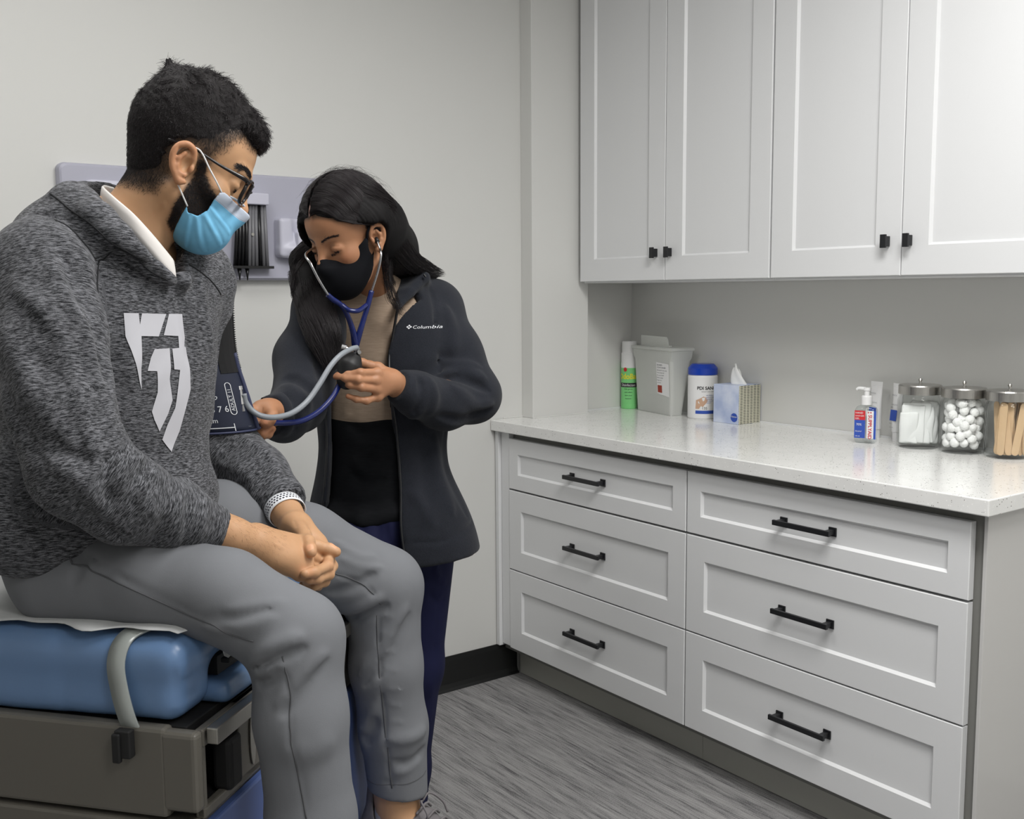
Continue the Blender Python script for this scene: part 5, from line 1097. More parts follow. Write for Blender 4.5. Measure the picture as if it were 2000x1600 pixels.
def make_woman():
    hV, hF, ht = woman_head(); hW = WH_O+WH_S*hV@WH_R; hands = woman_hands()
    f = Field((0.80, -1.25, 0.02), (1.55, -0.50, 1.50), 0.009)
    woman_torso(f, -0.012)
    f.cap((1.1298, -0.8578, 1.3442), wt(0, -0.02, 0.16), 0.040, 0.06, 0.03)
    f.chain([(1.2875, -0.8552, 1.3000), (1.3077, -0.9827, 1.1190), (1.1057, -1.0238, 1.1456)], [0.042, 0.036, 0.024], 0.02); f.chain([(1.0296, -0.8025, 1.3004), (0.9017, -0.9453, 1.1233), (0.8324, -1.0081, 1.1131)], [0.042, 0.036, 0.024], 0.02)
    f.chain([(1.2193, -0.8531, 0.7717), (1.2148, -0.8530, 0.4780), (1.2109, -0.8340, 0.1437)], [0.070, 0.045, 0.032], 0.02); f.chain([(1.0959, -0.8594, 0.7913), (1.0733, -0.8567, 0.5107), (1.0644, -0.8507, 0.1458)], [0.070, 0.045, 0.032], 0.02)
    tV, tF = f.surf(); V, F, t = merge_np([(hW, hF, ht)]+hands+[(tV, tF, np.zeros((len(tV), 3)))])
    O = np.array((1.1221, -0.8860, 0.0174)); O[2] = 0.0
    wo = np_mesh('person', V, F, M['skin_w'], None, origin=O, attrs={'tint': t}); wo.location = O
    tag(wo, 'long-haired woman in dark fleece jacket standing beside the seated man, holding a bulb', 'person')
    def child(name, V, F, mt, par=None, **k): return np_mesh(name, V, F, mt, par or wo, origin=O, **k)
    V, F = woman_hair(); hair = child('hair', V, F, M['hair_shell_w'])
    V, F = woman_strands(); child('hair_strands', V, F, M['hair'], hair)
    b = bmesh.new(); pp = [wh(x, -0.0005, z)-O for x, z in ((0.084, 0.0855), (0.074, 0.099), (0.058, 0.1145), (0.036, 0.1285), (0.016, 0.1355))]; tube(b, pp, [0.0012, 0.0026, 0.0026, 0.0022, 0.001], n=8, sub=5); s_ = obj('parting', b, M['skin_scalp'], hair, smooth=True)
    rg = np.random.default_rng(5)
    def near(P):
        P = np.asarray(P); idx = []
        for p in P: idx.append(int(np.argmin(((hV-p)**2).sum(1))))
        return np.array(idx)
    hN = vnormals(hV, hF)
    for s in (-1, 1):
        n = 240; u = rg.uniform(0, 1, n); P = np.stack([0.092-0.018*u**1.6, s*(0.011+0.038*u), 0.030+0.0055*np.sin(u*2.5)+rg.normal(0, 0.0012, n)*(1.2-u)], 1); i = near(P)
        sV, sF = strands(hV[i], hN[i], np.tile([0, s*1.0, 0.15], (n, 1)), 0.0065, 0.00030, 4, lift=0.12, seed=11, jit=0.2); child('eyebrow', WH_O+WH_S*sV@WH_R, sF, M['hair'])
        n = 90; u = rg.uniform(0, 1, n); P = np.stack([0.085-0.004*abs(u-0.4), s*(0.019+0.026*u), 0.002-0.002*np.sin(u*3.1)], 1); i = near(P)
        sV, sF = strands(hV[i], hN[i], np.tile([0.3, s*0.3*1, -1.0], (n, 1)), 0.0075, 0.00026, 5, lift=0.8, seed=12, jit=0.2); child('eyelashes', WH_O+WH_S*sV@WH_R, sF, M['hair'])
    V, F = woman_jacket(); jk = child('jacket', V, F, M['fleece'])
    tree = BVHTree.FromPolygons([tuple(v) for v in V], [tuple(q) for q in F])
    for e_ in ([(0.139, 0.275), (0.117, 0.2425), (0.092, 0.19), (0.081, 0.125), (0.086, 0.037), (0.093, -0.05), (0.101, -0.15), (0.112, -0.23), (0.124, -0.29), (0.128, -0.325)], [(-0.072, 0.05), (-0.078, -0.014), (-0.082, -0.107), (-0.086, -0.223), (-0.085, -0.32)]):
        zpts = [np.array(tree.find_nearest(Vector(wt(s_, 0.14, z_)))[0])-O+WT_F*0.0005 for s_, z_ in e_]; b = bmesh.new(); tube(b, zpts, 0.0030, n=8, sub=6, flat=0.8); zo = obj('zip', b, M['black'], jk, smooth=True); zo.location = (0, 0, 0)
    # zip pull and hem toggle
    zp = T([(1.2139, -0.9326, 1.3869), (1.2171, -0.9358, 1.3813)], 0.0028, n=8, sub=0); o = obj('zip_slider', zp, M['black'], jk); o.location = -O+0*O
    bm = bmesh.new(); tube(bm, [(1.2664, -0.9822, 0.8127), (1.2642, -0.9892, 0.7956), (1.2600, -0.9934, 0.7877)], 0.0012, n=6); tube(bm, [(1.2559, -0.9912, 0.7821), (1.2647, -0.9966, 0.7899)], [0.005, 0.006], n=12, sub=2)
    o = obj('hem_toggle', bm, M['black'], jk); o.location = -O
    # sweater
    f = Field((0.85, -1.20, 0.78), (1.45, -0.55, 1.42), 0.0055); woman_torso(f, 0.008); f.cap((1.1361, -0.8541, 1.3588), wt(0, -0.01, 0.19), 0.056, 0.07, 0.03); f.cap((1.1446, -0.8498, 1.3453), (1.1232, -0.8600, 1.3833), 0.054, 0.052, 0.01, op='sub') if False else None
    f.chain([wt(-0.13, 0.04, -0.215), wt(-0.06, 0.10, -0.235), wt(0.02, 0.11, -0.235), wt(0.10, 0.08, -0.215)], [0.022]*4, 0.02)
    for pts, w, a in (([(1.0221, -0.8779, 0.9869), (1.0561, -0.9061, 0.9645), (1.1023, -0.9371, 0.9862)], 0.014, 0.006), ([(1.0108, -0.8741, 0.9539), (1.0538, -0.9089, 0.9315), (1.0995, -0.9404, 0.9476)], 0.012, -0.005),
                      ([(1.0277, -0.8590, 1.0628), (1.0664, -0.8907, 1.0403), (1.1030, -0.9162, 1.0510)], 0.014, -0.005), ([(1.0630, -0.8774, 1.1178), (1.0345, -0.8595, 1.0959), (1.0240, -0.8548, 1.0739)], 0.012, 0.005), ([wt(-0.08, 0.12, -0.20), wt(0.0, 0.13, -0.205), wt(0.09, 0.12, -0.195)], 0.003, -0.003)): f.fold(pts, w, a)
    f.plane(wt(0, 0, -0.245), (0, 0, -1), 0.006); f.plane((1.1621, -0.8355, 1.3612), -(np.array((1.1603, -0.8376, 1.3361))-np.array((1.0942, -0.8575, 1.4274))), 0.004) if False else None
    V, F = f.surf(); V, F = keep_big(V, F, 0.05); V = smooth_mesh(V, F, 1); child('sweater', V, F, M['sweater'])
    # trousers
    f = Field((0.85, -1.15, 0.06), (1.50, -0.52, 0.92), 0.0055)
    f.ell((1.1626, -0.8475, 0.8268), (0.100, 0.155, 0.115), RW, 0)
    f.chain([(1.2304, -0.8638, 0.7539), (1.2167, -0.8544, 0.4780), (1.2161, -0.8277, 0.2168), (1.2134, -0.8265, 0.1205)], [0.084, 0.066, 0.046, 0.045], 0.03); f.chain([(1.0947, -0.8609, 0.7742), (1.0733, -0.8567, 0.5107), (1.0644, -0.8507, 0.1458)], [0.086, 0.066, 0.048], 0.03)
    for pts, w, a in (([(1.2452, -0.9501, 0.7509), (1.2307, -0.9288, 0.5571), (1.2270, -0.9025, 0.3664), (1.2221, -0.8830, 0.2106)], 0.004, -0.003), ([(1.2186, -0.9426, 0.7536), (1.2344, -0.9486, 0.7049), (1.2675, -0.9503, 0.6877)], 0.008, 0.004),
                      ([(1.2133, -0.9378, 0.6706), (1.2337, -0.9439, 0.6445), (1.2600, -0.9375, 0.6501)], 0.008, -0.004), ([(1.2215, -0.9229, 0.4604), (1.2300, -0.9253, 0.3979), (1.2321, -0.9112, 0.3309)], 0.008, 0.004),
                      ([(1.0444, -0.9234, 0.8676), (1.0410, -0.9392, 0.8260)], 0.006, -0.004), ([(1.0798, -0.9381, 0.8597), (1.0789, -0.9443, 0.8101)], 0.006, -0.004), ([(1.1070, -0.9460, 0.8573), (1.1106, -0.9555, 0.8075)], 0.006, 0.004)): f.fold(pts, w, a)
    cut_end(f, (1.2142, -0.8256, 0.1315), (1.2161, -0.8277, 0.2168), 0, 0.06); cut_end(f, (1.0653, -0.8497, 0.1575), (1.0733, -0.8567, 0.5107), 0, 0.06)
    V, F = f.surf(); V, F = keep_big(V, F, 0.05); V = smooth_mesh(V, F, 1); child('trousers', V, F, M['scrub'])
    for a, b in (((1.2074, -0.8381, 0.0949), (1.1115, -0.9423, 0.0962)), ((1.0627, -0.8527, 0.1224), (0.9788, -0.9431, 0.1060))):
        a = np.array(a); a[2] = 0.055; b = np.array(b); b[2] = 0.035; lo = np.minimum(a, b)-0.09; hi = np.maximum(a, b)+0.12; lo[2] = -0.01
        f = Field(tuple(lo), tuple(hi), 0.004); f.cap(a, b, 0.046, 0.036, 0.02); f.cap(a+[0, 0, 0.0], a+[0, 0, 0.06], 0.046, 0.042, 0.02); f.plane((0, 0, 0.003), (0, 0, -1), 0.006)
        f.plane((0, 0, a[2]+0.052), (0, 0, 1), 0.004); V, F = f.surf(); V = smooth_mesh(V, F, 1); child('shoe', V, F, M['black_cloth'])
    return wo
M['skin_scalp'] = mat('scalp_line', srgb(118,92,84), 0.7, noise=0.3, nscale=400)
M['hair_shell_w'] = mat('long_black_hair_mass', srgb(11,9,10), 0.7, noise=0.3, nscale=150, spec=0.2)
make_woman()
# ---------------------------------------------------------------- things worn and held
def mask_mat():
    t = NT('pleated_mask_cloth'); a = t.n('ShaderNodeAttribute', attribute_name='band').outputs['Fac']; v = t.coord()
    blue = t.mix(t.noise(v, 60, 4), srgb(108,174,212), srgb(126,192,226)); seam = t.math('MULTIPLY', t.math('GREATER_THAN', a, -0.16), t.math('LESS_THAN', a, -0.10))
    c = t.mix(t.math('LESS_THAN', a, 0.0), blue, srgb(196,205,220)); t.color(t.mix(seam, c, srgb(150,164,186)))
    t.b.inputs['Roughness'].default_value = 0.8; t.b.inputs['Specular IOR Level'].default_value = 0.2; t.bump(t.noise(v, 1500, 3), 0.1, 0.0003); return t.m
M['mask_blue'] = mask_mat()
M['mask_white'] = mat('mask_edge_cloth', srgb(205,212,222), 0.8, spec=0.2)
M['elastic'] = mat('white_elastic', srgb(222,222,222), 0.7)
M['specs'] = mat('dark_acetate', srgb(22,17,18), 0.22)
M['steel'] = mat('polished_steel', srgb(200,200,202), 0.18, metal=1.0)
M['tube_grey'] = mat('grey_rubber_tube', srgb(128,133,139), 0.45)
M['tube_blue'] = mat('blue_pvc_tube', srgb(16,28,84), 0.24)
M['navy'] = mat('navy_cuff_nylon', srgb(20,27,48), 0.6, noise=0.08, nscale=60, bump=0.15, bscale=1200, bdist=0.0003)
M['navy_trim'] = mat('cuff_binding', srgb(44,50,80), 0.6)
M['velcro'] = mat('black_velcro', srgb(16,16,18), 0.9)
M['white_ink'] = mat('white_ink', srgb(214,216,220), 0.6)
M['bulb'] = mat('black_rubber_bulb', srgb(15,15,17), 0.55)
def glass_mat(name, c=(1, 1, 1), rough=0.0, fac=0.06, tint=0.0):
    t = NT(name); t.t.nodes.remove(t.b); out = t.t.nodes['Material Output']
    tr = t.n('ShaderNodeBsdfTransparent'); tr.inputs[0].default_value = tuple(c)+(1,)
    gl = t.n('ShaderNodeBsdfGlossy'); gl.inputs['Roughness'].default_value = rough
    fr = t.n('ShaderNodeLayerWeight'); fr.inputs['Blend'].default_value = 0.5; mx = t.n('ShaderNodeMixShader')
    t.l(t.math('ADD', t.math('MULTIPLY', t.math('POWER', fr.outputs['Facing'], 4.0), 0.55), 0.03), mx.inputs[0]); t.l(tr.outputs[0], mx.inputs[1]); t.l(gl.outputs[0], mx.inputs[2]); t.l(mx.outputs[0], out.inputs[0]); return t.m
M['glass'] = glass_mat('clear_glass', (0.985, 0.992, 0.989))
M['lens'] = glass_mat('spectacle_lens', (0.86, 0.87, 0.88))

def surface_shell(f, poly, R, O, S, thick=0.0018):
    pass
def man_mask():
    O = mh(0.06, 0, -0.05)
    t = thing('face_mask', 'light blue pleated face mask worn by the bearded man', 'face mask', tuple(O))
    f = Field((-0.02, -0.09, -0.14), (0.135, 0.09, 0.03), 0.0015)
    def body(f, g):
        f.ell((0.048, 0, -0.058), (0.0495+g, 0.057+g, 0.047+g), None, 0)
        f.ell((0.058, 0, -0.074), (0.036+g, 0.046+g, 0.032+g), None, 0.02)
        f.cap((0.088, 0, -0.006), (0.096, 0, -0.030), 0.010+g, 0.013+g, 0.02)
        f.ell((0.040, 0, -0.045), (0.030+g, 0.0635+g, 0.045+g), None, 0.02)
        f.ell((0.035, 0, -0.015), (0.050+g, 0.056+g, 0.078+g), None, 0.01); f.cap((0.082, 0, 0.026), (0.098, 0, -0.014), 0.0075+g, 0.0105+g, 0.012); f.ell((0.099, 0, -0.019), (0.012+g, 0.012+g, 0.011+g), None, 0.01)
        for s in (-1, 1): f.ell((0.052, s*0.045, -0.012), (0.027+g, 0.019+g, 0.018+g), None, 0.015)
    body(f, 0.004)
    for s in (-1, 1):      # pleats fanning from the slack cheek edge
        for a, b, c in (((0.048, -0.060), (0.062, -0.085), (0.078, -0.104)), ((0.054, -0.052), (0.078, -0.070), (0.098, -0.086)), ((0.060, -0.040), (0.084, -0.050), (0.106, -0.062)), ((0.040, -0.062), (0.046, -0.090), (0.050, -0.108))):
            f.fold([(a[0], s*0.060, a[1]), (b[0], s*0.048, b[1]), (c[0], s*0.022, c[1])], 0.0030, 0.0026)
            f.fold([(a[0]+0.003, s*0.060, a[1]+0.005), (b[0]+0.004, s*0.048, b[1]+0.006), (c[0]+0.003, s*0.022, c[1]+0.006)], 0.0028, -0.0009)
        f.fold([(0.062, s*0.050, -0.020), (0.082, s*0.036, -0.019), (0.104, s*0.012, -0.026)], 0.0014, -0.0006)
        f.fold([(0.064, s*0.050, -0.016), (0.084, s*0.034, -0.0145), (0.103, s*0.012, -0.020)], 0.0014, -0.0005)
    i = Field((0, 0, 0), (0.01, 0.01, 0.01), 0.01); i.ax = f.ax; i.lo = f.lo; i.res = f.res; i.D = np.full(f.D.shape, 0.35, np.float32); body(i, 0.0005)
    f.D = np.maximum(f.D, -i.D)
    X, Z = np.meshgrid(f.ax[0], f.ax[2], indexing='ij'); f.D = np.maximum(f.D, poly_sd(X, Z, MASK_M).astype(np.float32)[:, None, :])
    V, F = f.surf(); V, F = keep_big(V, F, 0.02); V = smooth_mesh(V, F, 2, 0.4)
    band = poly_sd(V[:, 0], V[:, 2], [(0.05, -0.0225), (0.105, -0.034), (0.13, -0.03), (0.13, 0.02), (0.05, 0.02)])*100
    o = np_mesh('pleated_panel', MH_O+V@MH_R-O, F, M['mask_blue'], t, attrs={'band': band})
    for s in (-1, 1):
        w = [mh(0.0665, s*0.0600, -0.0105)-O, mh(0.052, s*0.0720, 0.001)-O, mh(0.036, s*0.0780, 0.013)-O, mh(0.019, s*0.0800, 0.027)-O, mh(0.008, s*0.0795, 0.031)-O, mh(-0.010, s*0.0775, 0.026)-O, mh(-0.016, s*0.0765, 0.004)-O, mh(-0.004, s*0.0775, -0.020)-O, mh(0.012, s*0.0740, -0.036)-O, mh(0.0305, s*0.0665, -0.053)-O]
        b = bmesh.new(); tube(b, w, 0.0013, n=8, sub=5); obj('ear_loop', b, M['elastic'], t, smooth=True)
    b = bmesh.new(); tube(b, [mh(0.070, -0.048, -0.0095)-O, mh(0.088, -0.033, -0.0085)-O, mh(0.101, -0.012, -0.010)-O, mh(0.104, 0, -0.012)-O, mh(0.101, 0.012, -0.010)-O, mh(0.088, 0.033, -0.0085)-O], 0.0019, n=6, sub=4, flat=0.5)
    obj('nose_wire', b, M['mask_white'], t, smooth=True)
man_mask()

def man_glasses():
    O = mh(0.098, 0, 0.022); t = thing('glasses', 'dark framed glasses worn by the bearded man', 'glasses', tuple(O))
    g = lambda *p: mh(*p)-O
    b = bmesh.new(); lb = []
    for s in (-1, 1):
        c = (0.0985, s*0.0320, 0.007); ring = []
        for i in range(28):
            a = 2*math.pi*i/28; x = math.cos(a); y = math.sin(a); q = 2.6
            r = (abs(x)**q+abs(y)**q)**(-1/q)
            ring.append((c[0]-0.18*max(0, s*x*r*0.0255)-0.10*abs(y*r*0.018)*(1 if y < 0 else 0), c[1]+x*r*0.0255, c[2]+y*r*0.0185+(0.002 if y > 0 else 0)))
        pts = [g(*p) for p in ring]; tube(b, pts+[pts[0]], 0.0030, n=8, sub=0, flat=0.8, caps=False)
        lm = bmesh.new(); vs = [lm.verts.new(Vector(p)) for p in pts]; cv = lm.verts.new(Vector(np.mean(pts, 0)))
        for i in range(28): lm.faces.new((vs[i], vs[(i+1) % 28], cv))
        obj('lens', lm, M['lens'], t, smooth=True)
        tb = bmesh.new(); tube(tb, [g(0.0935, s*0.058, 0.021), g(0.0900, s*0.0640, 0.0235), g(0.075, s*0.0690, 0.0240), g(0.045, s*0.0735, 0.0250), g(0.012, s*0.0770, 0.0285), g(-0.010, s*0.0770, 0.0285), g(-0.035, s*0.0765, 0.0235)], [0.0034, 0.0034, 0.0030, 0.0022, 0.0018, 0.0020, 0.0022], n=8, sub=4, flat=0.5, up=tuple(MH_R[1]))
        obj('temple_arm', tb, M['specs'], t, smooth=True)
        box(b, tuple(np.array(g(0.0945, s*0.0585, 0.0215))-0.0028), tuple(np.array(g(0.0945, s*0.0585, 0.0215))+0.0028), 0.0005)
    tube(b, [g(0.0985, -0.0085, 0.012), g(0.102, 0, 0.015), g(0.0985, 0.0085, 0.012)], 0.0021, n=8)
    obj('frame_front', b, M['specs'], t, smooth=True)
man_glasses()

def polo_collar():
    man = bpy.data.objects['person']; O = np.array(man.location)
    V, F, _ = man_head(); V = MH_O+V@MH_R; tree = BVHTree.FromPolygons([tuple(v) for v in V], [tuple(f) for f in F])
    # collar band: rows of points round the neck, folded over
    top = [(0.5412, -1.2912, 1.3996), (0.5128, -1.2968, 1.4335), (0.4884, -1.2869, 1.4652), (0.4724, -1.2528, 1.4911), (0.4713, -1.2056, 1.5102), (0.4898, -1.1621, 1.5164), (0.5253, -1.1267, 1.5097), (0.5669, -1.1317, 1.4695), (0.5926, -1.1815, 1.4277), (0.5725, -1.2380, 1.4089)]
    T_ = np.array(catmull(top, 6)); n = len(T_); c = np.array((0.5237, -1.1988, 1.4319)); out = T_-c; out[:, 2] *= 0.3; out /= np.linalg.norm(out, axis=1)[:, None]
    rows = []
    for k, (o_, d_) in enumerate(((0.0, -0.030), (0.001, -0.012), (0.0015, -0.002), (0.003, 0.0012), (0.006, -0.002), (0.0085, -0.012), (0.010, -0.022), (0.010, -0.034))): rows.append(T_+out*o_+np.array([0, 0, d_]))
    b = bmesh.new(); G = [[b.verts.new(Vector(p-O)) for p in r] for r in rows]
    for A, Bq in zip(G, G[1:]):
        for i in range(n-1): b.faces.new((A[i], A[i+1], Bq[i+1], Bq[i]))
    o = obj('polo_collar', b, M['polo'], man, smooth=True); md = o.modifiers.new('thick', 'SOLIDIFY'); md.thickness = 0.0016; o.location = (0, 0, 0)
    return o
polo_collar()

def chest_print():
    """the pale number block printed on the front of the hoodie"""
    hd = [o for o in bpy.data.objects if o.name == 'hoodie'][0]; man = hd.parent; O = np.array(man.location)
    me = hd.data; nv = len(me.vertices); co = np.empty(nv*3, np.float32); me.vertices.foreach_get('co', co); co = co.reshape(-1, 3)+O
    tree = BVHTree.FromPolygons([tuple(v) for v in co], [tuple(p.vertices) for p in me.polygons])
    b = bmesh.new()
    for poly in PRINT_POLYS:
        P = [np.array(p) for p in poly]
        # fine grid inside the outline (plane of the chest), dropped on the cloth along the chest normal
        s_ = np.array([(p-PR_O)@PR_S for p in P]); z_ = np.array([p[2] for p in P]); res = 0.0035
        me2 = bmesh.new(); vs = [me2.verts.new((a, c, 0)) for a, c in zip(s_, z_)]; fc = me2.faces.new(vs)
        bmesh.ops.triangulate(me2, faces=[fc]); 
        for ax, rng_ in ((0, s_), (1, z_)):
            v = math.floor(rng_.min()/res)*res
            while v < rng_.max():
                nrm_ = (1, 0, 0) if ax == 0 else (0, 1, 0); pt = (v, 0, 0) if ax == 0 else (0, v, 0)
                bmesh.ops.bisect_plane(me2, geom=me2.verts[:]+me2.edges[:]+me2.faces[:], plane_co=pt, plane_no=nrm_); v += res
        mp = {}
        for v in me2.verts:
            q = PR_O+PR_S*v.co.x; q = np.array([q[0], q[1], v.co.y]); o = q+PR_N*0.25
            hit = tree.ray_cast(Vector(o), Vector(-PR_N))
            p = np.array(hit[0])+PR_N*0.0006+np.array(hit[1])*0.0008 if hit[0] is not None else q
            mp[v] = b.verts.new(Vector(p-O))
        for fq in me2.faces:
            try: b.faces.new([mp[v] for v in fq.verts])
            except ValueError: pass
        me2.free()
    o = obj('chest_print', b, M['print'], hd, smooth=True); o['label'] = 'pale grey block number print'
# chest plane used to lay the print out flat
PR_O = np.array((0.4928, -1.3302, 1.2213)); PR_N = np.array([0.36, -0.933, 0.0]); PR_S = np.array([0.933, 0.36, 0.0])
PRINT_PX = 0
PRINT_POLYS = [[(0.4598, -1.3429, 1.3200), (0.4874, -1.3323, 1.3190), (0.4886, -1.3318, 1.3019), (0.4938, -1.3298, 1.3188), (0.5354, -1.3138, 1.3168), (0.5182, -1.3204, 1.2832), (0.4887, -1.3318, 1.2849), (0.4837, -1.3337, 1.2373), (0.4841, -1.3335, 1.2052), (0.4744, -1.3373, 1.2402), (0.4677, -1.3399, 1.2655), (0.4605, -1.3427, 1.2861)],
    [(0.5408, -1.3117, 1.3167), (0.5745, -1.2987, 1.3159), (0.5775, -1.2975, 1.2777), (0.5715, -1.2998, 1.2648), (0.5785, -1.2971, 1.2632), (0.5785, -1.2971, 1.2332), (0.5788, -1.2970, 1.1969), (0.5675, -1.3014, 1.1690), (0.5544, -1.3064, 1.1319), (0.5363, -1.3134, 1.1030), (0.5188, -1.3201, 1.1245), (0.5288, -1.3163, 1.1458), (0.5438, -1.3105, 1.1714), (0.5493, -1.3084, 1.1995), (0.5555, -1.3060, 1.2295), (0.5434, -1.3107, 1.2313), (0.5422, -1.3111, 1.2634), (0.5560, -1.3058, 1.2637), (0.5564, -1.3057, 1.2821), (0.5276, -1.3168, 1.2845)],
    [(0.5093, -1.3238, 1.2645), (0.5374, -1.3130, 1.2642), (0.5367, -1.3133, 1.2337), (0.5340, -1.3143, 1.2174), (0.5381, -1.3127, 1.1839), (0.5297, -1.3160, 1.1634), (0.5138, -1.3221, 1.1381), (0.5052, -1.3254, 1.1568), (0.5011, -1.3270, 1.1701), (0.5112, -1.3231, 1.1982), (0.5115, -1.3230, 1.2307), (0.4953, -1.3292, 1.2324), (0.5021, -1.3266, 1.2522)]]
chest_print()
def lerp(a, b, t): return np.array(a)*(1-t)+np.array(b)*t
def on_plane_text(bm, s, size, o, ux, uy, n=None, off=0.0, **k):
    o = np.array(o, float); ux = nrm(ux); uy = nrm(uy); n = np.cross(ux, uy) if n is None else n
    text_bm(bm, s, size, lambda x, y, z: tuple(o+ux*x+uy*y+n*(off+z)), **k)
def pressure_cuff():
    C0 = [np.array(p) for p in ((0.6522, -1.0503, 1.3375), (0.6537, -1.0399, 1.2410), (0.6648, -1.0384, 1.1753), (0.6786, -1.0340, 1.1004))]
    R0 = [0.072, 0.075, 0.077, 0.080]; Q = catmull([tuple(c)+(r,) for c, r in zip(C0, R0)], 8); O = C0[0]
    t = thing('blood_pressure_cuff', 'navy blood pressure cuff wrapped round the seated man\'s upper arm', 'blood pressure cuff', tuple(O))
    rgt = np.array([0.8044, -0.5941, 0]); bk = np.array([0.5935, 0.8048, 0]); n = 64
    def surf(i, a, grow=0.0):
        q = Q[i]; u = i/(len(Q)-1); flare = 0.016*max(0, math.cos(a-0.25))**2*u**1.5
        return q[:3]+(q[3]+grow+flare)*(math.cos(a)*rgt+math.sin(a)*bk*0.9)+np.array([0, 0, 0.0])-O
    b = bmesh.new(); i0 = 8; rings = [[b.verts.new(Vector(surf(i, 2*math.pi*k/n))) for k in range(n)] for i in range(i0, len(Q))]
    for A, Bq in zip(rings, rings[1:]):
        for k in range(n): b.faces.new((A[k], A[(k+1) % n], Bq[(k+1) % n], Bq[k]))
    w = obj('wrap', b, M['navy'], t, smooth=True); md = w.modifiers.new('s', 'SOLIDIFY'); md.thickness = 0.005; md.offset = -1
    b = bmesh.new(); tube(b, [surf(i, -0.06, 0.001) for i in range(i0, len(Q), 3)]+[surf(len(Q)-1, -0.06, 0.001)], 0.0045, n=8, sub=3); tube(b, [surf(len(Q)-1, 2*math.pi*k/24, 0.001) for k in range(25)], 0.0022, n=6, sub=0, caps=False)
    obj('binding', b, M['navy_trim'], t, smooth=True)
    # upper velcro edge with its toothed rim
    b = bmesh.new(); v = [surf(i, a, 0.0012) for i in range(0, 10) for a in (-0.45, 0.25)]
    g = [[b.verts.new(Vector(surf(i, a, 0.0015))) for a in np.linspace(-0.7, 1.0, 10)] for i in range(0, 13)]
    for A, Bq in zip(g, g[1:]):
        for k in range(9): b.faces.new((A[k], A[k+1], Bq[k+1], Bq[k]))
    for k in range(34):
        x = k/33*11; i = int(x); fr = x-i; p = lerp(surf(i, 0.02, 0.002), surf(i+1, 0.02, 0.002), fr); cyl(b, p-rgt*0.001, p+rgt*0.0032, 0.0011, 0.0007, 6)
    o = obj('velcro_edge', b, M['velcro'], t)
    # printing: size badge, number, range line, on the side towards the camera
    i = len(Q)-1
    def wrapfn(a0, i1): 
        def fn(x, y, z):
            j1 = int(i1); r = Q[j1][3]; ii = i1-y/(np.linalg.norm(Q[j1][:3]-Q[j1-1][:3])); ii = min(max(ii, 0), len(Q)-1.001); lo = int(ii); p0 = surf(lo, a0+x/r, 0.0012+z); p1 = surf(lo+1, a0+x/r, 0.0012+z); return tuple(lerp(p0, p1, ii-lo))
        return fn
    b = bmesh.new()
    text_bm(b, '9 8 7 6', 0.016, wrapfn(-1.30, i-4)); text_bm(b, '-34cm', 0.0125, wrapfn(-1.42, i-2.0)); text_bm(b, 'eno', 0.014, wrapfn(-1.22, i-6.4), shear=0.4)
    for x0, x1, y0, y1 in ((-0.01, 0.056, 0.0, 0.0016), (0.0545, 0.056, -0.006, 0.008)):
        fn = wrapfn(-1.38, i-0.9); m = 12; up = [b.verts.new(Vector(fn(x0+(x1-x0)*k/m, y1, 0))) for k in range(m+1)]; dn = [b.verts.new(Vector(fn(x0+(x1-x0)*k/m, y0, 0))) for k in range(m+1)]
        for k in range(m): b.faces.new((dn[k], dn[k+1], up[k+1], up[k]))
    # badge: rounded outline with lettering running along the arm
    fb = wrapfn(-0.62, i-4.0); L_, W_ = 0.050, 0.0065
    ol = [(W_*math.cos(a)+0.0, (W_*math.sin(a)+(L_ if a < math.pi else 0))) for a in np.linspace(0, 2*math.pi, 25)[:-1]]
    A = [b.verts.new(Vector(fb(x, y, 0))) for x, y in ol]; Bq = [b.verts.new(Vector(fb(x*0.78, (y-L_/2)*0.97+L_/2, 0))) for x, y in ol]
    for k in range(24): b.faces.new((A[k], A[(k+1) % 24], Bq[(k+1) % 24], Bq[k]))
    text_bm(b, 'ADULT 11', 0.0095, lambda x, y, z: fb(y-0.0033, -x+L_-0.001 if False else x+0.0005, z) if False else fb(-y+0.0033, x+0.0005, z))
    obj('markings', b, M['white_ink'], t)
    # metal connector on the tube port
    b = bmesh.new(); p = np.array((0.7200, -1.1015, 1.1485))-O; q = np.array((0.7181, -1.0966, 1.1743))-O
    cyl(b, p, q, 0.0052, 0.0060, 16); cyl(b, q, q+(q-p)*0.25, 0.0072, 0.0072, 16); cyl(b, p, p-(q-p)*0.5, 0.0040, 0.0045, 12); obj('tube_port', b, M['steel'], t, smooth=False)
pressure_cuff()

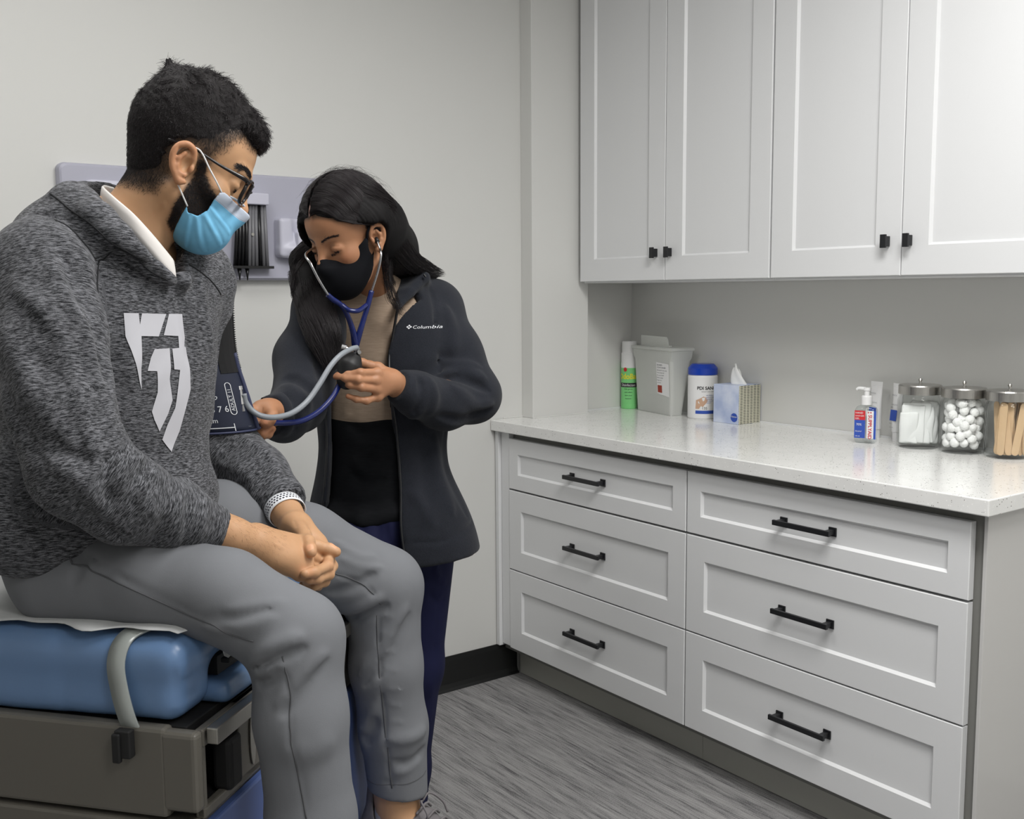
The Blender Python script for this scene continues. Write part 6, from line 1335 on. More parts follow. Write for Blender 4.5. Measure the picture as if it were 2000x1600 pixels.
def bulb_and_hose():
    O = np.array((0.9865, -1.0268, 1.2119))
    t = thing('inflation_bulb', 'black rubber inflation bulb with grey hose held in the woman\'s left hand', 'inflation bulb', tuple(O))
    g = lambda p: np.array(p)-O
    f = Field(tuple(O-0.06), tuple(O+0.06), 0.0018); f.cap((0.9708, -1.0266, 1.1746), (0.9809, -1.0239, 1.2027), 0.020, 0.0225, 0.01); f.cap((0.9809, -1.0239, 1.2027), (0.9909, -1.0231, 1.2167), 0.0225, 0.012, 0.012)
    V, F = f.surf(); V = smooth_mesh(V, F, 1); np_mesh('bulb', V-O, F, M['bulb'], t)
    b = bmesh.new(); a, c = g((0.9917, -1.0238, 1.2156)), g((0.9979, -1.0260, 1.2330)); cyl(b, a, c, 0.0052, 0.0045, 16); cyl(b, c, c+(c-a)*0.30, 0.0035, 0.0035, 12)
    k = g((0.9768, -1.0161, 1.2375)); cyl(b, lerp(a, c, 0.9), k, 0.0030, 0.0030, 12); cyl(b, k, k+(k-lerp(a, c, 0.9))*0.42, 0.0072, 0.0072, 20)
    k2 = g((0.9953, -1.0371, 1.2294)); cyl(b, lerp(a, c, 0.7), k2, 0.0034, 0.0042, 12); obj('valve', b, M['steel'], t, smooth=False)
    b = bmesh.new(); tube(b, [g(q) for q in ((0.9909, -1.0350, 1.2387), (0.9732, -1.0447, 1.2367), (0.9413, -1.0602, 1.2265), (0.9146, -1.0683, 1.2061), (0.8857, -1.0766, 1.1726), (0.8566, -1.0842, 1.1436), (0.8206, -1.0976, 1.1259), (0.7832, -1.1082, 1.1211), (0.7542, -1.1112, 1.1254), (0.7380, -1.1040, 1.1363), (0.7281, -1.1009, 1.1517), (0.7243, -1.1022, 1.1669))], 0.0053, n=16, sub=8)
    obj('hose', b, M['tube_grey'], t, smooth=True)
bulb_and_hose()

def stethoscope():
    O = np.array((1.0090, -1.0030, 1.2774)); g = lambda p: np.array(p)-O
    t = thing('stethoscope', 'blue stethoscope hanging from the woman\'s ears with its chest piece at the cuff', 'stethoscope', tuple(O))
    b = bmesh.new()
    tube(b, [g(q) for q in ((1.0065, -0.9995, 1.2441), (1.0045, -1.0083, 1.2154), (0.9961, -1.0071, 1.1793), (0.9677, -1.0124, 1.1708), (0.9370, -1.0311, 1.1431), (0.9014, -1.0456, 1.1194), (0.8631, -1.0568, 1.1053), (0.8285, -1.0629, 1.1027), (0.7890, -1.0707, 1.1066), (0.7696, -1.0687, 1.1079))], 0.0056, n=16, sub=8)
    tube(b, [g(q) for q in ((1.0062, -0.9999, 1.2400), (0.9977, -1.0085, 1.2675), (0.9852, -1.0140, 1.2967), (0.9692, -1.0176, 1.3214), (0.9508, -1.0146, 1.3348), (0.9387, -1.0170, 1.3439))], [0.0075, 0.0062, 0.0054, 0.0052, 0.0056, 0.0050], n=16, sub=8)
    tube(b, [g(q) for q in ((1.0062, -0.9999, 1.2400), (1.0134, -1.0074, 1.2691), (1.0232, -1.0103, 1.3000), (1.0297, -1.0123, 1.3206), (1.0386, -1.0145, 1.3515))], [0.0075, 0.0062, 0.0054, 0.0056, 0.0052], n=16, sub=8)
    tube(b, [g(q) for q in ((0.9694, -1.0174, 1.3235), (0.9778, -1.0313, 1.3133), (0.9972, -1.0333, 1.3120), (1.0257, -1.0153, 1.3227))], 0.0048, n=14, sub=8)
    obj('tubing', b, M['tube_blue'], t, smooth=True)
    for pts, cl in (([(0.9402, -1.0184, 1.3419), (0.9129, -1.0311, 1.3747), (0.8985, -1.0290, 1.4042), (0.9060, -0.9941, 1.4251), tuple(wh(0.02, -0.076, 0.0))], 0), ([(1.0375, -1.0143, 1.3474), (1.0415, -1.0363, 1.3903), (1.0437, -1.0462, 1.4206), (1.0481, -1.0348, 1.4363), tuple(wh(0.004, 0.082, -0.004))], 1)):
        b = bmesh.new(); tube(b, [g(p) for p in pts], 0.0024, n=12, sub=8); obj('ear_tube', b, M['steel'], t, smooth=True)
        b = bmesh.new(); p = g(pts[-1]); q = g(pts[-2]); d = nrm(p-q); cyl(b, p-d*0.006, p+d*0.004, 0.0048, 0.0036, 14); obj('ear_tip', b, M['bulb'], t, smooth=True)
    b = bmesh.new(); c0 = g((0.7218, -1.0890, 1.1137)); c1 = g((0.7711, -1.0700, 1.1070)); d = nrm(c1-c0)
    cyl(b, c0+d*0.006, c1, 0.0042, 0.0038, 14)
    ax_ = np.array([0.25, -0.35, 0.9]); cyl(b, c0-nrm(ax_)*0.003+d*0.004, c0+nrm(ax_)*0.004+d*0.004, 0.0205, 0.0195, 32); cyl(b, c0+nrm(ax_)*0.003+d*0.004, c0+nrm(ax_)*0.012+d*0.004, 0.010, 0.013, 24)
    cyl(b, c0+nrm(ax_)*0.001-d*0.016, c0+nrm(ax_)*0.001-d*0.022+np.array([0, 0, -0.01]), 0.004, 0.004, 12)
    obj('chest_piece', b, M['steel'], t, smooth=False)
stethoscope()

def band_mat():
    t = NT('perforated_white_band'); uv = t.n('ShaderNodeAttribute', attribute_name='bandco').outputs['Vector']; sp = t.n('ShaderNodeSeparateXYZ'); t.l(uv, sp.inputs[0])
    row = t.math('FLOOR', sp.outputs[1]); sh = t.math('MULTIPLY', t.math('MODULO', row, 2.0), 0.5)
    fx = t.math('SUBTRACT', t.math('FRACT', t.math('ADD', sp.outputs[0], sh)), 0.5); fy = t.math('SUBTRACT', t.math('FRACT', sp.outputs[1]), 0.5)
    d = t.math('SQRT', t.math('ADD', t.math('POWER', t.math('ABSOLUTE', fx), 2.0), t.math('POWER', t.math('ABSOLUTE', fy), 2.0)))
    on = t.math('MULTIPLY', t.math('LESS_THAN', d, 0.33), t.math('MULTIPLY', t.math('GREATER_THAN', sp.outputs[1], 0.0), t.math('LESS_THAN', sp.outputs[1], 3.0)))
    t.color(t.mix(on, srgb(222,224,228), srgb(26,28,44))); t.b.inputs['Roughness'].default_value = 0.45; return t.m
M['band'] = band_mat()
def wrist_band():
    c = np.array((0.7381, -1.2353, 0.9746)); ax_ = nrm(np.array((0.7328, -1.2811, 0.9581))-np.array((0.7356, -1.1843, 0.9950))); t = thing('watch', 'white wristband watch with black perforations on the seated man\'s left wrist', 'watch', tuple(c))
    a = nrm(np.cross(ax_, (0, 0, 1))); bq = np.cross(a, ax_)
    if bq[2] < 0: bq = -bq
    n = 72; prof = [(-0.0125, 0.0), (-0.0118, 0.0014), (-0.006, 0.0019), (0.0, 0.0020), (0.006, 0.0019), (0.0118, 0.0014), (0.0125, 0.0), (0.0, -0.0006)]
    V, F, U = [], [], []
    for i in range(n):
        th = 2*math.pi*i/n; e = math.cos(th)*0.0315*a+math.sin(th)*0.0275*bq; o = nrm(e)
        for x, h in prof: V.append(e+o*(h+0.0008)+ax_*x); U.append((th*0.0315/0.0055, (x+0.0085)/0.0057, 0))
    m = len(prof)
    for i in range(n):
        for k in range(m): F.append((i*m+k, ((i+1) % n)*m+k, ((i+1) % n)*m+(k+1) % m, i*m+(k+1) % m))
    np_mesh('strap', np.array(V), np.array(F), M['band'], t, attrs={'bandco': np.array(U)})
    b = bmesh.new(); R3 = Matrix((Vector(ax_), Vector(np.cross(-bq, ax_)), Vector(-bq))).transposed().to_4x4(); R3.translation = Vector(-bq*0.0310)
    box(b, (-0.019, -0.016, -0.002), (0.019, 0.016, 0.008), 0.004, 3, M=R3); o = obj('case', b, M['black'], t)
wrist_band()

def woman_mask():
    O = wh(0.06, 0, -0.05); t = thing('face_mask', 'plain black cloth face mask worn by the long-haired woman', 'face mask', tuple(O))
    f = Field((-0.03, -0.095, -0.14), (0.14, 0.095, 0.03), 0.0016)
    def body(f, g):
        f.ell((0.046, 0, -0.052), (0.050+g, 0.0545+g, 0.052+g), None, 0); f.ell((0.066, 0, -0.070), (0.034+g, 0.034+g, 0.034+g), None, 0.025)
        f.cap((0.086, 0, -0.002), (0.098, 0, -0.024), 0.0085+g, 0.012+g, 0.022); f.ell((0.024, 0, -0.035), (0.040+g, 0.0590+g, 0.050+g), None, 0.02); f.ell((0.02, 0, -0.0), (0.030+g, 0.068+g, 0.05+g), None, 0.02)
    body(f, 0.0042); i = Field((0, 0, 0), (0.01, 0.01, 0.01), 0.01); i.ax = f.ax; i.lo = f.lo; i.res = f.res; i.D = np.full(f.D.shape, 0.35, np.float32); body(i, 0.0005)
    f.D = np.maximum(f.D, -i.D); X, Z = np.meshgrid(f.ax[0], f.ax[2], indexing='ij')
    P = [(0.022, 0.008), (0.040, -0.003), (0.060, -0.014), (0.078, -0.0165), (0.094, -0.005), (0.125, 0.004), (0.135, -0.04), (0.115, -0.088), (0.078, -0.118), (0.055, -0.105), (0.030, -0.075), (0.008, -0.040), (0.004, -0.028), (0.016, -0.034), (0.022, -0.020), (0.021, -0.006), (0.015, 0.004)]
    f.D = np.maximum(f.D, poly_sd(X, Z, P).astype(np.float32)[:, None, :]); V, F = f.surf(); V, F = keep_big(V, F, 0.03); V = smooth_mesh(V, F, 2, 0.4)
    np_mesh('mask_panel', WH_O+WH_S*V@WH_R-O, F, M['black_cloth'], t)
    for s in (-1, 1):
        b = bmesh.new(); tube(b, [wh(0.019, s*0.070, 0.004)-O, wh(0.016, s*0.0765, 0.018)-O, wh(0.008, s*0.0800, 0.027)-O], 0.0028, n=8, sub=4, flat=0.5)
        obj('ear_loop', b, M['black_cloth'], t, smooth=True)
woman_mask()

def jacket_logo():
    jk = [o for o in bpy.data.objects if o.name == 'jacket'][0]; O = np.array(jk.parent.location); me = jk.data; nv = len(me.vertices); co = np.empty(nv*3, np.float32); me.vertices.foreach_get('co', co); co = co.reshape(-1, 3)+O
    tree = BVHTree.FromPolygons([tuple(v) for v in co], [tuple(p.vertices) for p in me.polygons]); b = bmesh.new()
    def drop(x, y, z=0):
        q = wt(0.113+x, 0.30, 0.186+y); h = tree.ray_cast(Vector(q), Vector(-WT_F)); p = np.array(h[0])+WT_F*0.0015 if h[0] is not None else q-WT_F*0.15
        return tuple(p-O)
    text_bm(b, 'Columbia', 0.0098, lambda x, y, z: drop(x+0.012, y+0.001), res=2)
    for dx, dy in ((0, 0.0035), (0, -0.0035), (0.0035, 0), (-0.0035, 0)):
        q = [b.verts.new(Vector(drop(0.006+dx*0.8+ex, 0.005+dy*0.8+ey))) for ex, ey in ((0.002, 0), (0, 0.002), (-0.002, 0), (0, -0.002))]; b.faces.new(q)
    o = obj('chest_lettering', b, M['white_ink'], jk); o['label'] = 'small white embroidered lettering'
jacket_logo()
# ---------------------------------------------------------------- exam table
M['vinyl'] = mat('blue_vinyl', srgb(102,132,172), 0.34, noise=0.03, nscale=8, bump=0.12, bscale=420, bdist=0.0006)
M['vinyl_panel'] = mat('blue_painted_panel', srgb(78,98,150), 0.4)
M['taupe'] = mat('taupe_enamel', srgb(98,95,88), 0.36, noise=0.02, nscale=6)
M['dark'] = mat('dark_cavity', srgb(18,18,19), 0.7)
M['alu'] = mat('brushed_aluminium', srgb(168,166,160), 0.35, metal=0.85)
M['strap'] = mat('clear_plastic_strap', srgb(150,155,152), 0.2, spec=0.7)
def paper_mat():
    t = NT('exam_paper'); t.color(srgb(196,198,198)); t.b.inputs['Roughness'].default_value = 0.8
    t.b.inputs['Transmission Weight'].default_value = 0.0; t.bump(t.noise(t.coord((1, 1, 1)), 120, 3), 0.25, 0.0015); return t.m
M['paper'] = paper_mat()
def exam_table():
    t = thing('exam_table', 'blue padded exam table with taupe base on which the man sits', 'exam table', (0.455, -1.505, 0.0), math.radians(40))
    # local axes: x across the table, y towards its head, z up; the near foot corner is the origin
    f = Field((-0.06, -0.06, 0.70), (0.78, 1.55, 0.93), 0.006)
    f.rbox((0.350, 0.755, 0.838), (0.350, 0.755, 0.027), None, 0.024, 0.0); f.rbox((0.052, 0.760, 0.806), (0.052, 0.755, 0.060), None, 0.030, 0.02); f.rbox((0.350, 0.86, 0.806), (0.350, 0.68, 0.058), None, 0.026, 0.01)
    f.ell((0.35, 0.75, 0.845), (0.30, 0.72, 0.030), None, 0.03)
    f.fold([(0.008, 0.012, 0.850), (0.006, 0.010, 0.800), (0.008, 0.012, 0.752)], 0.003, -0.0035)
    f.fold([(0.010, 0.02, 0.846), (0.05, 0.00, 0.846), (0.10, 0.00, 0.842)], 0.0025, -0.002)
    for a, b in (((0.012, -0.002, 0.838), (0.060, -0.002, 0.846)), ((0.014, -0.004, 0.822), (0.055, -0.004, 0.832)), ((0.016, -0.004, 0.806), (0.050, -0.004, 0.806)), ((0.014, -0.003, 0.786), (0.052, -0.004, 0.778))): f.fold([a, lerp(a, b, 0.5), b], 0.005, -0.0022)
    f.waves(lambda x, y, z: 0.0010*np.sin(x*40+2*np.sin(y*17))*np.sin(y*31+z*20))
    V, F = f.surf(); V = smooth_mesh(V, F, 1); np_mesh('cushion', V, F, M['vinyl'], t)
    f = Field((0.06, -0.05, 0.73), (0.68, 0.66, 0.80), 0.005); f.rbox((0.37, 0.30, 0.764), (0.285, 0.325, 0.018), None, 0.016, 0.0); f.fold([(0.10, -0.024, 0.765), (0.3, -0.024, 0.765), (0.62, -0.024, 0.765)], 0.003, -0.002)
    V, F = f.surf(); V = smooth_mesh(V, F, 1); o = np_mesh('leg_rest', V, F, M['vinyl'], t)
    # base shell: side panels, foot end with the open bay, lower body
    bm = bmesh.new(); box(bm, (-0.012, 0.02, 0.618), (0.012, 1.50, 0.748), 0.006); box(bm, (-0.012, -0.028, 0.628), (0.010, 0.03, 0.745), 0.008, 3); obj('side_panel', bm, M['taupe'], t)
    bm = bmesh.new(); box(bm, (0.688, -0.028, 0.618), (0.712, 1.50, 0.748), 0.006); obj('side_panel', bm, M['taupe'], t)
    obj('top_deck', B((0.012, 0.0, 0.722), (0.688, 1.50, 0.744), 0.002), M['dark'], t)
    bm = bmesh.new(); box(bm, (0.010, -0.024, 0.612), (0.020, -0.010, 0.722), 0.002); box(bm, (0.108, -0.026, 0.612), (0.690, -0.010, 0.742), 0.004); box(bm, (0.010, -0.026, 0.612), (0.690, -0.012, 0.628), 0.003); box(bm, (0.010, -0.026, 0.716), (0.690, -0.012, 0.742), 0.003); obj('foot_end_panel', bm, M['taupe'], t)
    bm = bmesh.new(); box(bm, (0.014, 0.09, 0.620), (0.108, 0.10, 0.722)); box(bm, (0.105, -0.012, 0.620), (0.108, 0.10, 0.722)); box(bm, (0.0125, -0.005, 0.616), (0.108, 0.10, 0.621)); obj('bay_lining', bm, M['dark'], t)
    bm = bmesh.new(); box(bm, (0.066, -0.036, 0.625), (0.104, -0.004, 0.704), 0.008, 3); obj('outlet_cover', bm, M['dark'], t)
    bm = bmesh.new(); cyl(bm, (0.052, 0.086, 0.655), (0.052, 0.090, 0.655), 0.005); obj('screw', bm, M['alu'], t); bm = bmesh.new(); cyl(bm, (0.04, 0.086, 0.69), (0.04, 0.090, 0.69), 0.004); obj('screw', bm, M['alu'], t)
    bm = bmesh.new(); box(bm, (0.012, -0.048, 0.722), (0.60, -0.030, 0.746), 0.002); obj('rail', bm, M['alu'], t)
    bm = bmesh.new(); lathe(bm, [(0.0, -0.001), (0.008, -0.001), (0.008, 0.001), (0.0, 0.001)], n=24, sy=2.0); bmesh.ops.rotate(bm, verts=bm.verts, cent=(0, 0, 0), matrix=Matrix.Rotation(math.pi/2, 3, 'X')); bmesh.ops.translate(bm, verts=bm.verts, vec=(0.148, -0.028, 0.672))
    for v in bm.verts: v.co.z = 0.672+(v.co.z-0.672)*2.6
    o = obj('oval_plate', bm, M['alu'], t)
    obj('lower_body', B((-0.014, -0.020, 0.10), (0.714, 1.45, 0.612), 0.005), M['taupe'], t)
    bm = bmesh.new(); box(bm, (0.010, -0.034, 0.14), (0.690, -0.018, 0.606), 0.004); obj('step_drawer', bm, M['vinyl_panel'], t)
    obj('plinth', B((0.05, 0.04, 0.0), (0.65, 1.40, 0.10), 0.004), M['dark'], t)
    # label plate on the side drawer
    bm = bmesh.new(); tube(bm, [(-0.0155, 0.135, 0.604), (-0.0155, 0.150, 0.596), (-0.0155, 0.150, 0.56), (-0.0155, 0.04, 0.56), (-0.0155, 0.025, 0.57), (-0.0155, 0.025, 0.596), (-0.0155, 0.035, 0.604), (-0.0155, 0.135, 0.604)], 0.0016, n=6, sub=0); obj('label_outline', bm, M['white_ink'], t)
    obj('label_plate', B((-0.0152, 0.028, 0.562), (-0.0138, 0.147, 0.602), 0.0005), M['black'], t)
    # strap over the paper and its clip
    def band(pts, w, th=0.0016):
        b = bmesh.new(); Q = catmull(pts, 8); R = []
        for i, p in enumerate(Q):
            d = nrm(np.array(Q[min(i+1, len(Q)-1)])-np.array(Q[max(i-1, 0)])); s = nrm(np.array([0.0, 1.0, 0.0])-d*d[1]); n_ = np.cross(d, s)
            R.append([b.verts.new(Vector(p+s*x+n_*y)) for x, y in ((-w, th), (w, th), (w, -th), (-w, -th))])
        for A, Bq in zip(R, R[1:]):
            for k in range(4): b.faces.new((A[k], A[(k+1) % 4], Bq[(k+1) % 4], Bq[k]))
        b.faces.new(R[0]); b.faces.new(R[-1][::-1]); return b
    obj('paper_strap', band([(0.012, 0.072, 0.722), (-0.010, 0.075, 0.750), (-0.0135, 0.086, 0.800), (-0.0115, 0.090, 0.842), (0.006, 0.082, 0.872), (0.05, 0.060, 0.881), (0.20, 0.058, 0.889), (0.50, 0.058, 0.889), (0.69, 0.07, 0.868), (0.708, 0.07, 0.84), (0.708, 0.07, 0.76)], 0.0135), M['strap'], t, smooth=True)
    bm = bmesh.new(); box(bm, (-0.026, 0.066, 0.706), (-0.012, 0.090, 0.746), 0.002); box(bm, (-0.030, 0.080, 0.700), (-0.022, 0.092, 0.742), 0.002); obj('strap_clip', bm, M['dark'], t)
    # tray edge under the cushion
    bm = bmesh.new(); box(bm, (0.10, -0.020, 0.806), (0.66, -0.006, 0.814), 0.002); obj('tray_edge', bm, M['dark'], t); 
    bm = bmesh.new(); box(bm, (0.108, 0.004, 0.784), (0.66, 0.17, 0.812)); obj('cavity_back', bm, M['dark'], t)
    return t
exam_table()
def exam_paper():
    T0 = Matrix.Translation((0.455, -1.505, 0.0)) @ Matrix.Rotation(math.radians(40), 4, 'Z'); o = np.array([0.455, -1.505, 0])
    bm = bmesh.new(); NX, NY = 60, 110; rg = np.random.default_rng(2); G = []
    for i in range(NX+1):
        row = []
        for j in range(NY+1):
            x = 0.004+0.66*i/NX; y = -0.075+1.5*j/NY
            y_in = y
            wob = 0.004*math.sin(y*19+2*math.sin(x*9))+0.003*math.sin(x*31+y*27)
            edge = 0.008*math.sin(y*33)+0.006*math.sin(y*71+1); x2 = x+edge*(1-i/NX)
            z = 0.8790+0.0025+abs(wob)*0.5
            if y < 0.02: s = (0.02-y); z = 0.8815-s*s*5.5; y = y+0.60*max(0, s-0.02)
            if x < 0.03: z -= (0.03-x)*0.08
            if x > 0.30: y = max(y, 0.01+0.004*math.sin(x*60))
            if y_in < 0.0: x2 = max(x2, 0.050+0.25*max(0, -y_in)+0.006*math.sin(j*1.7))
            if y > 0.42: z += min(0.06, (y-0.42)**1.0*0.25)*(0.7+0.3*math.sin(x*14+y*5))+0.01*math.sin(y*40+x*12)
            if j == 0: z += 0.006*math.sin(x*55)+0.004*math.sin(x*131); 
            row.append(bm.verts.new((x2, y, z)))
        G.append(row)
    for i in range(NX):
        for j in range(NY): bm.faces.new((G[i][j], G[i+1][j], G[i+1][j+1], G[i][j+1]))
    p = obj('exam_paper', bm, M['paper'], None, smooth=True); p.matrix_world = T0; md = p.modifiers.new('s', 'SOLIDIFY'); md.thickness = 0.0006
    tag(p, 'sheet of pale crinkled paper covering the blue exam table', 'paper')
exam_paper()
def man_shoes():
    man = bpy.data.objects['person']; O = np.array(man.location)
    M['shoe'] = mat('grey_sneaker_mesh', srgb(112,108,110), 0.85, noise=0.08, nscale=300, bump=0.4, bscale=700, bdist=0.001)
    M['sock'] = mat('light_grey_sock', srgb(176,172,168), 0.9, bump=0.3, bscale=900, bdist=0.0008)
    M['sole'] = mat('white_rubber_sole', srgb(206,206,206), 0.6)
    for an, kn, tag_ in (((0.9482, -1.2320, 0.3841), (0.9396, -1.2339, 0.5502), 'far'), ((0.6125, -1.5772, 0.4378), (0.6114, -1.5692, 0.6691), 'near')):
        a = np.array(an); toe = np.array([0.643, -0.766, -0.10]); toe /= np.linalg.norm(toe); up = np.array([0, 0, 1.0]); sd = nrm(np.cross(up, toe)); up = np.cross(toe, sd); R = np.array([toe, sd, up])
        P = lambda x, y, z: a+toe*x+sd*y+up*z
        lo = P(0.06, 0, -0.05)-0.20; hi = P(0.06, 0, -0.05)+0.20
        f = Field(tuple(lo), tuple(hi), 0.0034)
        f.cap(P(-0.030, 0, -0.060), P(0.045, 0, -0.062), 0.033, 0.037, 0.02); f.cap(P(0.045, 0, -0.062), P(0.150, 0, -0.078), 0.037, 0.026, 0.02, side=sd, q=1.25)
        f.cap(P(-0.036, 0, -0.040), P(-0.050, 0, 0.016), 0.024, 0.010, 0.02); f.cap(P(0.0, 0, -0.03), P(0.055, 0, -0.038), 0.041, 0.030, 0.02)
        f.cap(P(0.030, 0, -0.01), P(0.040, 0, 0.016), 0.020, 0.010, 0.01)
        f.cap(P(0.0, 0, 0.08), P(-0.002, 0, -0.03), 0.043, 0.040, 0.006, op='sub'); f.cap(P(0.0, 0, 0.08), P(0.012, 0, -0.012), 0.046, 0.040, 0.006, op='sub')
        f.plane(P(0, 0, -0.094), -up, 0.004)
        for k in range(5): f.fold([P(0.048+0.018*k, -0.024, -0.012-0.009*k), P(0.056+0.018*k, 0, -0.004-0.010*k), P(0.048+0.018*k, 0.024, -0.012-0.009*k)], 0.0032, 0.0032)
        f.fold([P(0.048, -0.026, 0.002), P(0.080, -0.026, -0.022), P(0.125, -0.022, -0.050)], 0.003, 0.002)
        f.fold([P(0.048, 0.026, 0.002), P(0.080, 0.026, -0.022), P(0.125, 0.022, -0.050)], 0.003, 0.002)
        V, F = f.surf(); V, F = keep_big(V, F, 0.05); V = smooth_mesh(V, F, 1); s = np_mesh('shoe', V, F, M['shoe'], man, origin=O)
        b = bmesh.new(); 
        for k in range(4): tube(b, [P(0.050+0.018*k, -0.026, -0.008-0.010*k), P(0.060+0.018*k, 0, 0.004-0.011*k), P(0.062+0.018*k, 0.026, -0.014-0.010*k)], 0.0024, n=8, sub=5)
        tube(b, [P(0.052, 0.0, 0.006), P(0.056, -0.02, 0.014), P(0.074, -0.034, 0.000), P(0.070, -0.030, -0.020)], 0.0022, n=8, sub=5); tube(b, [P(0.052, 0.0, 0.006), P(0.060, 0.018, 0.016), P(0.084, 0.030, -0.002), P(0.096, 0.030, -0.022)], 0.0022, n=8, sub=5)
        o = obj('laces', b, M['shoe'], s, smooth=True); o.location = -O
        f = Field(tuple(lo), tuple(hi), 0.0034); f.cap(P(-0.034, 0, -0.098), P(0.045, 0, -0.100), 0.036, 0.038, 0.01); f.cap(P(0.045, 0, -0.100), P(0.158, 0, -0.100), 0.038, 0.030, 0.01, side=sd, q=1.25); f.plane(P(0, 0, -0.090), up, 0.003); f.plane(P(0, 0, -0.116), -up, 0.003)
        V, F = f.surf(); V = smooth_mesh(V, F, 1); np_mesh('sole', V, F, M['sole'], s, origin=O)
        f = Field(tuple(lo), tuple(hi), 0.0034); f.cap(P(0, 0, 0.0), P(0.0, 0, -0.05), 0.0405, 0.040, 0.0); f.plane(P(0, 0, 0.006), up*0.97+toe*0.2, 0.003); f.fold([P(0.03, -0.03, 0.004), P(0.042, 0, 0.0), P(0.03, 0.03, 0.004)], 0.002, 0.001)
        V, F = f.surf(); V = smooth_mesh(V, F, 1); np_mesh('sock', V, F, M['sock'], man, origin=O)
man_shoes()

# ---------------------------------------------------------------- wall diagnostic station
M['lav'] = mat('lavender_grey_plastic', srgb(170,170,184), 0.45, noise=0.01, nscale=4)
M['lav2'] = mat('pale_lilac_plastic', srgb(196,196,210), 0.4)
M['screen'] = mat('dark_gauge_glass', srgb(52,54,68), 0.12)
M['spec_black'] = mat('black_specula', srgb(20,20,22), 0.3)
M['spec_grey'] = mat('grey_specula', srgb(116,116,120), 0.4)
def rrect(bm, x0, x1, z0, z1, y0, y1, r, seg=6, inset=0.0):
    """rounded plate on the back wall: y0 (wall) to y1 (front)"""
    pts = []
    for cx, cz, a0 in ((x1-r, z1-r, 0), (x0+r, z1-r, 90), (x0+r, z0+r, 180), (x1-r, z0+r, 270)):
        for k in range(seg+1): a = math.radians(a0+90*k/seg); pts.append((cx+r*math.cos(a), cz+r*math.sin(a)))
    cx, cz = (x0+x1)/2, (z0+z1)/2; rings = []
    for y, d in ((y0, 0), (y0+(y1-y0)*0.6, 0.0), (y0+(y1-y0)*0.9, 0.003), (y1, 0.008)):
        rings.append([bm.verts.new((cx+(x-cx)*(1-d/((x1-x0)/2)), y, cz+(z-cz)*(1-d/((z1-z0)/2)))) for x, z in pts])
    for A, Bq in zip(rings, rings[1:]):
        n = len(A)
        for i in range(n): bm.faces.new((A[i], A[(i+1) % n], Bq[(i+1) % n], Bq[i]))
    bm.faces.new(rings[0]); bm.faces.new(rings[-1])
